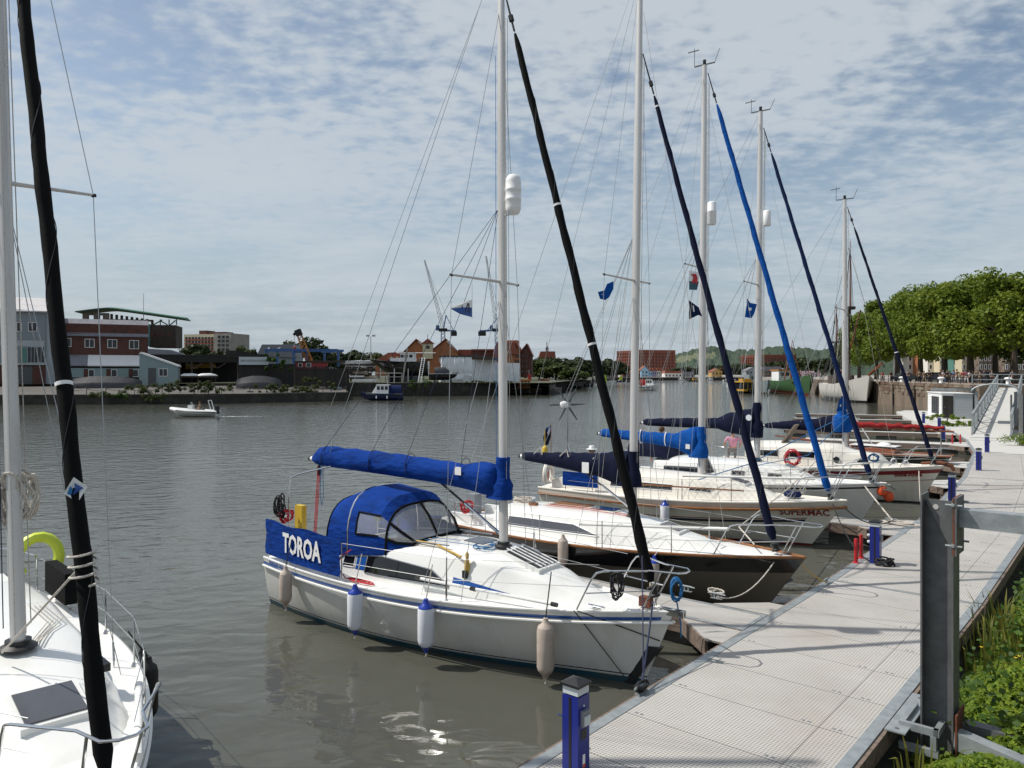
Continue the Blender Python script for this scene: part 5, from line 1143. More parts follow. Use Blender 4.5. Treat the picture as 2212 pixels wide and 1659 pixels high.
# ---- quay: dark wall with pavement behind
qa=thing('left_quay',None,None,(0,0,0)); qa['kind']='structure'; qa['label']='dark masonry quay along the far dockyard bank'
E1=[G(-500,885).xy,G(142,874).xy,G(488,872).xy,G(752,866).xy]
E1[0]=E1[1]+(E1[1]-E1[2]).normalized()*70
def quay(name,edge,ztop,back,m='quay_dark',cop='pavement',parent=None,zg=None,zfar=None):
    n=len(edge); nb=Vector((-(edge[-1]-edge[0]).y,(edge[-1]-edge[0]).x)).normalized()
    mb=MB()
    for i in range(n-1):
        a,b=edge[i],edge[i+1]; mb.add([(a.x,a.y,-1),(b.x,b.y,-1),(b.x,b.y,ztop),(a.x,a.y,ztop)],[(0,1,2,3)])
    mb.build(name,m,parent)
    mb=MB(); zf=zfar or ztop
    for i in range(n-1):
        a,b=edge[i],edge[i+1]; c=b+nb*back; d=a+nb*back
        a1=a+nb*.6; b1=b+nb*.6
        mb.add([(a1.x,a1.y,ztop+.05),(b1.x,b1.y,ztop+.05),(c.x,c.y,zf),(d.x,d.y,zf)],[(0,1,2,3)])
    mb.build('paved_ground',cop,parent)
    for i in range(n-1):
        L=(edge[i+1]-edge[i]).length; k=max(1,int(L/2.4))
        for j in range(k):
            a=edge[i].lerp(edge[i+1],j/k); b=edge[i].lerp(edge[i+1],(j+1)/k-.006); 
            e=nb*.65; MB().add([(a.x-nb.x*.08,a.y-nb.y*.08,ztop-.3),(b.x-nb.x*.08,b.y-nb.y*.08,ztop-.3),(b.x+e.x,b.y+e.y,ztop-.3),(a.x+e.x,a.y+e.y,ztop-.3),(a.x-nb.x*.08,a.y-nb.y*.08,ztop+.06),(b.x-nb.x*.08,b.y-nb.y*.08,ztop+.06),(b.x+e.x,b.y+e.y,ztop+.06),(a.x+e.x,a.y+e.y,ztop+.06)],[(0,3,2,1),(4,5,6,7),(0,1,5,4),(1,2,6,5),(2,3,7,6),(3,0,4,7)]).build('coping_stone','quay_dark',parent)
quay('quay_wall',E1,1.45,38,parent=qa,zfar=2.35)
E2=[G(752,866).xy,G(760,863).xy+Vector((0,6))]
E3=[Vector((-33,150)),G(893,856).xy,G(1084,854).xy,G(1110,852).xy+Vector((3,60))]
qb=thing('middle_quay',None,None,(0,0,0)); qb['kind']='structure'; qb['label']='black sheet piled quay below the boatyard'
quay('quay_wall',[Vector((-60,152)),G(893,856).xy,G(1084,854).xy],2.75,90,parent=qb,cop='earth',zfar=3.2)
mb=MB()
for k in range(150):      # sheet pile ribs
    a=G(893,856).xy.lerp(G(1084,854).xy,k/150) if k>20 else Vector((-60,152)).lerp(G(893,856).xy,k/20)
    mb.box(a.x-.12,a.x+.12,a.y-.2,a.y+.1,-.5,2.7)
mb.build('sheet_pile_ribs','quay_dark',qb,kind='stuff')
qe=G(1084,854).xy
MB().add([(qe.x,qe.y,-1),(qe.x+14,qe.y+120,-1),(qe.x+14,qe.y+120,2.75),(qe.x,qe.y,2.75)],[(0,1,2,3)]).build('quay_return','quay_dark',qb)
MB().add([(-260,118,2.2),(-60,152,2.75),(8,166,2.7),(30,300,2.7),(60,700,2.7),(-400,700,2.7)],[(0,1,2,3,4,5)]).build('ground','earth',None,kind='structure',label='earth ground of the far bank behind the dockyard')
# chain posts along the quay
nb=Vector((-math.sin(QA),math.cos(QA)))
for k in range(17):
    f=k/16; a=E1[1].lerp(E1[3],f)+nb*1.4
    o=thing('chain_post','black chain post standing along the edge of the dockyard quay','post',(a.x,a.y,1.45),0,'chain posts along the dockyard quay')
    MB().lathe([(.12,0),(.08,.08),(.06,.2),(.06,.9),(.11,.95),(.11,1.05),(.03,1.12)],8).build('post','black_plastic',o,True)
    if k<16:
        b=E1[1].lerp(E1[3],(k+1)/16)+nb*1.4; d=Vector((b.x-a.x,b.y-a.y,0)); MB().tube([Vector((0,0,.95)).lerp(d+Vector((0,0,.95)),t)-Vector((0,0,.35*4*t*(1-t))) for t in [j/8 for j in range(9)]],.035,5).build('chain','black_plastic',o)
# ---- A: big grey clad building at the left edge
A=Fac('clad_building','large grey clad dockyard building with pale roof at the left edge','building',98,150,R(20))
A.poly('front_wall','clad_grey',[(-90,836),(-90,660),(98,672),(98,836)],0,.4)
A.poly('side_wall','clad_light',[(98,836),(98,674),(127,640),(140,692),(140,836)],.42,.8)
xa=A.x(-90); xb=A.x(98)+.3; z0=A.z(98,674); z1=z0+3.4
MB().add([(xa,-.5,z0-.1),(xb,-.5,z0-.1),(xb,11,z1),(xa,11,z1),(xa,-.5,z0+.15),(xb,-.5,z0+.15),(xb,11,z1+.25),(xa,11,z1+.25)],[(3,2,1,0),(4,5,6,7),(0,1,5,4),(1,2,6,5),(2,3,7,6),(3,0,4,7)]).build('roof','roof_pale',A.o)
MB().box(xa,xb-.3,.4,16,1,z0).build('body','clad_grey',A.o)
for (u0,u1) in ((27,46),(62,79)): A.window(u0,u1,697,715,0)
A.window(60,96,750,783,0,5,fr='clad_light'); A.box('cladding_panel','clad_light',-60,96,735,748,-.05,-.01); A.box('green_panel','wall_green',44,58,752,782,-.05,-.01)
A.box('base_wall','brick_dark',-60,98,789,836,-.06,-.01); A.box('roller_door','door_grey',28,70,792,834,-.12,-.062)
A.box('ledge','clad_light',-60,98,784,788,-.35,-.01)
# ---- B: brick building with white windows
Bf=Fac('brick_building','dark red brick dockyard building with four white windows and slate eaves','building',126,152,R(26))
Bf.poly('brick_wall','brick_dark',[(120,770),(120,718),(320,726),(320,770)],0,.4)
Bf.box('body','brick_dark',120,320,700,836,.4,12)
xa,xb=Bf.x(120),Bf.x(321); ze=Bf.z(200,725); zt=Bf.z(200,692,5)
MB().add([(xa,-.4,ze-.15),(xb,-.4,ze-.15),(xb,5,zt),(xa,5,zt),(xa,-.4,ze+.05),(xb,-.4,ze+.05),(xb,5,zt+.25),(xa,5,zt+.25)],[(3,2,1,0),(4,5,6,7),(0,1,5,4),(1,2,6,5),(2,3,7,6),(3,0,4,7)]).build('roof_slope','roof_slate',Bf.o)
for u0,v in ((134,731),(184,733),(233,734),(280,736)): Bf.window(u0,u0+19,v,v+17,0,2)
# lean-to
zl0=Bf.z(220,791,-2.5); zl1=Bf.z(220,769,0)
for (ua,ub,mm) in ((126,190,'roof_slate'),(190,307,'roof_white')):
    x0,x1=Bf.x(ua,-1),Bf.x(ub,-1)-.02
    MB().add([(x0,-2.6,zl0),(x1,-2.6,zl0),(x1,-.02,zl1),(x0,-.02,zl1),(x0,-2.6,zl0+.2),(x1,-2.6,zl0+.2),(x1,-.02,zl1+.2),(x0,-.02,zl1+.2)],[(3,2,1,0),(4,5,6,7),(0,1,5,4),(1,2,6,5),(2,3,7,6),(3,0,4,7)]).build('lean_to_roof',mm,Bf.o)
Bf.box('lean_to_wall','wall_blue',126,302,795,838,-2.2,-1.9)
for u0 in (140,192,241,287): Bf.window(u0,u0+11,799,813,-2.2,1)
for u0 in (181,230,278): Bf.box('brick_pier','brick_dark',u0,u0+9,797,838,-2.3,-2.21)
Bf.box('plinth','shed_dark',126,300,815,838,-2.36,-2.31)
# ---- C: pavilion with curved green roof above
C=Fac('roof_pavilion','ruined rooftop pavilion with curved green copper roof and open arches','building',180,170,R(14))
def crv(f): return .9*math.sin(min(1,f*3.2)*PI/2)-(.0 if f<.3 else (f-.3)*3.6)
x0,x1=C.x(165),C.x(401); zr=C.z(200,672)
rows=[];n=24
for i in range(n+1):
    f=i/n; x=x0+(x1-x0)*f; z=C.z(165+(401-165)*f,673-9*math.sin(min(1,f*2.4)*PI*.5)*(1 if f<.42 else 1)+ (24*max(0,(f-.28)/.72)))
    rows.append([Vector((x,-1.2,z)),Vector((x,2,z+.35)),Vector((x,7,z)),Vector((x,7,z-.2)),Vector((x,-1.2,z-.2))])
MB().loft(rows).build('curved_roof','copper_green',C.o)
for u in (178,202,222): C.box('ruined_pier','ruin_wall',u,u+13,676,704,0,.6)
C.box('ruined_wall','ruin_wall',178,235,676,681,.02,.58); C.box('parapet','ruin_wall',180,300,699,704,.03,.5)
for k in range(9):
    u=238+k*11; C.box('frame_post','old_timber',u,u+5,678+k*1.6,706,.3,.8)
C.box('frame_beam','old_timber',236,330,690,694,.32,.78)
for u in (345,364,380): C.box('roof_post','copper_green',u,u+2,690,702,.3,.6)
for (ua,va,ub,vb) in ((330,702,350,691),(362,702,345,692),(355,712,379,692)): 
    MB().bar((C.x(ua),.2,C.z(ua,va)),(C.x(ub),.2,C.z(ub,vb)),.2,.25).build('roof_strut','copper_green',C.o)
C.box('tower_block','old_timber',322,380,702,750,-.5,8); C.box('green_corner','wall_green',320,324,700,748,-.6,-.2)
for u in (326,338,349,363): C.box('boarded_window','brick_dark',u,u+5,716,728,-.56,-.51)
C.box('roof_deck','old_timber',150,330,702,706,-.5,8)
MB().cyl((C.x(311),-.4,C.z(311,703)),(C.x(311),-.4,C.z(311,634)),.09,.05,n=6).build('flag_pole','bare_metal',C.o)
# ---- D: pale blue gabled workshop
D=Fac('workshop_hut','pale blue rendered workshop with sloping roof and grey door','building',301,146,R(20))
D.poly('front_wall','wall_blue',[(301,838),(301,765),(305,763),(384,791),(384,838)],0,6)
D.poly('roof_edge','hi_white',[(299,765),(304,760),(387,789),(387,793),(304,764)],-.25,6.2)
D.box('door','door_grey',320,337,795,836,-.08,-.01); D.window(344,361,797,812,0,2); D.box('plinth','shed_dark',302,384,833,838,-.05,-.01)
# ---- E: open timber shed
Es=Fac('open_shed','open sided timber boat shed with dark trusses','building',320,158,R(18))
Es.box('fascia','shed_dark',319,516,771,783,0,.3); 
for k in range(60): 
    u=320+k*3.25; Es.box('fascia_board','shed_dark',u,u+2.9,771.5,782.5,-.06,-.01)
for u in (386,412,455,512): Es.box('post','old_timber',u,u+4,783,838,.02,.35)
for u in (372,420,470): 
    for s_ in (-1,1): MB().bar((Es.x(u),.2,Es.z(u,795)),(Es.x(u+s_*18),.2,Es.z(u,784)),.2,.2).build('brace','old_timber',Es.o)
Es.box('back_wall','shed_dark',319,520,778,838,13,13.4); Es.poly('roof_sheet','roof_slate',[(319,769),(319,753),(370,756),(405,768),(405,770)],.5,9)
Es.box('roof','shed_dark',319,516,766,770.6,.35,13)
for k,(u0,u1,v0,v1) in enumerate(((400,428,786,797),(428,466,785,795))): Es.box('yellow_sheet','crane_yellow',u0,u1,v0,v1,12.2,12.5)
# stacked boats under the shed
for k,(u,v) in enumerate(((411,812),(448,812))):
    p=thing('dinghy',f'upturned white dinghy on timber rack under the open shed, {"left" if k==0 else "right"} one','boat',P(u,v,160),R(15)); 
    MB().loft([[Vector((x,w*math.cos(a),h*math.sin(a))) for a in [PI*j/8 for j in range(9)]] for x,w,h in ((-1.8,.3,.25),(-1.2,.65,.5),(.5,.7,.55),(1.5,.4,.35),(2.0,.05,.1))]).build('hull','hi_white',p,True); MB().box(-2,2,-.8,.8,-.35,-.02).build('rack_top','old_timber',p)
    for xx in (-1.7,1.6): MB().box(xx-.1,xx+.1,-.7,.7,-3,-.35).build('rack_leg','old_timber',p)
# ---- F: sign shed
Fs=Fac('sign_shed','dark shed carrying the GREAT WESTERN DOCKYARD sign','building',516,148,R(20))
Fs.box('front_wall','shed_dark',514,580,765,838,0,8); Fs.poly('gable_roof','shed_dark',[(488,772),(488,757),(516,757),(582,770),(582,776)],-.3,8)
sg=Fs.box('sign_board','sign_white',516,580,771,788,-.45,-.32)
t=text_mesh('GREAT WESTERN DOCKYARD',1.0); xs=[v[0] for v in t.v]; W_=Fs.x(579,-.45)-Fs.x(517,-.45)-.3; sc=W_/(max(xs)-min(xs)); xm=(Fs.x(516,-.45)+Fs.x(580,-.45))/2; zm=Fs.z(548,779.5,-.45)
mb=MB(); mb.v=[(xm+a*sc,-.47,zm+b*sc*1.55) for a,b,c in t.v]; mb.f=t.f; mb.build('sign_lettering','sign_ink',sg)
# ---- G: ivy wall
Gw=Fac('dark_wall','dark yard wall overgrown with ivy beside the sign shed','wall',580,150,R(18))
Gw.box('wall','shed_dark',580,640,786,842,0,1)
# ---- tarped boats
def tarp(u0,u1,vt,vb,Y,label,rz):
    a=P(u0,vb,Y); b=P(u1,vb,Y); L=(b-a).length; h=(vb-vt)/F*Y
    o=thing('covered_boat',label,'boat',((a.x+b.x)/2,Y,a.z-.2),rz)
    rings=[]
    for f,w,hh in ((0,.05,.55),(.04,.3,.62),(.12,.7,.72),(.25,.95,.80),(.34,1.05,.86),(.55,1.1,.86),(.72,1.0,.80),(.88,.7,.70),(.96,.35,.60),(1,.06,.5)):
        rings.append([Vector(((f-.5)*L,w*math.cos(q)*1.1,(.40*min(1,math.sin(q)*5)+.60*(1-abs(math.cos(q))))*hh*h)) for q in [PI*j/10 for j in range(11)]])
    MB().loft(rings,closed=True).build('tarpaulin','tarp_grey',o,True)
    for k in range(4): MB().box((-.35+.22*k)*L,(-.33+.22*k)*L,-.9,.9,-.1,h*.15).build('trestle','old_timber',o)
tarp(154,300,806,836,140,'long boat under grey tarpaulin in front of the lean-to building',R(18))
tarp(513,606,805,836,141,'boat under dark tarpaulin in front of the sign shed',R(18))
# ---- H: slatted yard fence
Hf=Fac('slat_fence','dark vertical slat fence with gaps at the end of the quay','fence',636,141,R(19))
for k in range(62):
    u=638+k*1.88; Hf.box('slat','shed_dark',u,u+(1.15 if k<34 else 1.7),791+ (4 if k>38 else 0)+2.0*(k>45),843,0,.08)
Hf.box('rail','old_timber',636,754,799,801,.09,.2); Hf.box('rail','old_timber',636,754,832,834,.09,.2)
for u in (637,680,715,752): Hf.box('fence_post','old_timber',u-1.5,u+1.5,790,845,.21,.5)
mat('sign_board_old',(.20,.25,.28),.6,var=.1)
o=Fac('notice_board','weathered pale notice board low on the quay by the slat fence','sign',713,138,R(19)); o.box('board','sign_board_old',713,738,836,850,0,.1); o.box('leg','old_timber',716,717,850,856,.02,.08); o.box('leg','old_timber',734,735,850,856,.02,.08)
# ---- red container / narrow shed behind the fence
Rc=Fac('red_cabin','red timber cabin with two windows behind the slat fence','building',637,158,R(10))
Rc.box('wall','red_wall',637,706,783,796,0,3); Rc.window(645,652,785,792,0,1); Rc.window(662,671,785,792,0,1); Rc.poly('roof','old_timber',[(635,783),(635,780),(745,778),(745,783)],-.3,3.3); Rc.box('wall_low','old_timber',637,745,796,842,.2,3)
# ---- bench
o=Fac('bench','black cast iron bench on the quay in front of the tarped boat','bench',537,124,R(20)); o.box('seat','black_plastic',534,548,848.5,849.5,0,.5); o.box('backrest','black_plastic',534,548,845,847,.45,.55)
for u in (535,547): o.box('leg','black_plastic',u-.5,u+.5,849,856,0,.5)
# ---- mobile crane
cr=P(672,790,172); tip=P(643,714,172)
o=thing('mobile_crane','orange lattice boom mobile crane behind the red cabin','crane',cr)
d=tip-cr; n=Vector((0,1,0)); sx=Vector((d.z,0,-d.x)).normalized()
for a,b in ((-.7,-.5),(-.7,.5),(.7,-.5),(.7,.5)): MB().bar(sx*a+n*b,d*.88+sx*a*.6+n*b*.6,.16,.16).build('boom_chord','crane_orange',o)
mb=MB()
for k in range(16):
    f=k/16*.88; g=(k+1)/16*.88; w0=.7*(1-.4*f); w1=.7*(1-.4*g)
    for b in (-.5,.5): mb.bar(d*f+sx*(w0 if k%2 else -w0)+n*b*.8,d*g+sx*(-w1 if k%2 else w1)+n*b*.8,.1,.1)
mb.build('boom_lacing','crane_orange',o,kind='stuff')
MB().bar(d*.86,d*1.02,1.2,1.3).build('boom_head','shed_dark',o); MB().bar(d*1.0,d*1.0+Vector((-.9,0,-1.0)),.5,.5).build('head_sheave','shed_dark',o)
MB().box(-1.5,3.5,-1.2,1.2,-1.6,.6).build('crane_body','crane_orange',o); MB().cyl(d*1.0+Vector((-.7,0,-1)),d*1.0+Vector((-.7,0,-3.6)),.05).build('hoist_rope','bare_metal',o); MB().lathe([(.05,0),(.3,.2),(.3,.7),(.05,.9)],10,Matrix.Translation(d*1.0+Vector((-.7,0,-4.4)))).build('hook_block','red_wall',o,True)
# ---- blue boat hoist gantry
Gt=Fac('boat_hoist','blue steel travelling boat hoist gantry over the yard','gantry',571,168,R(8))
Gt.box('beam','gantry_blue',571,662,754,759,0,1); Gt.box('beam','gantry_blue',655,742,755,760,5,6); Gt.box('beam','gantry_blue',590,730,753.5,757,10,11)
for u,y in ((573,0),(596,0),(632,0),(660,3),(698,5),(728,5)): Gt.box('leg','gantry_blue',u,u+5,758,792,y,y+.8)
for u in (640,700): Gt.box('cross_beam','gantry_blue',u-6,u+20,757,762,3,3.6)
# ---- grey roofed hall behind
Hg=Fac('slate_roof_hall','hall with pale slate roof and rooflights behind the blue hoist','building',556,190,R(6))
Hg.poly('roof','roof_slate',[(553,770),(566,744),(634,744),(640,772)],0,10); Hg.box('wall','clad_grey',556,640,771,792,.5,10)
for u in (578,600): Hg.poly('rooflight','hi_white',[(u-2,757),(u+1,750),(u+6,750),(u+3,757)],-.15,-.02)
# ---- block of flats far behind
Bl=Fac('block_of_flats','pale concrete block of flats rising behind the trees','building',398,330,R(-14))
Bl.box('main_block','render_cream',397,462,722,760,0,12); Bl.box('end_block','concrete',462,499,720,762,-1.5,12); Bl.box('roof_house','brick_dark',430,446,714,722,2,8); Bl.box('roof_house','brick_dark',452,486,717,720,2,8)
for r_ in range(4):
    for c_ in range(9): Bl.box('window','glass',400+c_*7,404+c_*7,728+r_*8,732.5+r_*8,-.25,-.01)
    Bl.box('balcony_band','red_wall',398,461,733+r_*8,735+r_*8,-.4,-.26)
for r_ in range(4): 
    for c_ in range(3): Bl.box('window','glass',470+c_*9,475+c_*9,725+r_*9,730+r_*9,-1.75,-1.51)
# ---- street lamp with floodlights
lp=P(801,800,185); o=thing('floodlight_mast','thin floodlight mast standing above the yard','lamp',lp); hgt=(800-727)/F*185; MB().cyl((0,0,0),(0,0,hgt),.12,.08).build('pole','bare_metal',o)
for dx in (-.7,.7): MB().box(dx-.35,dx+.35,-.3,.3,hgt,hgt+.4).build('lamp_head','bare_metal',o)
# ---- black boat on the hard
def hull_simple(o,L,B,h,m,keel=.6,rake=.8,name='hull',tw=.55):
    rings=[]
    for i in range(13):
        t=i/12; b=B/2*(tw+(1-tw)*math.sin(PI/2*min(1,t/.4))) if t<.4 else B/2*(1-((t-.4)/.6)**2.2); b=max(.03,b)
        sh=h*(1+.25*((t-.3)/.7)**2); kz=keel*h*max(0,(t-.6)/.4)**2
        rings.append([Vector((t*L-(rake*(1-q)*t),sd*b*w,kz*(1-q)+q*sh)) for sd,lst in ((1,((1,1.),(.6,.9),(.3,.7),(0.,.12))),(-1,((0.,.12),(.3,.7),(.6,.9),(1,1.)))) for q,w in lst])
    return MB().loft(rings).build(name,m,o,True,50)
pa=P(926,826,166); pb=P(788,800,166)
o=thing('black_boat','large black hulled boat with white wheelhouse propped up on the hard','boat',(pa.x,pa.y,4.15),PI-R(4)); Lb=(pa.x-pb.x)
hull_simple(o,Lb,4.2,3.1,'black_hull',1.0,1.8); MB().box(.3,Lb-1.8,-1.6,1.6,2.90,3.02).build('deck','old_timber',o); MB().box(2,9,-.3,.3,-1.4,.3).build('keel','black_hull',o)  # black keel box doubles as the dark shading below the hull
wh=MB().box(3.0,6.0,-1.2,1.2,3.0,4.9).build('wheelhouse','hi_white',o); MB().box(6.0,8.2,-1.1,1.1,3.0,3.9).build('fore_cabin','hi_white',o); MB().box(2.8,6.2,-1.35,1.35,4.9,5.05).build('wheelhouse_roof','hi_white',o)
for x in (3.3,4.3,5.2): MB().box(x,x+.7,1.2,1.23,4.0,4.6).build('window','glass',wh)
for x in (1.5,4,7,10): 
    MB().bar((x,2.4,-1.4),(x,2.15,1.6),.2,.2).build('prop','bare_metal',o); MB().bar((x,-2.4,-1.4),(x,-2.15,1.6),.2,.2).build('prop','bare_metal',o)
MB().cyl((-1.5,0,5.0),(7,0,5.05),.07).build('boom','hi_white',o)
ld=thing('ladder','white ladder leaning against the black boat','ladder',P(905,833,163)); 
for dx in (-.3,.3): MB().bar((dx,0,0),(dx+.9,.9,6.0),.1,.1).build('stile','hi_white',ld)
for k in range(14): f=(k+.5)/14; MB().cyl((-.3+.9*f,.9*f,6*f),(.3+.9*f,.9*f,6*f),.04,n=5).build('rung','hi_white',ld)
bm=P(868,834,162); MB().bar(bm,bm+Vector((1.1,.5,8.0)),.35,.35).build('timber_prop','concrete',None,label='pale timber prop leaning against the black boat',cat='prop')
pa=P(990,822,163); o=thing('small_boat','small dark launch with grey cabin on trestles beside the white wrapping','boat',(pa.x-6.2,pa.y,3.3),R(3))
hull_simple(o,6.2,2.2,1.3,'black_hull',.6,.5); MB().loft([[Vector((x,w*math.cos(a),1.3+h*math.sin(a)**.7)) for a in [PI*j/8 for j in range(9)]] for x,w,h in ((1.2,.95,1.4),(3.4,.95,1.5),(4.4,.7,.7))]).build('cabin','tarp_grey',o,True); MB().box(-.1,6.0,-1,1,1.32,1.40).build('gunwale','hi_white',o)
for x in (1.2,4.6): MB().box(x-.2,x+.2,-.9,.9,-.8,.15).build('trestle','old_timber',o)
# ---- white shrink wrapped scaffold
Wr=Fac('wrapped_shed','white plastic wrapped scaffold shelter on the boatyard quay','tent',952,174,R(4))
x0,x1=Wr.x(952),Wr.x(1076); zb,zt=2.7,Wr.z(1000,771)
rd=random.Random(3)
def sheet(name,p0,p1,zb,zt,nx,nz,amp):
    rows=[]
    for i in range(nx+1):
        f=i/nx; rows.append([Vector((p0[0]+(p1[0]-p0[0])*f,p0[1]+(p1[1]-p0[1])*f-amp*rd.random()*(0<j<nz)-amp*.8*(i%3==1),zb+(zt-zb)*j/nz)) for j in range(nz+1)])
    MB().loft(rows,closed=False).build(name,'wrap_white',Wr.o,True,25)
sheet('wrap_sheet',(x0,0),(x1-6,0),zb+2.2,zt,22,4,.35); sheet('wrap_skirt',(x0-.4,.1),(x1-6,.1),zb,zb+2.2,18,3,.5); sheet('wrap_sheet',(x1-6,0),(x1,6),zb,zt-.6,8,4,.3); sheet('wrap_sheet',(x1,6),(x1+6,14),zb,zt-1.2,8,4,.3)
MB().box(x0,x1-6,.6,10,zb,zt+.1).build('scaffold_core','wrap_white',Wr.o); MB().prism([(x0-.3,zt),(x1-5.5,zt),(x1+.5,zt-.6),(x1+.5,zt-.3),(x1-5.5,zt+.35),(x0-.3,zt+.3)],-.3,12).build('roof_sheet','tarp_grey',Wr.o)
o=thing('storage_tank','pale plastic caged storage tank in front of the white wrapping','tank',(P(857,820,171).x+15,171,2.7)); o.location=(P(860,826,171).x+0,171,2.72)
o.location=(P((1600+717*.3617)/1.8445,826,171).x,171,2.72)
MB().box(-.7,.7,-.5,.5,.1,1.8).build('tank','fender_white',o); 
for k in range(5): MB().box(-.72,.72,-.54,-.51,.2+k*.36,.26+k*.36).build('cage_bar','bare_metal',o)
MB().box(-.75,.75,-.55,.55,-.02,.1).build('pallet','old_timber',o)
# ---- yard clutter: stacked timber, hulls
rd=random.Random(11)
for k in range(26):
    u=rd.uniform(756,795) if k<16 else rd.uniform(800,900); v=rd.uniform(806,830) if k<16 else rd.uniform(829,832); p=P(u,v,rd.uniform(160,164)); L=rd.uniform(1.5,5); mm=rd.choice(['teak_grey','old_timber','rust','hi_white','bare_metal','red_wall'])
    o=MB().box(-L/2,L/2,-.4,.4,-.15,rd.uniform(.1,.5)).build('timber_baulk',mm,None,label='stacked baulk of yard timber lying beside the black boat',cat='timber',group='yard timber stack'); o.location=p; o.rotation_euler=(0,0,rd.uniform(-.2,.2))
for k in range(7):
    p=P(736+k*6.5+rd.uniform(-3,3),786+ (k%3)*6,174); o=thing('rack_boat','white boat hull on the storage rack behind the yard','boat',p,R(5),'boats on the storage rack'); hull_simple(o,4.5,1.5,.7,'hi_white',.3,.4); MB().box(-.2,4.4,-.7,.7,-.35,-.0).build('rack_beam','old_timber',o); MB().box(1.9,2.1,-.6,.6,-4,-.35).build('rack_leg','old_timber',o)
for u in (784,812,840): 
    p=P(u,806,163); o=thing('yard_railing',f'grey tubular railing beside the black boat at the quay edge, section {u-783}','railing',p,R(3),'yard railings'); o['label']={784:'left',812:'middle',840:'right'}[u]+' section of grey tube railing under the black boat'
    MB().cyl((0,0,0),(2.7,0,0),.06).build('rail','bare_metal',o); MB().cyl((0,0,-.8),(2.7,0,-.8),.05).build('rail','bare_metal',o)
    for x in (0,2.7): MB().cyl((x,0,-2),(x,0,0),.06).build('post','bare_metal',o)
# ================================================================ TREES
def leafmat(name,a,b,tr=.35):
    m=bpy.data.materials.new(name); m.use_nodes=True; N=m.node_tree.nodes; L=m.node_tree.links; bs=N['Principled BSDF']; bs.inputs['Roughness'].default_value=.55; bs.inputs['Specular IOR Level'].default_value=.25
    g=N.new('ShaderNodeNewGeometry'); tc=N.new('ShaderNodeTexCoord'); no=N.new('ShaderNodeTexNoise'); L.new(tc.outputs['Object'],no.inputs['Vector']); no.inputs['Scale'].default_value=.5; no.inputs['Detail'].default_value=3
    ad=N.new('ShaderNodeMath'); ad.operation='MULTIPLY_ADD'; L.new(g.outputs['Random Per Island'],ad.inputs[0]); ad.inputs[1].default_value=.6; L.new(no.outputs[0],ad.inputs[2])
    mr=N.new('ShaderNodeMapRange'); L.new(ad.outputs[0],mr.inputs[0]); mr.inputs[1].default_value=.4; mr.inputs[2].default_value=1.1
    mx=N.new('ShaderNodeMix'); mx.data_type='RGBA'; L.new(mr.outputs[0],mx.inputs['Factor']); mx.inputs['A'].default_value=(*a,1); mx.inputs['B'].default_value=(*b,1); L.new(mx.outputs['Result'],bs.inputs['Base Color'])
    t=N.new('ShaderNodeBsdfTranslucent'); L.new(mx.outputs['Result'],t.inputs[0]); ms=N.new('ShaderNodeMixShader'); ms.inputs[0].default_value=tr; L.new(bs.outputs[0],ms.inputs[1]); L.new(t.outputs[0],ms.inputs[2]); L.new(ms.outputs[0],N['Material Output'].inputs[0]); MT[name]=m
leafmat('leaf_plane',(.062,.112,.012),(.195,.245,.028),.42); leafmat('leaf_dark',(.018,.030,.010),(.045,.062,.018),.2); leafmat('leaf_mid',(.035,.055,.012),(.075,.095,.022),.25)
leafmat('leaf_ground',(.06,.13,.014),(.25,.33,.035),.42); leafmat('leaf_iris',(.06,.10,.02),(.24,.22,.04),.35); leafmat('leaf_ivy',(.02,.05,.008),(.07,.13,.02),.3)
mat('bark',(.075,.06,.045),.9,scale=3,rgb2=(.035,.03,.022),bump=.03,bs=6)
def leaves(n,clumps,leaf,rng,flat=.5):
    idx=rng.integers(0,len(clumps),n); c=clumps[idx]
    d=rng.normal(size=(n,3)); d/=np.linalg.norm(d,axis=1)[:,None]; r=rng.random(n)**.45
    p=c[:,:3]+d*(c[:,3]*r)[:,None]*np.array([1,1,.8])
    nrm=d*.7+rng.normal(size=(n,3))*.6+np.array([0,0,.5]); nrm/=np.linalg.norm(nrm,axis=1)[:,None]
    a=np.cross(nrm,rng.normal(size=(n,3))); a/=np.linalg.norm(a,axis=1)[:,None]; b=np.cross(nrm,a)
    s=leaf*rng.uniform(.6,1.4,n)[:,None]
    return p,a*s,b*s*.8
crown_cache={}
def crown(seed,nl,leaf,m,nclump=46,flat=.8):
    """unit-ish crown: radius 1 around origin"""
    k=(seed,nl,leaf,m)
    if k in crown_cache: return crown_cache[k]
    rng=np.random.default_rng(seed); d=rng.normal(size=(nclump,3)); d/=np.linalg.norm(d,axis=1)[:,None]; d[:,2]=np.where(d[:,2]<-.55,-d[:,2],d[:,2])
    r=rng.uniform(.45,.86,nclump); cl=np.c_[d*r[:,None]*np.array([1,1,flat]),rng.uniform(.16,.30,nclump)]
    o=quads('crown',*leaves(nl,cl,leaf,rng),m); me=o.data; bpy.data.objects.remove(o); crown_cache[k]=me; return me
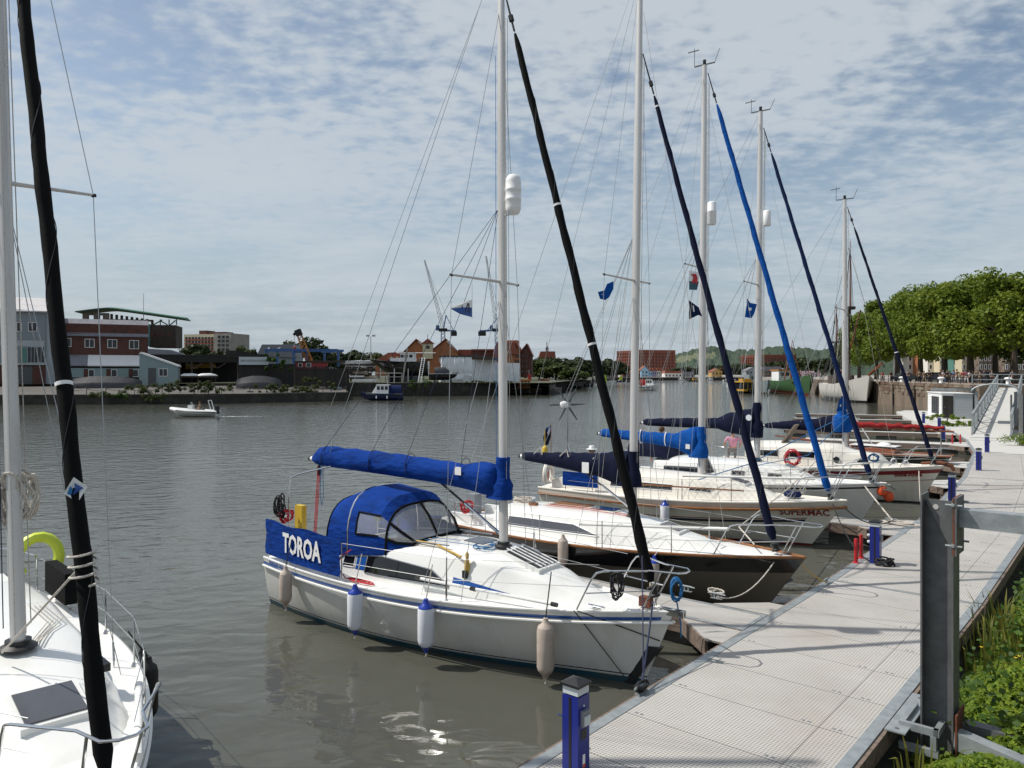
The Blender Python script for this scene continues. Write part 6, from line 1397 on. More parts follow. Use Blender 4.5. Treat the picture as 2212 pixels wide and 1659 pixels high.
def tree(label,x,y,z,h,rad,m='leaf_plane',seed=1,nl=14000,leaf=.055,tr=.35,zc=.62,vs=1.0,group=None,name='tree',limbs=5):
    o=thing(name,label,'tree',(x,y,z),0,group); rd=random.Random(seed+int(abs(x)*7))
    th=h*(zc-.22); mb=MB(); top=Vector((0,0,th)); mb.tube([(0,0,-.3),(.05*rd.random(),0,th*.5),top],[tr*1.25,tr,tr*.8],8)
    for k in range(limbs):
        a=2*PI*k/limbs+rd.random(); e=Vector((math.cos(a)*rad*.6,math.sin(a)*rad*.6,h*zc+rd.uniform(-.1,.25)*h)); mb.tube([top-Vector((0,0,.3)),top.lerp(e,.5)+Vector((0,0,.05*h)),e],[tr*.6,tr*.35,tr*.1],6)
    mb.build('trunk','bark',o,True)
    inst('crown',crown(seed,nl,leaf,m),o,(0,0,h*zc),(0,0,rd.uniform(0,6.28)),(rad,rad,h*(1-zc)*1.12*vs))
    return o
# far bank trees
tl=[(430,738,300,9,'leaf_dark','dark rounded tree in front of the block of flats'),(478,752,290,6,'leaf_dark','small dark tree right of the block of flats'),(660,722,240,8.5,'leaf_dark','tall dark tree behind the orange crane boom'),(620,750,260,6,'leaf_dark','dark tree behind the slate roofed hall'),(690,752,260,6,'leaf_dark','dark tree right of the orange crane'),(528,742,310,5.5,'leaf_mid','pale green small tree left of the slate roofed hall'),
 (720,756,300,8,'leaf_dark','dark tree behind the right end of the blue hoist'),(760,752,310,9,'leaf_dark','broad dark tree left of the floodlight mast'),(795,756,300,7,'leaf_dark','dark tree right behind the floodlight mast'),(818,758,290,5,'leaf_mid','small mid green tree left of the red roofed houses')]
for i,(u,v,Y,r,m,l) in enumerate(tl):
    zt=H+(V0-v)/F*Y; x=(u-U0)/F*Y; tree(l,x,Y,2.7,zt-2.7,r,m,seed=20+i%3,nl=5000,leaf=.11,group='trees behind the dockyard',zc=.48)
tl=[(1165,770,250,6,'leaf_mid','green tree at the left end of the harbour tree belt'),(1200,782,240,6,'leaf_mid','lower bushy green tree nearest the water in the belt'),(1222,768,270,8,'leaf_dark','dark tree below the house with the cupola'),(1245,775,260,6.5,'leaf_dark','dark tree in the middle of the belt'),(1258,766,320,8,'leaf_dark','tall dark tree right of the cupola house'),(1280,774,330,8,'leaf_dark','dark tree behind the furled black jib, left'),(1300,776,340,8,'leaf_dark','dark tree behind the green dinghy sail'),(1322,770,360,9,'leaf_dark','dark tree just left of the brick warehouse'),(1180,765,300,7,'leaf_dark','dark tree directly under the cupola house roof'),(1232,790,235,5,'leaf_mid','low mid green tree overhanging the moored narrow boats'),
 (1478,790,520,10,'leaf_dark','tree right of the coloured terrace'),(1500,792,540,10,'leaf_mid','tree left of the third yacht mast'),(1545,786,560,12,'leaf_dark','tree left of the yellow house'),(1580,790,540,11,'leaf_dark','tree right of the yellow house'),(1605,782,600,12,'leaf_dark','tree in front of the farther brick warehouse'),(1672,778,560,11,'leaf_dark','tree right of the fourth yacht mast'),(1740,768,420,11,'leaf_dark','dark tree behind the green ship'),(1705,776,500,11,'leaf_dark','dark tree behind the grey shed roofs'),(1775,770,330,9,'leaf_dark','dark tree behind the white ship')]
for i,(u,v,Y,r,m,l) in enumerate(tl):
    Y=Y if u<1400 or u>1730 else Y*1.22; r=r if u<1400 or u>1730 else r*1.22; zt=H+(V0-v)/F*Y; x=(u-U0)/F*Y; tree(l,x,Y,1.8,zt-1.8,r*1.2,m,seed=20+i%3,nl=5000,leaf=.11,group='trees around the far harbour',zc=.45,vs=.95,limbs=4)
# ================================================================ red roofed houses and cranes
MB().add([(8,170,1.9),(10.5,222,1.9),(29,300,1.9),(46,420,1.9),(74,575,2.0),(74,1200,3),(-500,1200,3),(-400,300,2.65)],[(0,1,2,3,4,5,6,7)]).build('ground','earth',None,kind='structure',label='low ground of the far harbour shore on the left')
mb=MB(); pts=[(8.2,170),(10.6,222),(29.1,300),(46.1,420),(74.1,575)]
for a,b in zip(pts,pts[1:]): mb.add([(a[0],a[1],-1),(b[0],b[1],-1),(b[0],b[1],1.9),(a[0],a[1],1.9)],[(0,1,2,3)])
mb.build('shore_wall','quay_dark',None,kind='structure',label='dark shore wall receding along the far harbour')
def gable(f,u0,u1,vr,ve,vb,y,dep,wall,roof,um=None,name='gable_wall'):
    um=um or (u0+u1)/2
    f.poly(name,wall,[(u0,vb),(u0,ve),(um,vr+2),(u1,ve),(u1,vb)],y,y+dep)
    x0,xm,x1=f.x(u0-2,y),f.x(um,y),f.x(u1+2,y); zr=f.z(um,vr,y); ze=f.z(um,ve+1.5,y)
    for a in (x0,x1):
        MB().add([(a,y-.5,ze),(xm,y-.5,zr),(xm,y+dep,zr),(a,y+dep,ze),(a,y-.5,ze+.35),(xm,y-.5,zr+.35),(xm,y+dep,zr+.35),(a,y+dep,ze+.35)],[(0,1,2,3),(4,7,6,5),(0,4,5,1),(1,5,6,2),(2,6,7,3),(3,7,4,0)]).build('roof_slope',roof,f.o)
Hs=Fac('brick_houses','row of orange brick houses with red tiled gables and a cream clock turret','building',868,225,R(3))
gable(Hs,868,940,734,766,812,0,10,'brick_orange','roof_red',um=899); gable(Hs,928,990,733,762,812,-1,10,'brick_orange','roof_red',um=963)
Hs.poly('roof_slope','roof_red',[(808,780),(838,762),(868,760),(868,780)],2,9); Hs.box('wall','brick_orange',810,868,779,812,2.2,9)
Hs.poly('roof_slope','roof_red',[(985,772),(990,755),(1028,755),(1042,772)],2,9); Hs.box('wall','brick_orange',985,1045,771,812,2.2,9)
t=Hs.box('turret','render_cream',913,935,741,775,-1.6,1.4); Hs.poly('turret_roof','roof_red',[(910,742),(924,731),(938,742)],-2,1.8); Hs.box('turret_window','glass',920,928,747,753,-1.7,-1.62,t); MB().cyl((Hs.x(924),0,Hs.z(924,732)),(Hs.x(924),0,Hs.z(924,722)),.08).build('weather_vane','black_plastic',t)
for u in (868,890,905,948,968): Hs.window(u+2,u+9,774,782,-.0 if u<940 else -1,2,fw=.12)
for u in (880,960): Hs.box('balcony','red_wall',u,u+22,787,790,-1.6,-1.1)
for u in (858,845,1012): Hs.poly('dormer','render_cream',[(u-6,776),(u,769),(u+6,776)],1.2,1.9)
H2=Fac('brick_flats','tall orange brick waterside flats with steep red roofs beside the main mast','building',1068,215,R(-4))
gable(H2,1068,1105,741,762,815,2,12,'brick_orange','roof_red',um=1075); gable(H2,1078,1124,740,760,815,0,14,'brick_orange','roof_red',um=1112); gable(H2,1120,1148,744,768,815,1,10,'brick_dark','roof_red',um=1138); H2.box('top_floor','brick_orange',1088,1118,735,745,4,10); 
H2.poly('roof_slope','roof_red',[(1064,765),(1072,741),(1112,740),(1118,765)],-.6,-.1)
for r_ in range(4):
    for u in (1113,1119,1127,1136): H2.box('window','glass',u,u+3,766+r_*11,772+r_*11,-.25,-.01)
H2.box('shed_block','brick_dark',1018,1068,757,812,6,14); H2.box('shed_roof','roof_red',1018,1070,754,757,5.5,14.5)
H3=Fac('cupola_house','red roofed house with a small cupola above the harbour trees','building',1163,320,0.)
H3.poly('roof','roof_red',[(1162,776),(1168,759),(1199,759),(1201,776)],0,8); H3.box('wall','brick_orange',1163,1200,776,806,.3,8); c=H3.box('cupola','clad_grey',1179,1185,752,759,2,4); H3.poly('cupola_roof','roof_slate',[(1178,753),(1182,747),(1186,753)],1.8,4.2); MB().cyl((H3.x(1182),3,H3.z(1182,748)),(H3.x(1182),3,H3.z(1182,738)),.15).build('weather_vane','black_plastic',c)
def tower_crane(u,vb,vc,ut,vt,label,Y,cj):
    b=P(u,vb,Y); o=thing('tower_crane',label,'crane',b); hc=(vb-vc)/F*Y
    mb=MB(); w=.9
    for a,c in ((-w,-w),(w,-w),(w,w),(-w,w)): mb.bar((a,c,0),(a,c,hc),.22,.22)
    n=int(hc/2)
    for k in range(n):
        z0,z1=hc*k/n,hc*(k+1)/n
        for s_ in (-1,1): mb.bar((-w,s_*w,z0),(w,s_*w,z1),.12,.12); mb.bar((w,s_*w,z0),(-w,s_*w,z1),.12,.12)
    mb.build('lattice_mast','gantry_blue',o,kind='stuff')
    MB().box(-2,2.,-1.5,1.5,hc,hc+1.5).build('slewing_platform','shed_dark',o); MB().box(-3.4,-1.8,-1.2,1.2,hc+.5,hc+3.0).build('cab','gantry_blue',o); MB().bar((0,0,hc+.6),(cj*1.6,0,hc+.2),1.2,.8).build('counter_jib','gantry_blue',o); MB().box(min(cj,cj*1.7),max(cj,cj*1.7),-1.2,1.2,hc-2.2,hc+.0).build('counterweight','shed_dark',o)
    tip=P(ut,vt,Y)-b; mb=MB(); base=Vector((0,0,hc+2)); d=tip-base; sx=Vector((d.z,0,-d.x)).normalized()
    for a in (-.9,.9): mb.bar(base+sx*a,tip+sx*a*.3,.22,.22)
    mb.bar(base+Vector((0,1,0)),tip,.2,.2)
    for k in range(26):
        f,g=k/26,(k+1)/26; s_=1 if k%2 else -1; mb.bar(base+d*f+sx*.9*s_*(1-.7*f),base+d*g-sx*.9*s_*(1-.7*g),.12,.12)
    mb.build('lattice_jib','bare_metal',o,kind='stuff'); MB().bar((0,0,hc),(1.5,0,hc+8),.5,.5).bar((1.5,0,hc+8),(cj*1.0+1,0,hc+.8),.3,.3).build('a_frame','gantry_blue',o)
    MB().cyl((1.5,0,hc+8),tip*.98+base*.02,.06).build('pendant_line','black_plastic',o)
tower_crane(957,800,716,917,562,'blue tower crane with raised jib left of the pennant',380,4.0)
tower_crane(1073,800,716,1050,553,'blue tower crane with raised jib directly behind the main mast',390,-5.5)
# ================================================================ hills
RID=[(1100,806),(1250,792),(1330,782),(1420,772),(1460,766),(1490,757),(1520,750),(1545,751),(1580,757),(1620,756),(1660,752),(1690,749),(1740,753),(1770,757),(1800,750),(1860,744),(1950,752),(2100,760),(2400,780)]
rng=np.random.default_rng(5)
def rid(u): return np.interp(u,[a for a,b in RID],[b for a,b in RID])
HN=rng.random((60,260))
def hill_z(u,f):
    i=int((u-1100)/5)%260; j=int(f*40)%60
    Y=1150+1150*f; z=H+(V0-rid(u))/F*2300; return Y,3+(z-3)*(f**1.3)+ (HN[j,i]-.5)*14*min(1,f*3)
rows=[]
for j in range(41):
    row=[]
    for i in range(260):
        u=1100+5*i; Y,z=hill_z(u,j/40); row.append(Vector(((u-U0)/F*Y,Y,z)))
    rows.append(row)
mat('woodland',(.030,.055,.028),.9,scale=.012,rgb2=(.018,.036,.020),bump=6,bs=.06); mat('meadow',(.115,.13,.07),.9,scale=.01,rgb2=(.085,.11,.055))
hl=MB().loft(rows,closed=False).build('hills','woodland',None,True,80,kind='structure',label='wooded green hills with a pale meadow on the horizon')
hl.data.materials.append(MT['meadow'])
for pl_ in hl.data.polygons:
    j,i=divmod(pl_.index,259); u=1100+5*i
    if 1448<u<1545 and .50<j/40<.74 and (j/40-.5)*90>(abs(u-1490)-40)*.3: pl_.material_index=1
MB().add([(-1500,1140,2.8),(1500,1140,2.8),(1500,1300,3.5),(-1500,1300,3.5)],[(0,1,2,3)]).build('ground','earth',None,kind='structure',label='flat land at the foot of the hills')
# ================================================================ brick bond warehouses
def bond(u0,uc,u1,vt,vb,Y,label,nl,nr,a):
    mat_='bond_brick'
    f=Fac('brick_warehouse',label,'building',uc,Y,a); f.poly('long_wall','bond_brick',[(uc,vb),(uc,vt),(u1,vt+3),(u1,vb)],0,6)
    wl=(uc-u0)/F*Y; g=Fac('lit_wall',label,'x',u0,Y+wl*.55,-R(29)); 
    o=g.o; ob=g.poly('short_wall','bond_brick',[(u0,vb),(u0,vt+1.5),(uc,vt),(uc,vb)],0,3)
    M_=Matrix.Translation(o.location)@Matrix.Rotation(o.rotation_euler.z,4,'Z')
    for r_ in range(6):
        for c_ in range(nr):
            u=uc+2+(u1-uc-3)*c_/nr; f.box('window','glass',u,u+(u1-uc)/nr*.42,vt+6+r_*(vb-vt-8)/6.2,vt+6+r_*(vb-vt-8)/6.2+3.0,-.3,-.02)
        for c_ in range(nl):
            u=u0+2+(uc-u0-3)*c_/nl; g.box('window','glass',u,u+(uc-u0)/nl*.38,vt+6+r_*(vb-vt-8)/6.2,vt+6+r_*(vb-vt-8)/6.2+3.0,-.3,-.02)
    f.box('cornice','bond_brick',uc,u1,vt-1,vt+2.5,-.8,-.32)
    for ch in list(o.children):
        ch.parent=f.o; ch.matrix_local=(Matrix.Translation(f.o.location)@Matrix.Rotation(f.o.rotation_euler.z,4,'Z')).inverted()@M_
    bpy.data.objects.remove(o)
mat('bond_brick',(.24,.075,.045),.85,scale=.15,rgb2=(.17,.055,.038))
bond(1332,1366,1459,757,806,880,'nearer huge red brick bond warehouse left of the third mast',6,13,R(16)); bond(1599,1632,1720,767,806,1050,'farther huge red brick bond warehouse behind the fourth mast',6,13,R(16))
# ================================================================ far shore houses
MB().add([(74,575,2.2),(205,575,2.2),(230,700,2.6),(420,1180,3),(74,1180,3)],[(0,1,2,3,4)]).build('ground','concrete',None,kind='structure',label='far quayside under the coloured houses')
MB().add([(74,575,-1),(205,575,-1),(205,575,2.2),(74,575,2.2)],[(0,1,2,3)]).build('shore_wall','quay_dark',None,kind='structure',label='far quay wall under the coloured houses')
mat('house_blue',(.30,.52,.72),.8,var=.05); mat('house_mauve',(.36,.34,.50),.8,var=.05); mat('house_white',(.72,.70,.66),.8,var=.05); mat('house_ochre',(.48,.30,.10),.8,var=.05)
def house(u0,u1,vr,ve,vb,Y,wall,label,roof='roof_red',gab=False,nw=2):
    f=Fac('house',label,'house',u0,Y,R(4)); f.box('wall',wall,u0,u1,ve,vb,0,9)
    if gab: f.poly('gable',wall,[(u0,ve+.5),((u0+u1)/2,vr),(u1,ve+.5)],.02,.5); gable(f,u0,u1,vr,ve,ve+.2,.6,8,wall,roof)
    else: f.poly('roof',roof,[(u0-.5,ve),(u0+1.5,vr),(u1-1.5,vr),(u1+.5,ve)],-.4,8)
    for k in range(nw):
        for r_ in range(2): u=u0+(u1-u0)*(k+.3)/nw; f.box('window','glass',u,u+(u1-u0)/nw*.35,ve+3+r_*8,ve+7+r_*8,-.25,-.02)
    f.box('chimney','brick_dark',u1-2,u1,vr-3,vr+1,3,4.5)
hs=[(1385,1401,791,799,815,440,'house_blue','pale blue gabled house at the left end of the coloured terrace','roof_red',True),(1401,1409,796,802,815,441,'house_blue','second pale blue terrace house','roof_red',False),(1409,1418,795,801,815,442,'house_mauve','mauve terrace house in the middle of the coloured row','roof_red',False),(1418,1427,795,801,815,443,'house_white','white terrace house with red roof in the coloured row','roof_red',False),(1427,1447,796,802,815,444,'brick_orange','brick terrace house ending the coloured row','roof_red',False),(1436,1474,801,806,815,420,'house_white','long low white house with red roof','roof_red',False),(1474,1500,803,808,815,425,'clad_grey','low grey boat shed right of the white house','roof_slate',False),(1538,1560,797,802,817,400,'house_ochre','ochre timber clad house with gable','roof_red',True),(1470,1490,794,799,806,470,'brick_orange','orange house behind the low sheds','roof_red',False),(1300,1335,800,804,815,420,'ruin_wall','low brown terrace behind the green sails','roof_slate',False),(1346,1383,803,808,816,410,'brick_dark','low dark red pavilion left of the blue house','roof_red',False),(1612,1640,794,800,815,380,'clad_grey','grey gabled house right of the yellow ferry','roof_slate',True),(1645,1688,792,800,815,390,'ruin_wall','row of brown warehouses behind the crowd','roof_slate',False),(1690,1720,795,802,818,370,'old_timber','dark quayside shed beside the crowd','roof_slate',False)]
for h in hs: h=(*h[:5],max(h[5]*1.45,588) if h[0]>1340 else 470,*h[6:]); house(*h[:7],h[7],h[8],h[9],nw=max(2,int((h[1]-h[0])/7)))
# ================================================================ boats on the harbour
def cruiser(u0,u1,vw,label,hull='hi_white',cab='hi_white',left=True,ch=1.3,stripe=None,canopy=None,name='motor_boat',deck='teak_grey',h=.95,yaw=0.,mast=True,B=None):
    Y=F*H/(vw-V0); xc=((u0+u1)/2-U0)/F*Y; L=(u1-u0)/F*Y/max(.3,abs(math.cos(yaw)))
    o=thing(name,label,'boat',(xc,Y,0),(PI if left else 0)+yaw); B=B or L*.32; off=L/2
    q=hull_simple(o,L,B,h,hull,.3,L*.08); q.location=(-off,0,-.12)
    MB().box(-off+.1,off*.72,-B*.42,B*.42,h*.85,h*.93).build('deck',deck,o)
    if stripe: MB().box(-off+.05,off*.4,-B/2-.02,-B/2+.02,h*.45,h*.62).build('stripe',stripe,o); MB().box(-off+.05,off*.4,B/2-.02,B/2+.02,h*.45,h*.62).build('stripe',stripe,o)
    c0,c1=-off*.35,off*.35
    w=MB().loft([[Vector((x,y,z)) for y,z in ((-B*.38,h*.9),(B*.38,h*.9),(B*.33,h*.9+hh),(-B*.33,h*.9+hh))] for x,hh in ((c0,ch),(c0+.1,ch),(c1*.6,ch),(c1*1.25,.15))]).build('cabin',cab,o)
    MB().box(c0-.1,c1*.7,-B*.36,B*.36,h*.9+ch,h*.9+ch+.07).build('cabin_roof',cab,o)
    for sd in (-1,1):
        for k in range(3):
            x=c0+.15+(c1*.6-c0)*k/3; MB().box(x,x+(c1*.6-c0)/3*.7,sd*B*.345-.06,sd*B*.345+.06,h*.9+ch*.45,h*.9+ch*.85).build('window','glass',w)
    if canopy:
        MB().loft([[Vector((x,B*.4*math.cos(a),h*.8+ (ch*1.05)*math.sin(a)**.6)) for a in [PI*j/8 for j in range(9)]] for x in (-off*.92,c0-.02)]).build('canopy',canopy,o,True)
    if mast: MB().cyl((c0+.3,0,h*.9+ch),(c0+.3,0,h*.9+ch*2.1),.04).build('mast','bare_metal',o)
    for x in (-off*.3,off*.2): MB().lathe([(.03,0),(.1,.05),(.1,.45),(.03,.5)],8,Matrix.Translation((x,-B/2-.06 if left is False else B/2+.06,h*.25))).build('side_fender','fender_white',o,True)
    return o
mat('blue_hull',(.012,.022,.07),.3,var=.15)
cruiser(779,871,865,'dark blue cabin cruiser with blue canvas moored at the dockyard corner','blue_hull','hi_white',True,1.55,None,'canvas_dkblue',h=1.3)
cruiser(1172,1213,846,'white cabin cruiser with red hull band beside the red canopy boat','hi_white','hi_white',True,1.8,'red_stripe',h=1.2)
cruiser(1146,1190,843,'boat with a large red canopy moored behind the old tug','red_wall','canvas_red',True,2.0,None,'canvas_red',h=1.2)
t_=cruiser(1095,1170,852,'old tug with orange brown wheelhouse moored at the quay end','old_timber','crane_orange',True,2.0,None,None,'tug',h=1.5); MB().box(-1.6,-.8,-.3,.3,3.2,4.6).build('funnel','red_wall',t_)
cruiser(1224,1256,838,'dark moored narrow boat below the harbour trees, left','shed_dark','wall_green',True,1.3,h=.9); cruiser(1258,1282,834,'dark moored narrow boat below the harbour trees, right','shed_dark','old_timber',True,1.3,h=.9)
cruiser(1382,1424,843,'white motor cruiser with red awning under way in mid harbour','hi_white','hi_white',False,1.7,'stripe_navy','canvas_red',h=1.5,yaw=R(-20))
cruiser(1330,1362,825,'dark rowing gig with crew in mid harbour','blue_hull','shed_dark',True,.5,h=.7,mast=False)
cruiser(1485,1520,824,'yellow and black workboat in the far harbour','black_hull','crane_yellow',False,1.2,h=.9)
cruiser(1562,1590,824,'white cruiser right of the yellow house','hi_white','hi_white',False,1.6,h=1.2)
cruiser(1650,1676,836,'dark fishing boat nearest the far crowd','shed_dark','hi_white',True,1.4,h=1.2)
rd=random.Random(4); lbls=['leftmost','second','third','fourth','fifth','sixth','seventh','eighth','ninth','tenth','eleventh','twelfth']
for k in range(12):
    u=1436+k*13+rd.uniform(-3,3); cruiser(u,u+rd.uniform(9,15),819.6+rd.uniform(0,2.4),f'{lbls[k]} of the small boats moored along the far quay','hi_white' if k%3 else 'blue_hull','hi_white',k%2==0,1.6,h=1.1,mast=k%2==0)
# yellow ferry coming on
Y=F*H/(849.5-V0); o=thing('ferry','yellow and black harbour ferry coming toward the viewer','ferry',((1609-U0)/F*Y,Y,0),R(-80))
q=hull_simple(o,9,3.5,.9,'black_hull',.3,.7); q.location=(-4.5,0,-.1); MB().box(-4,3,-1.78,1.78,.55,1.0).build('yellow_band','crane_yellow',o); w=MB().box(-3.8,2.4,-1.5,1.5,1.0,2.6).build('cabin','glass',o); MB().box(-4,2.8,-1.75,1.75,2.6,2.85).build('roof','crane_yellow',o); MB().box(-1,1,-1.1,1.1,2.85,3.5).build('wheelhouse','crane_yellow',o)
for y in (-1.55,-.5,.5,1.55): MB().box(2.38,2.46,y-.07,y+.07,1.0,2.6).build('window_post','crane_yellow',w)
# sailing dinghies
mat('sail_lime',(.45,.62,.02),.6,var=.06)
def dinghy(u,vw,vt,m,label,s=1):
    Y=F*H/(vw-V0); h=(vw-vt)/F*Y; o=thing('sailing_dinghy',label,'dinghy',((u-U0)/F*Y,Y,0),R(20)); q=hull_simple(o,3.6,1.4,.4,'hi_white',.2,.3); q.location=(-1.8,0,-.05)
    MB().cyl((.4,0,.3),(.4,0,h),.05).build('mast','bare_metal',o); MB().prism([(.35,.7),(.35,h),(-.1,h*.72),(-1.6*s,.75)],-.02,.02).build('sail',m,o); MB().prism([(.5,.5),(.5,h*.8),(1.5,.5)],-.015,.015).build('jib_sail',m,o)
    MB().lathe([(.2,0),(.24,.3),(.2,.6),(.1,.68),(.11,.8),(.02,.92)],8,Matrix.Translation((-.9,.2,.35))).build('helm_figure','orange',o,True)
dinghy(1306,827,798,'sail_lime','lime green sailed dinghy left of the black furled jib'); dinghy(1341,822,805,'sail_lime','smaller lime green sailed dinghy right of the black furled jib'); dinghy(1292,824,803,'hi_white','grey white sailed dinghy beside the lime one'); dinghy(1484,820,800,'hi_white','distant white sailed dinghy near the far quay')
# ================================================================ RIGHT QUAY
mat('quay_stone',(.20,.155,.115),.9,scale=.5,rgb2=(.12,.09,.065),th=(.35,.7),bump=.06,bs=2.5,stretch=(1,1,.35))
mat('stone_a',(.17,.12,.085),.9,scale=1.2,rgb2=(.09,.065,.05),bump=.05,bs=3); mat('stone_b',(.13,.075,.055),.9,scale=1.2,rgb2=(.08,.05,.04),bump=.05,bs=3); mat('stone_c',(.22,.18,.13),.9,scale=1.2,rgb2=(.14,.11,.085),bump=.05,bs=3)
QZ=3.4
WP=[Vector(p) for p in ((205,590),(97,260),(66,165),(59,127),(52.8,98),(51.0,83.8),(66,78),(40,42),(18,17),(7.5,3),(3,-6))]
rq=thing('right_quay',None,None,(0,0,0)); rq['kind']='structure'; rq['label']='tall stone quay wall on the right bank'
mb=MB()
for a,b in zip(WP,WP[1:]): mb.add([(a.x,a.y,-1),(b.x,b.y,-1),(b.x,b.y,QZ-.02),(a.x,a.y,QZ-.02)],[(3,2,1,0)])
mb.build('quay_wall','quay_stone',rq)
gp=[(p.x,p.y) for p in WP]+[(60,-40),(400,-40),(500,600),(300,640)]
mb=MB(); mb.v=[(x,y,QZ) for x,y in gp]; mb.f=[tuple(range(len(gp)))]; mb.build('quay_top','concrete',rq)
MB().add([(205,590,2.6),(400,590,3.4),(520,1180,3.4),(300,1180,2.6)],[(0,1,2,3)]).build('ground','earth',None,kind='structure',label='far right bank behind the ships')
MB().add([(205,590,-1),(300,1180,-1),(300,1180,2.6),(205,590,2.6)],[(0,1,2,3)]).build('shore_wall','quay_dark',None,kind='structure',label='far right shore wall in the distance')
# stone blocks of the top courses and copings (nearest visible stretch)
rd=random.Random(9); sm=['stone_a','stone_b','stone_c']
def along(i,j,L0): 
    return WP[i].lerp(WP[i+1],j)
cnt=0
for i in (3,4):
    a,b=WP[i],WP[i+1]; L=(b-a).length; d=(b-a)/L; n=Vector((-d.y,d.x)); n=n if n.x<0 else -n
    for row in range(4):
        s=rd.uniform(0,.6)
        while s<L-1.2:
            w=rd.uniform(.7,1.7); p0=a+d*s; p1=a+d*min(L,s+w-.05); z0=QZ-.42-row*.42; pr=.05+rd.random()*.06
            if row==0: z0=QZ-.36; 
            hh=.34 if row==0 else .38; q=[p0+n*pr,p1+n*pr,p1-n*.3,p0-n*.3]
            if rd.random()<(.97 if row<2 else .6): MB().slab([(v.x,v.y) for v in (q if (q[1]-q[0]).cross(q[2]-q[1])>0 else q[::-1])],z0,z0+hh+(.05 if row==0 else 0)).build('coping_stone' if row==0 else 'wall_stone',rd.choice(sm),rq); cnt+=1
            s+=w
for f in (.15,.5,.85):     # vertical timber rubbing strips
    p=WP[3].lerp(WP[4],f); MB().box(p.x-.25,p.x-.02,p.y-.12,p.y+.12,-.5,QZ-.3).build('rubbing_timber','old_timber',rq)
# railing on the quay
rl=thing('quay_railing','black post and rail fence along the top of the right quay','railing',(0,0,0))
RP=[WP[3]+Vector((1.3,0)),WP[4]+Vector((1.6,.3)),Vector((54.3,88)),Vector((66,82)),Vector((80,76))]
for a,b in zip(RP,RP[1:]):
    L=(b-a).length; n=int(L/2.2)
    for k in range(n): p=a.lerp(b,k/n); MB().cyl((p.x,p.y,QZ),(p.x,p.y,QZ+1.1),.05,n=6).build('post','black_plastic',rl)
    for z in (.45,.78,1.08): MB().cyl((a.x,a.y,QZ+z),(b.x,b.y,QZ+z),.03,n=5).build('rail','black_plastic',rl)
def bollard(u,Y,l):
    p=thing('bollard',l,'bollard',((u-U0)/F*Y,Y,QZ),0,'white topped mooring bollards'); MB().lathe([(.28,0),(.24,.1),(.22,.5),(.38,.58),(.42,.7),(.3,.82),(.02,.86)],12).build('bollard_head','hi_white',p,True); MB().lathe([(.45,0),(.45,.05),(.3,.06)],12).build('base_plate','galv_dark',p)
bollard(2033,97,'white mooring bollard on the quay edge above the hut'); bollard(2178,84.5,'white mooring bollard right behind the gangway rail'); bollard(1948,110,'white mooring bollard on the quay edge left of the people')
# plane trees
for i,(u,Y,zt,r,l) in enumerate(((2190,97,16.8,9.0,'big plane tree at the right edge above the gangway'),(2096,106,17.4,9.5,'tallest plane tree with a thick trunk behind the crowd'),(2040,118,17.8,9.0,'plane tree with trunk above the hut'),(1988,132,18.2,9.0,'plane tree left of the hut'),(1938,150,18.6,9.0,'plane tree behind the thin navy jib'),(1893,172,19.0,8.,'plane tree behind the tall ship mast'),(1856,198,16.5,6.5,'smallest plane tree at the left end of the row'),(2150,128,18,9,'plane tree in the second row behind the crowd'),(2250,105,17,9,'plane tree mostly cut by the right edge'))):
    tree(l,(u-U0)/F*Y,Y,QZ,zt-QZ,r,'leaf_plane',seed=40+i%4,nl=34000,leaf=.045,tr=.45,zc=.56,vs=1.38,group='plane trees on the right quay',name='plane_tree',limbs=7)
# houses behind the trees
for i,(u0,u1,w,l) in enumerate(((1960,1984,'house_white','white house left behind the plane trees'),(1984,2004,'brick_orange','orange brick house between the plane trunks'),(2004,2030,'house_white','pale grey house between the plane trunks'),(2030,2060,'render_cream','cream house behind the crowd'),(2060,2078,'wall_green','narrow green fronted house behind the crowd'),(2078,2115,'render_cream','wide cream shop behind the crowd'),(2115,2170,'ruin_wall','brown stone house right behind the crowd'),(2170,2260,'ruin_wall','long stone building at the right edge'))):
    Y=168-i*3; f=Fac('town_house',l,'house',u0,Y,R(-6)); f.box('wall',w,u0,u1,740,815,0,8); f.poly('roof','roof_slate',[(u0,740),(u0+3,730),(u1-3,730),(u1,740)],-.3,8)
    n=max(2,int((u1-u0)/9))
    for k in range(n):
        for v in (752,770,788): u=u0+(u1-u0)*(k+.3)/n; f.window(u,u+(u1-u0)/n*.36,v,v+9,0,1,fw=.1)
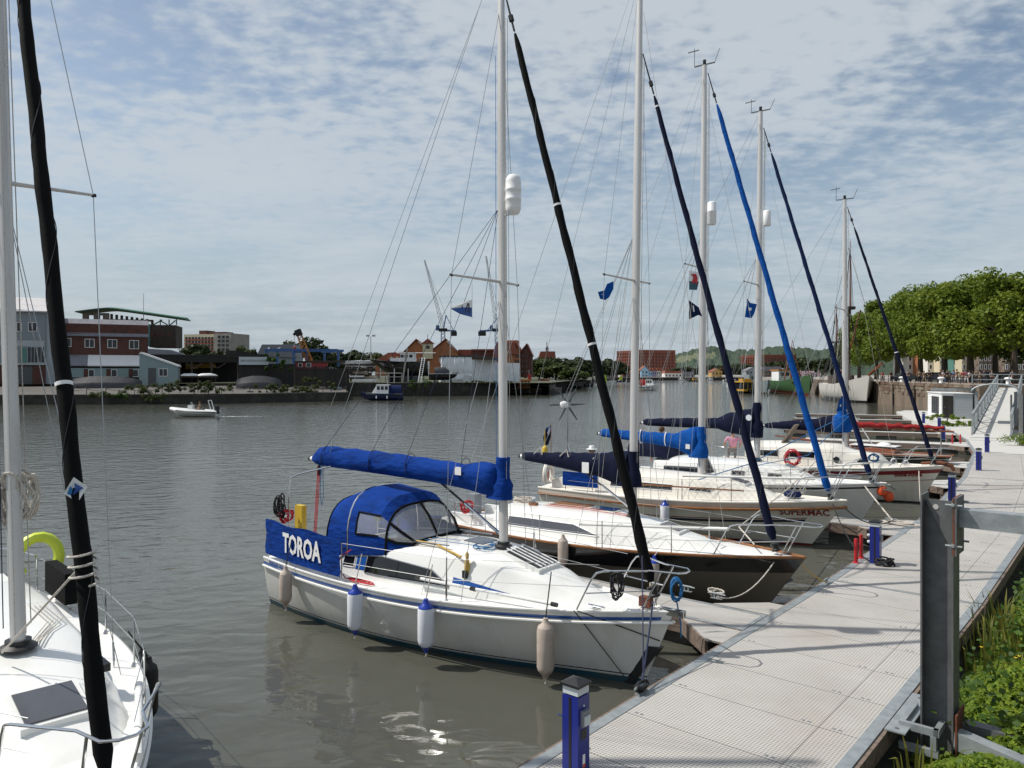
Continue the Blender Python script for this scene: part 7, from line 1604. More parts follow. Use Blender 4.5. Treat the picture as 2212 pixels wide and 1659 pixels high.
# parked cars
mat('car_dark',(.012,.014,.02),.2,var=.05,coat=.6); mat('car_blue',(.015,.03,.09),.2,var=.05,coat=.6)
def car(u,Y,m,l):
    o=thing('parked_car',l,'car',((u-U0)/F*Y,Y,QZ),R(8),'cars parked behind the crowd')
    MB().loft([[Vector((x,y,z)) for y,z in ((-.85,.3),(.85,.3),(.85,h),(-.85,h))] for x,h in ((-2.1,.75),(-2.0,.9),(-1.2,.95),(1.0,.92),(1.9,.8),(2.1,.6))]).build('body',m,o)
    c=MB().loft([[Vector((x,y,z)) for y,z in ((-.78,.9),(.78,.9),(.65,h),(-.65,h))] for x,h in ((-1.6,.93),(-1.1,1.42),(.2,1.45),(.95,.93))]).build('cabin','glass',o); MB().box(-1.1,.2,-.62,.62,1.44,1.48).build('roof',m,c)
    for x in (-1.35,1.3):
        for y in (-.82,.82): MB().lathe([(.3,-.1),(.32,-.08),(.32,.08),(.3,.1)],12,Matrix.Translation((x,y,.32))@Matrix.Rotation(PI/2,4,'X')).build('wheel','rubber',o,True)
    for y in (-.6,.6): MB().box(2.0,2.12,y-.2,y+.2,.6,.72).build('headlight','light_band',o)
for u,Y,m,l in ((1958,128,'car_dark','black car parked left behind the crowd'),(2020,122,'car_blue','dark blue car parked behind the two lone walkers'),(2130,112,'car_blue','dark blue car parked behind the middle of the crowd'),(2180,108,'car_dark','black car parked at the right behind the crowd')): car(u,Y,m,l)
# ================================================================ hut
hx,hy=39.4,70.5; ha=math.atan2(-.33,.944)
hut=thing('pontoon_hut','small white clapboard hut with black door on the pontoon platform','hut',(hx,hy,DZ+.05),R(-17))
# local x to the right (front with the door), y back
w,dp,hh=2.5,5.6,2.25
MB().box(.04,w-.04,.04,dp-.04,0,hh).build('core_wall','hi_white',hut)
nbd=13
for k in range(nbd):
    z0=.02+k*(hh-.04)/nbd; z1=z0+(hh-.04)/nbd-.006
    MB().add([(.95,-.03,z0),(w,-.03,z0),(w,.0,z1),(.95,.0,z1),(.95,.04,z0),(w,.04,z0),(w,.04,z1),(.95,.04,z1)],[(0,1,2,3),(0,4,5,1),(3,2,6,7),(1,5,6,2),(0,3,7,4)]).build('clapboard','clad_light',hut)  # front boards greyer than the white side: its shade painted into their colour
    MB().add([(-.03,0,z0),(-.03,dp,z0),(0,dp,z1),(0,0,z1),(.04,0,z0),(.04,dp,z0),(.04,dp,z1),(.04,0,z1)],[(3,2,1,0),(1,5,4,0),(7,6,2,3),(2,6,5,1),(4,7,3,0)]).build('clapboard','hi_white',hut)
d_=MB().box(.1,.92,-.05,.038,.05,2.05).build('door','shed_dark',hut); MB().box(.16,.22,-.10,-.05,.95,1.05).build('handle','steel',d_)
for k in range(4): MB().box(-.06,-.031,1.0+k*.75,1.55+k*.75,.35,1.95).build('window','glass',hut)
MB().add([(-.10,-.10,hh+.01),(w+.08,-.10,hh-.0),(w+.08,dp+.1,hh-.0),(-.10,dp+.1,hh+.01),(-.10,-.10,hh+.10),(w+.08,-.10,hh+.05),(w+.08,dp+.1,hh+.05),(-.10,dp+.1,hh+.10)],[(3,2,1,0),(4,5,6,7),(0,1,5,4),(1,2,6,5),(2,3,7,6),(3,0,4,7)]).build('roof','hi_white',hut)
MB().slab([(33.5,52),(36,60),(38,66),(43.5,68.5),(44.5,76),(46,84),(42,84),(36,70),(32,58)],DZ-.3,DZ+.03).build('hut_platform','deck_far',None,label='pale platform deck carrying the white hut',cat='pontoon')
# ================================================================ gangway
g0=Vector((31.1,49.9,DZ+.12)); g1=Vector((53.2,82.2,3.15)); gd=(g1-g0); gl=gd.length; ga=math.atan2(gd.y,gd.x); gs=(g1.z-g0.z)/gl
gw=thing('gangway','galvanised truss gangway with arched gate sloping up to the quay','gangway',g0,ga)
def gz(x): return gs*x
hw=1.0
MB().add([(-.9,-hw-.2,-.10),(0,-hw,-.0),(gl,-hw,gz(gl)),(gl,hw,gz(gl)),(0,hw,0),(-.9,hw+.2,-.10),(0,-hw,-.12),(gl,-hw,gz(gl)-.12),(gl,hw,gz(gl)-.12),(0,hw,-.12)],[(0,1,4,5),(1,2,3,4),(6,9,8,7),(1,6,7,2),(4,3,8,9)]).build('walkway_deck','deck_far',gw)
nbay=18
for sd in (-1,1):
    y=sd*(hw+.08); tr=MB(); MB().bar((.4,y,1.25+gz(.4)),(gl,y,1.25+gz(gl)),.14,.22).build('top_chord','galv',gw); MB().bar((.4,y,.02+gz(.4)),(gl,y,.02+gz(gl)),.12,.2).build('bottom_chord','galv',gw)
    for k in range(nbay+1):
        x=.4+(gl-.4)*k/nbay; MB().bar((x,y,gz(x)),(x,y,1.2+gz(x)),.10,.10).build('upright','galv',gw)
        if k<nbay:
            x2=.4+(gl-.4)*(k+1)/nbay; MB().bar((x,y,(.1 if k%2 else 1.15)+gz(x)),(x2,y,(1.15 if k%2 else .1)+gz(x2)),.07,.07).build('diagonal','galv',gw)
# arch gate
ax=6.5
for sd in (-1,1): MB().box(ax-.1,ax+.1,sd*(hw+.2)-.1,sd*(hw+.2)+.1,gz(ax)-.1,gz(ax)+2.3).build('gate_post','galv',gw)
rows=[[Vector((x,(hw+.45)*math.cos(PI*j/12),gz(ax)+2.3+.55*math.sin(PI*j/12))) for j in range(13)] for x in (ax-.9,ax-.45,ax,ax+.45,ax+.9)]
MB().loft(rows,closed=False).build('arch_canopy','galv',gw,True)
for x in (ax-.9,ax+.9): MB().tube([(x,(hw+.45)*math.cos(PI*j/12),gz(ax)+2.3+.55*math.sin(PI*j/12)) for j in range(13)],.05,6).build('arch_rib','galv',gw)
gt_=MB().box(ax-1.5,ax-.1,-hw+.02,-hw+.08,gz(ax)+.1,gz(ax)+2.1).build('open_gate','galv_dark',gw)
for k in range(6): MB().box(ax-1.45+k*.25,ax-1.40+k*.25,-hw-.0,-hw+.10,gz(ax)+.12,gz(ax)+2.08).build('gate_bar','galv',gt_)
o=thing('landing_rail','galvanised rail across the quay at the gangway head','railing',(52.2,83.4,QZ),R(-18)); 
for z in (.6,1.15): MB().cyl((-2,0,z),(5,0,z),.05,n=6).build('rail','galv',o)
for x in (-2,1.5,5): MB().cyl((x,0,0),(x,0,1.15),.06,n=6).build('post','galv',o)
# grey guide piles by gangway
for k,(u,Y,zt,l) in enumerate(((2212,47,3.9,'dark steel guide pile to the right of the gangway foot'),(2102,74,3.9,'grey steel guide pile between hut and gangway'))):
    o=thing('guide_pile',l,'pile',((u-U0)/F*Y,Y,-.5)); MB().box(-.18,.18,-.02,.02,0,zt).build('web','galv_dark',o); MB().box(-.2,-.18,-.2,.2,0,zt).build('flange','galv_dark',o); MB().box(.18,.2,-.2,.2,0,zt).build('flange','galv_dark',o)
    if k==1: MB().box(-4,-.2,-.08,.08,zt-.4,zt-.2).build('brace','galv',o)
# ================================================================ ships at the quay
mat('ship_white',(.62,.60,.56),.5,scale=.4,rgb2=(.42,.36,.30),th=(.55,.8)); mat('ship_green',(.05,.115,.045),.5,var=.15,scale=.3); mat('ship_grey',(.20,.25,.27),.5,var=.1)
def ship(bx,by,sx_,sy,B,h,m,label,boot='red_boot'):
    a=math.atan2(by-sy,bx-sx_); L=math.hypot(bx-sx_,by-sy); o=thing('moored_ship',label,'ship',(sx_,sy,0),a)
    rings=[]
    for i in range(15):
        t=i/14; b=B/2*(.75+.25*math.sin(PI/2*min(1,t/.35))) if t<.55 else B/2*(1-((t-.55)/.45)**2.2); b=max(.08,b); s=h*(1+.5*max(0,(t-.5)/.5)**1.6+.12*max(0,.3-t))
        rings.append([Vector((t*L-1.6*t*(1-q),sd*b*(w),-.5+q*(s+.5))) for sd,ls in ((1,((1,1),(.7,.96),(.4,.85),(.1,.5))),(-1,((.1,.5),(.4,.85),(.7,.96),(1,1)))) for q,w in ls])
    MB().loft(rings).build('hull',m,o,True,50); MB().loft([[Vector((r[3].x,r[3].y*1.35,-.3)),Vector((r[2].x+.0,r[2].y*1.01,.35)),Vector((r[5].x,r[5].y*1.01,.35)),Vector((r[4].x,r[4].y*1.35,-.3))] for r in rings]).build('boot_stripe',boot,o)
    MB().box(1,L*.8,-B*.4,B*.4,h-.3,h-.1).build('deck','old_timber',o)
    return o,L
o,L=ship(56.3,121,58.0,140,5.6,2.9,'ship_white','white hulled old sailing trawler moored at the right quay','black_hull')
def oldmast(o,x,zb,zt,m,name='mast',rat=True,B=2.6):
    MB().tube([(x,0,zb),(x,0,zb+(zt-zb)*.55)],[.26,.2],8).build('lower_mast',m,o); MB().tube([(x,.25,zb+(zt-zb)*.5),(x,.25,zt)],[.17,.06],8).build('topmast','varnish',o); MB().box(x-.7,x+.7,-.6,.9,zb+(zt-zb)*.53,zb+(zt-zb)*.55).build('crosstree','old_timber',o)
    for sd in (-1,1):
        pts=[]
        for k in range(4): MB().cyl((x+.1,sd*.12,zb+(zt-zb)*.53),(x-1.4+k*.9,sd*B,zb+.5),.035,n=4).build('shroud','rope_black',o)
        for k in range(3): MB().cyl((x,.25,zt-1),(x-.5+k*.5,sd*.6,zb+(zt-zb)*.55),.03,n=4).build('topmast_shroud','rope_black',o)
        if rat:
            mb=MB()
            for k in range(1,24):
                f=k/24; A=Vector((x+.1,sd*.12,zb+(zt-zb)*.53)); a=A.lerp(Vector((x-1.4,sd*B,zb+.5)),f); b=A.lerp(Vector((x+1.3,sd*B,zb+.5)),f); mb.tube([a,b],.022,3,caps=False)
            mb.build('ratlines','rope_black',o,kind='stuff')
oldmast(o,9.5,2.4,27.2,'old_timber'); oldmast(o,2.5,2.4,17,'old_timber')
MB().bar((9.5,.3,4.6),(3,.3,5.4),.3,.3).build('boom','varnish',o); MB().tube([(9.5,.3,9.),(15,.0,15)],[.14,.1],6).build('gaff_spar','varnish',o); MB().bar((L-.5,0,4.4),(L+5,0,6.2),.28,.28).build('bowsprit','varnish',o)
MB().box(3.5,7.5,-1.6,1.6,2.6,4.4).build('deckhouse','old_timber',o); MB().cyl((9.5,0,26),(L+5,0,6.2),.035,n=4).build('forestay','rope_black',o); MB().cyl((9.5,0,26),(2.5,0,16.8),.03,n=4).build('triatic_stay','rope_black',o); MB().cyl((2.5,0,16.8),(-.2,0,3.2),.03,n=4).build('backstay','rope_black',o)
o,L=ship(64.6,166,66,192,6.0,3.0,'ship_green','green hulled fishing trawler moored behind the white ship'); oldmast(o,12,2.6,11,'varnish',rat=False); MB().box(3,9,-2,2,2.6,5.4).build('wheelhouse','hi_white',o); MB().box(2.5,9.5,-2.2,2.2,5.4,5.7).build('wheelhouse_roof','crane_orange',o)
for y in (-1.2,0,1.2): MB().box(9,9.06,y-.4,y+.4,4.2,5.0).build('window','glass',o)
MB().tube([(13,-2,2.8),(13,0,12.5),(13,2,2.8)],.16,6).build('a_frame','varnish',o)
o,L=ship(63.2,176,64,196,4.2,2.2,'ship_grey','grey blue fishing boat moored left of the green trawler','black_hull'); o.location.x-=4.5; MB().box(4,8.5,-1.3,1.3,2,4.4).build('wheelhouse','ship_grey',o); MB().cyl((10,0,2.4),(9.4,0,9.5),.1).build('mast','bare_metal',o)
for y in (-.7,.2): MB().box(8.5,8.56,y,y+.55,3.3,4.0).build('window','glass',o)
rope('mooring_rope','green mooring ropes sagging from the white ship to the quay wall',sag((60.3,121,3.2),(54.4,101,3.0),1.6),.05,'wall_green')
# far crowd on the quay beyond the ships
rng=np.random.default_rng(8); mb=MB()
for k in range(420):
    f=rng.random(); Y=250+f*150; x=(1700+rng.random()*66-U0)/F*Y+rng.normal()*2; z=3.0+rng.random()*1.2; hh=rng.uniform(1.5,1.8)
    M_=Matrix.Translation((x,Y,z)); mb.lathe([(.16,0),(.2,.8),(.26,1.3),(.1,1.48),(.12,1.6),(.02,1.72)],5,M_)
cm=bpy.data.materials.new('crowd_cloth'); cm.use_nodes=True; N=cm.node_tree.nodes; g=N.new('ShaderNodeNewGeometry'); cr_=N.new('ShaderNodeValToRGB'); cr_.color_ramp.interpolation='CONSTANT'
for i,c in enumerate(((.03,.03,.04),(.30,.12,.12),(.05,.07,.2),(.5,.48,.46),(.02,.02,.02),(.4,.2,.25),(.12,.1,.08),(.6,.5,.5))):
    e=cr_.color_ramp.elements[i] if i<2 else cr_.color_ramp.elements.new(i/8); e.position=i/8; e.color=(*c,1)
cm.node_tree.links.new(g.outputs['Random Per Island'],cr_.inputs[0]); cm.node_tree.links.new(cr_.outputs[0],N['Principled BSDF'].inputs['Base Color']); MT['crowd_cloth']=cm
mb.build('crowd','crowd_cloth',None,True,kind='stuff',label='distant crowd of people on the far quayside',cat='crowd')
MB().slab([(88,236),(120,226),(190,420),(138,425)],-.5,3.0).build('crowd_terrace','concrete',None,kind='structure',label='far quayside terrace under the crowd')
# ================================================================ PEOPLE
mat('skin',(.42,.24,.17),.6,var=.06); mat('hair_dark',(.025,.018,.014),.7,var=.2); mat('hair_brown',(.10,.055,.03),.7,var=.2); mat('hair_grey',(.16,.15,.14),.7,var=.2)
for n_,c_ in (('cl_white',(.72,.72,.74)),('cl_black',(.015,.015,.018)),('cl_navy',(.02,.03,.08)),('cl_pink',(.62,.28,.40)),('cl_teal',(.03,.22,.17)),('cl_red',(.35,.04,.05)),('cl_blue',(.10,.18,.38)),('cl_khaki',(.22,.17,.10)),('cl_grey',(.16,.16,.17)),('cl_yellow',(.5,.36,.06))): mat(n_,c_,.85,var=.1,scale=6)
def skinned(name,pts,edges,rad,root=0,sub=1):
    me=bpy.data.meshes.new(name); me.from_pydata([tuple(p) for p in pts],edges,[]); ob=bpy.data.objects.new(name,me); COL.objects.link(ob)
    md=ob.modifiers.new('s','SKIN'); md.use_smooth_shade=True
    for i,r in enumerate(rad): sv=me.skin_vertices[0].data[i]; sv.radius=(r,r) if not isinstance(r,tuple) else r; sv.use_root=(i==root)
    s2=ob.modifiers.new('u','SUBSURF'); s2.levels=sub; s2.render_levels=sub
    dg=bpy.context.evaluated_depsgraph_get(); out=bpy.data.meshes.new_from_object(ob.evaluated_get(dg)); out.name=name; bpy.data.objects.remove(ob); out.materials.clear(); return out
POSE={}
def pose(key):
    if key in POSE: return POSE[key]
    z=0.; sit=key.startswith('sit')
    pel=Vector((0,0,.93)); ch=Vector((0,.02,1.22)); nk=Vector((0,.02,1.45)); hd=Vector((0,.0,1.60)); tp=Vector((0,.0,1.70))
    arm={'stand':[(.20,.02,1.40),(.26,.03,1.13),(.25,-.08,.88),(.25,-.12,.80)],'lean':[(.20,0,1.40),(.27,-.10,1.15),(.20,-.34,1.04),(.17,-.40,1.04)],'walk':[(.20,.02,1.40),(.25,.10,1.13),(.24,-.10,.92),(.23,-.16,.86)],'sit':[(.21,.02,1.40),(.34,.06,1.16),(.30,-.16,1.03),(.28,-.22,1.0)],'sit_hat':[(.21,.02,1.40),(.30,-.05,1.16),(.20,-.28,1.2),(.14,-.28,1.32)]}[key]
    arm2=arm if key!='walk' else [(.20,.02,1.40),(.25,-.06,1.14),(.23,-.22,.96),(.22,-.28,.93)]
    if sit: leg=[(.10,0,.90),(.13,-.42,.90),(.14,-.46,.46),(.14,-.56,.42)]; leg2=leg
    elif key=='walk': leg=[(.09,0,.90),(.10,-.18,.50),(.10,-.22,.08),(.10,-.34,.05)]; leg2=[(.09,0,.90),(.10,.02,.50),(.10,.26,.12),(.10,.16,.05)]
    else: leg=[(.09,0,.90),(.11,-.03,.48),(.12,0,.08),(.13,-.14,.05)]; leg2=leg
    V=[pel,ch,nk,hd,tp]; E=[(0,1),(1,2),(2,3),(3,4)]; Rr=[(.14,.11),(.155,.105),.055,(.085,.095),.05]
    for sd,ar,lg in ((1,arm,leg),(-1,arm2,leg2)):
        i=len(V); V+=[Vector((sd*a,b,c)) for a,b,c in ar]; E+=[(2 if 0 else 1,i),(i,i+1),(i+1,i+2),(i+2,i+3)]; Rr+=[.055,.042,.032,.036]
        i=len(V); V+=[Vector((sd*a,b,c)) for a,b,c in lg]; E+=[(0,i),(i,i+1),(i+1,i+2),(i+2,i+3)]; Rr+=[.085,.062,.045,.04]
    body=skinned('body',V,E,Rr)
    # shirt: torso + upper arms
    V2=[pel+Vector((0,0,.0)),ch,nk-Vector((0,0,.05))]; E2=[(0,1),(1,2)]; R2=[(.165,.135),(.175,.125),.075]
    for sd,ar in ((1,arm),(-1,arm2)): i=len(V2); V2+=[Vector((sd*ar[0][0],ar[0][1],ar[0][2])),Vector((sd*ar[1][0],ar[1][1],ar[1][2])).lerp(Vector((sd*ar[0][0],ar[0][1],ar[0][2])),.15)]; E2+=[(1,i),(i,i+1)]; R2+=[.075,.062]
    shirt=skinned('shirt',V2,E2,R2)
    V3=[pel+Vector((0,0,.05)),pel-Vector((0,0,.02))]; E3=[(0,1)]; R3=[(.155,.125),(.155,.125)]
    for sd,lg in ((1,leg),(-1,leg2)):
        i=len(V3); q=[Vector((sd*a,b,c)) for a,b,c in lg]; V3+=[q[0]-Vector((0,0,.03)),q[1],q[1].lerp(q[2],.85)]; E3+=[(1,i),(i,i+1),(i+1,i+2)]; R3+=[.10,.078,.066]
    trous=skinned('trousers',V3,E3,R3)
    V4=list(V3); 
    hair=MB(); hair.lathe([(.02,.135),(.075,.12),(.102,.07),(.108,.01),(.10,-.03)],12,Matrix.Translation((0,.018,1.60))@Matrix.Rotation(R(-12),4,'X')); hm=hair.mesh('hair',None,True)
    POSE[key]=(body,shirt,trous,hm); return POSE[key]
def person(x,y,z,rz,key,shirt,trou,hair,label,s=1.,hat=None):
    o=thing('person',label,'person',(x,y,z),rz); o.scale=(s,s,s); b,sh,tr,hm=pose(key)
    for nm,me,m in (('body',b,'skin'),('shirt',sh,shirt),('trousers',tr,trou),('hair',hm,hair)):
        q=inst(nm,me,o)
        if not me.materials: me.materials.append(None)
        q.material_slots[0].link='OBJECT'; q.material_slots[0].material=MT[m]
    # facial features face -y locally
    MB().lathe([(.012,-.025),(.018,0),(.004,.02)],6,Matrix.Translation((0,-.10,1.585))).build('nose','skin',o,True)
    for sx in (-.035,.035): MB().lathe([(.002,-.01),(.012,0),(.002,.01)],6,Matrix.Translation((sx,-.088,1.615))).build('eye','hair_dark',o)
    if hat: MB().lathe([(.19,.0),(.19,.012),(.105,.02),(.10,.09),(.08,.12),(.02,.125)],16,Matrix.Translation((0,.01,1.655))).build('hat',hat,o,True)
    return o
ppl=[(45,113,'cl_red','cl_black','red top, left end of the quay crowd'),(140,110,'cl_black','cl_black','dark clothes near the left bollard'),(320,105,'cl_grey','cl_navy','grey top standing alone at the rail'),(450,102,'cl_navy','cl_navy','navy top, left of the walking pair'),(490,101,'cl_khaki','cl_black','tan top walking, one of the pair'),(545,100,'cl_khaki','cl_khaki','brown top right of the walking pair'),(600,103,'cl_black','cl_black','dark top in front of the blue car'),(735,99,'cl_black','cl_navy','black top behind the man in white'),(760,97.5,'cl_white','cl_blue','white shirt and blue shorts leaning on the rail'),(800,97,'cl_black','cl_black','black top beside the man in white'),(830,97,'cl_grey','cl_black','grey top bending over the rail'),(870,98,'cl_blue','cl_navy','pale blue shirt left of the khaki jacket'),(912,96,'cl_khaki','cl_grey','khaki jacket seen at the rail'),(978,95.5,'cl_red','cl_black','red top with bare arms at the rail'),(1015,96.5,'cl_pink','cl_white','pink top and white shorts'),(1052,95,'cl_white','cl_black','white top, right of the pink top'),(1085,97,'cl_black','cl_black','black coat behind the white top'),(1128,94,'cl_khaki','cl_black','brown coat with long hair'),(1165,95,'cl_black','cl_khaki','black top and tan trousers walking'),(1215,94,'cl_navy','cl_navy','navy top left of the gangway rail'),(1300,92,'cl_grey','cl_black','grey shirt behind the gangway rail'),(1530,90,'cl_grey','cl_black','grey top at the far right of the crowd')]
for i,(x,Y,a,b,l) in enumerate(ppl):
    u=(3500+x*.3616)/1.8445; person((u-U0)/F*Y,Y+(.9 if u>1990 else 0),QZ,R([0,20,-30,180,160,10,-15][i%7]),['lean','stand','walk'][i%3],a,b,['hair_dark','hair_brown','hair_grey'][i%3],'person in '+l,1.0+.05*((i*7)%5-2)/2)
# people aboard the yachts
def aboard(bt,p,rz,key,sh,tr,hr,label,hat=None,s=1.):
    w=bt.world(p); person(w.x,w.y,w.z-(.80 if key.startswith('sit') else 0),rz,key,sh,tr,hr,label,s,hat)
aboard(B5,(.75,.1,1.42),R(170),'sit','cl_pink','cl_grey','hair_dark','person in pink shirt sitting with back turned in the cockpit of Billie-Anne')
aboard(B4,(1.9,.45,1.80),R(200),'sit_hat','cl_teal','cl_khaki','hair_brown','person in teal shirt and yellow collar sitting behind the navy mast cover',None)
aboard(B3,(1.05,.55,1.30),R(-60),'sit','cl_red','cl_navy','hair_grey','person in red shirt and white sun hat in the cockpit of SUPERMAC','hi_white')
# ================================================================ RIB
Y=F*H/(900-V0); rb=thing('inflatable_boat','white rigid inflatable boat with a driver crossing the harbour','boat',((420-U0)/F*Y,Y,0),PI+R(6))
q=hull_simple(rb,4.6,1.5,.55,'gelcoat',.4,.5); q.location=(-2.3,0,-.05)
pts=[(-2.5,.8,.5),(-1,.85,.52),(.6,.8,.58),(1.7,.55,.72),(2.3,.2,.85)]; pts=pts+[(2.42,0,.88)]+[(x,-y,z) for x,y,z in pts[::-1]]
MB().tube(pts,[.14,.24,.24,.23,.2,.19,.2,.23,.24,.24,.14],12).build('inflatable_tube','gelcoat',rb,True)
for sd in (1,-1): MB().tube([(x,sd*(y+.22),z) for x,y,z in pts[:4]],.05,6).build('rubbing_strip','black_plastic',rb)
MB().box(.1,.6,-.35,.35,.4,1.25).build('console','gelcoat',rb); MB().bar((.45,-.3,1.55),(.3,-.3,1.25),.6,.04).build('windscreen','hatch_glass',rb); MB().box(-1.0,-.2,-.3,.3,.4,.8).build('seat','black_plastic',rb)
MB().tube([(-1.9,.6,.6),(-1.6,.6,1.75),(-1.6,-.6,1.75),(-1.9,-.6,.6)],.04,8).build('roll_bar','hi_white',rb); MB().box(-2.6,-2.2,-.2,.2,.3,1.15).build('outboard_engine','black_plastic',rb); MB().box(-2.35,-1.9,-.55,.55,.3,.55).build('transom','black_plastic',rb)
w=Vector(rb.location); person(w.x+.55,w.y,-.12,R(-84),'sit','cl_khaki','cl_black','hair_brown','person in tan shirt sitting at the wheel of the inflatable boat')
mat('foam',(.75,.78,.78),.8,var=.1,scale=3,bump=.05,bs=6)
def wake():
    rng=np.random.default_rng(2); n=900; f=rng.random(n)**1.6; c=np.c_[w.x+2.3+f*6.5,w.y+rng.normal(size=n)*(.18+f*.7)+f*.3,rng.uniform(.004,.03,n)]
    a=rng.uniform(0,6.28,n); s=rng.uniform(.05,.22,n)*(1.15-f); tu=np.c_[np.cos(a)*s,np.sin(a)*s,np.zeros(n)]; tv=np.c_[-np.sin(a)*s,np.cos(a)*s,np.zeros(n)]*.6
    quads('wake_foam',c,tu,tv,'foam',None,label='white foam wake trailing behind the inflatable boat',cat='foam',kind='stuff')
wake()
# ================================================================ NEAR BANK VEGETATION
# bank between the walkway and the quay wall: a sloping earth strip
bank=[]
def edge_r(s): # right edge of walkway at param along section 0..3
    pts=[]
    for i in range(4):
        d,L=unit(EDGE[i],EDGE[i+1]); t=Vector((d.y,-d.x)); pts.append(Vector(EDGE[i])+t*(WID[i]+.1))
    d,L=unit(EDGE[3],EDGE[4]); t=Vector((d.y,-d.x)); pts.append(Vector(EDGE[4])+t*(WID[3]+.1))
    k=min(3,int(s)); return pts[k].lerp(pts[k+1],s-k)
tt=Vector((.762,-.648))
def bank_z(off): return -.25+.30*min(off,6)
rows=[]
for i in range(33):
    e=edge_r(i/32*3.99); rows.append([Vector((e.x+tt.x*o_,e.y+tt.y*o_,-.6+.28*o_)) for o_ in (.35,1,2,3,4.5,6)])
MB().loft([r[::-1] for r in rows],closed=False).build('earth_bank','earth',None,True,kind='structure',label='dark earth bank between walkway and quay wall')
def ground_cover():
    rng=np.random.default_rng(12); n=110000
    s=np.where(rng.random(n)<.65,.45+rng.random(n)*.62,.5+rng.random(n)*2.2); off=.12+rng.random(n)**1.3*3.2
    keep=np.ones(n,bool)
    # plant height field: mounds
    P_=np.array([edge_r(a)[:] for a in s]); x=P_[:,0]+tt.x*off; y=P_[:,1]+tt.y*off
    mound=.35+.30*np.sin(x*1.7+y*.9)+.22*np.sin(x*.8-y*1.9+1)+.12*np.sin(x*4.1+y*3.3)
    near=np.clip((s-.35)/.25,0,1)*np.clip((off-.1)/.8,0.25,1)   # bare and dark by the pile foot
    h=np.clip(mound,.12,.9)*near*(.6+.5*np.clip(off/2.5,0,1))
    z=-.6+.28*off+.62+h*1.15*(.35+.65*rng.random(n)**.35)
    keep=(near>.2)
    c=np.c_[x,y,z][keep]; m=len(c)
    nrm=rng.normal(size=(m,3))*.45+np.array([-.1,-.25,1.]); nrm/=np.linalg.norm(nrm,axis=1)[:,None]
    a=np.cross(nrm,rng.normal(size=(m,3))); a/=np.linalg.norm(a,axis=1)[:,None]; b=np.cross(nrm,a); sz=(.022+.085*rng.random(m)**2)[:,None]
    quads('ground_cover',c,a*sz,b*sz*.75,'leaf_ground',None,label='dense bright green nettles and creepers covering the near bank',cat='plants',kind='stuff')
    # ivy-like darker layer
    m=16000; s=.55+rng.random(m)*3.2; off=.3+rng.random(m)*5; P_=np.array([edge_r(min(3.99,a))[:] for a in s]); c=np.c_[P_[:,0]+tt.x*off,P_[:,1]+tt.y*off,-.6+.28*off+.5+.8*rng.random(m)]
    nrm=rng.normal(size=(m,3))*.6+np.array([-.2,-.3,.8]); nrm/=np.linalg.norm(nrm,axis=1)[:,None]; a=np.cross(nrm,rng.normal(size=(m,3))); a/=np.linalg.norm(a,axis=1)[:,None]; b=np.cross(nrm,a); sz=rng.uniform(.06,.12,m)[:,None]
    quads('ground_cover',c,a*sz,b*sz*.8,'leaf_ivy',None,label='darker ivy leaves between the nettles on the near bank',cat='plants',kind='stuff')
ground_cover()
def blades(mb,c,n,h,seed,spread=.35):
    rd=random.Random(seed)
    for k in range(n):
        a=rd.uniform(0,6.28); r=rd.uniform(0,spread); p=c+Vector((math.cos(a)*r,math.sin(a)*r,0)); l=h*rd.uniform(.55,1.1); ln=Vector((math.cos(a),math.sin(a),0))*rd.uniform(.05,.45)*l; w=rd.uniform(.012,.024); sd=Vector((-math.sin(a),math.cos(a),0))*w
        row=[p,p+ln*.18+Vector((0,0,l*.4)),p+ln*.5+Vector((0,0,l*.75)),p+ln+Vector((0,0,l*(.95 if rd.random()<.7 else .8)))]
        ww=[1,1,.75,.05]; vs=[]
        for q,f in zip(row,ww): vs+=[q-sd*f,q+sd*f]
        mb.add(vs,[(0,1,3,2),(2,3,5,4),(4,5,7,6)])
ir=[(.80,.30,.7,20,'tall iris clump nearest the steel pile'),(.86,.25,.9,26,'tall iris clump beside the walkway edge'),(.92,.30,.9,24,'iris clump leaning over the walkway edge'),(.84,.75,.9,24,'iris clump behind the nearest irises'),(.74,.85,.7,26,'yellowing reed clump farther along the bank'),(1.02,.15,.8,26,'reed clump at the right edge of the picture'),(.97,.25,.9,34,'iris clump low among the nettles')]
for i,(s,off,h,n,l) in enumerate(ir):
    e=edge_r(s); c=Vector((e.x+tt.x*off,e.y+tt.y*off,-.6+.28*off+.45)); o=thing('iris_plant',l,'plant',c,0,'iris clumps on the near bank'); mb=MB(); blades(mb,Vector((0,0,0)),n,h,i); mb.build('blades','leaf_iris',o,kind='stuff')
    MB().lathe([(.10,0),(.06,.08),(.02,.12)],7).build('root_clump','earth',o)
mat('petal_yellow',(.75,.52,.02),.5)
rd=random.Random(3)
for k in range(9):
    s=.62+rd.random()*.25; off=.5+rd.random()*.8; e=edge_r(s); c=Vector((e.x+tt.x*off,e.y+tt.y*off,-.6+.28*off+1.25+rd.random()*.2)); o=thing('yellow_flower','small yellow buttercup among the nettles','flower',c,0,'yellow buttercups'); MB().lathe([(.004,-.5),(.004,0)],5).build('stem','leaf_ground',o)
    for j in range(5):
        a=2*PI*j/5; MB().add([(0,0,0),(.016*math.cos(a-.5),.016*math.sin(a-.5),.006),(.028*math.cos(a),.028*math.sin(a),.01),(.016*math.cos(a+.5),.016*math.sin(a+.5),.006)],[(0,1,2,3)]).build('petal','petal_yellow',o)
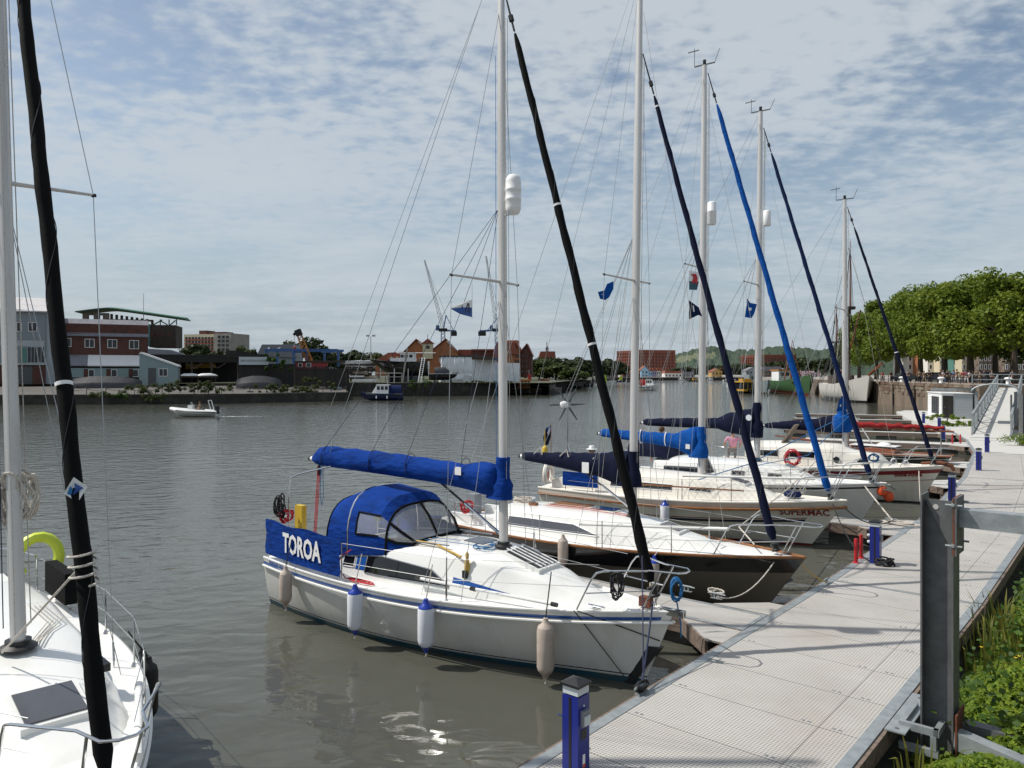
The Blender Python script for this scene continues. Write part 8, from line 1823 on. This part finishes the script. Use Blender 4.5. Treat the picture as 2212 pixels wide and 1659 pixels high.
# dry grass stalks below the guide bracket
o=thing('dry_grass','pale dry grass stalks sprouting at the foot of the steel pile','grass',(4.35,8.3,.0)); mb=MB(); blades(mb,Vector((0,0,0)),16,.75,50,.4); mb.build('blades','leaf_iris',o,kind='stuff'); MB().lathe([(.2,-.3),(.1,.02)],7).build('root_clump','earth',o)
# weeds along the far quay edge
rd=random.Random(21); rng=np.random.default_rng(21)
def bush(label,u,v,Y,w,h,m,n=700,leaf=.2,name='bush'):
    p=P(u,v,Y); o=thing(name,label,'bush',p,0,'weeds and bushes on the dockyard quay'); cl=np.c_[rng.uniform(-w/2,w/2,14),rng.uniform(-.6,.6,14),rng.uniform(.1,h*.8,14),rng.uniform(.25,.5,14)*min(1,h)]
    quads('foliage',*leaves(n,cl,leaf,rng),m,o); MB().tube([(0,0,-.4),(.1,0,h*.4)],.05,5).build('stem','bark',o)
WL=['left of the','under the','in front of the','right of the']
bs=[(215,858,115,3,1.0,'leaf_mid','low yellow green weed clump left on the quay wall'),(262,862,115,2.5,.9,'leaf_ivy','weed clump hanging on the quay wall below the lean-to'),(327,866,116,4,1.2,'leaf_mid','weed clump hanging low on the quay wall'),(290,850,117,4,1.4,'leaf_mid','bushy weeds in front of the pale blue workshop, left'),(335,849,118,4,1.6,'leaf_mid','bushy weeds in front of the workshop door'),(365,845,119,4,2.0,'leaf_mid','tall weeds in front of the workshop window'),(450,848,120,5,2.2,'leaf_mid','tall weeds left of the bench'),(478,848,121,4,1.8,'leaf_mid','weeds just left of the bench'),(420,848,120,4,1.8,'leaf_mid','weeds at the open shed'),(575,849,126,4,1.8,'leaf_mid','weeds right of the bench'),(600,849,127,4,1.5,'leaf_mid','low weeds in front of the dark wall'),(630,850,128,4,1.4,'leaf_mid','low weeds left of the round bush'),(664,850,129,4,1.6,'leaf_mid','weeds beside the round bush'),(697,848,130,6.5,3.0,'leaf_mid','large round bush in front of the slat fence')]
for u,v,Y,w_,h_,m,l in bs: bush(l,u,v,Y,w_,h_,m,1800 if h_<2.5 else 4200,.14)
bush('ivy tumbling over the dark wall beside the sign shed',608,800,148,6.5,4.5,'leaf_ivy',2600,.3,'ivy'); bush('ivy hanging from the quay at the steps',905,840,158,4,2.2,'leaf_ivy',700); bush('grass growing on the middle quay edge',1000,828,160,14,.5,'leaf_mid',900); bush('grass tufts on the middle quay edge by the mast',1060,828,163,9,.7,'leaf_mid',700)
bush('small bush on the deck platform beside the hut',2045,906,66,3.4,.45,'leaf_ground',5000,.06); bush('yellow green plants between hut platform and gangway foot',2085,922,60,3.4,.5,'leaf_ground',5000,.06); bush('green plant at the right of the gangway foot',2205,962,44,1.6,.7,'leaf_ground',1200,.08)

a=G(1912,1222,DZ); rope('coiled_rope','black rope heap lying beside the pedestal with the red posts',[Vector(p)+a for p in coil((0,0,.06),.17,7,(1,0,0),(0,1,0),31,.6,.03)],.018,'rope_black')
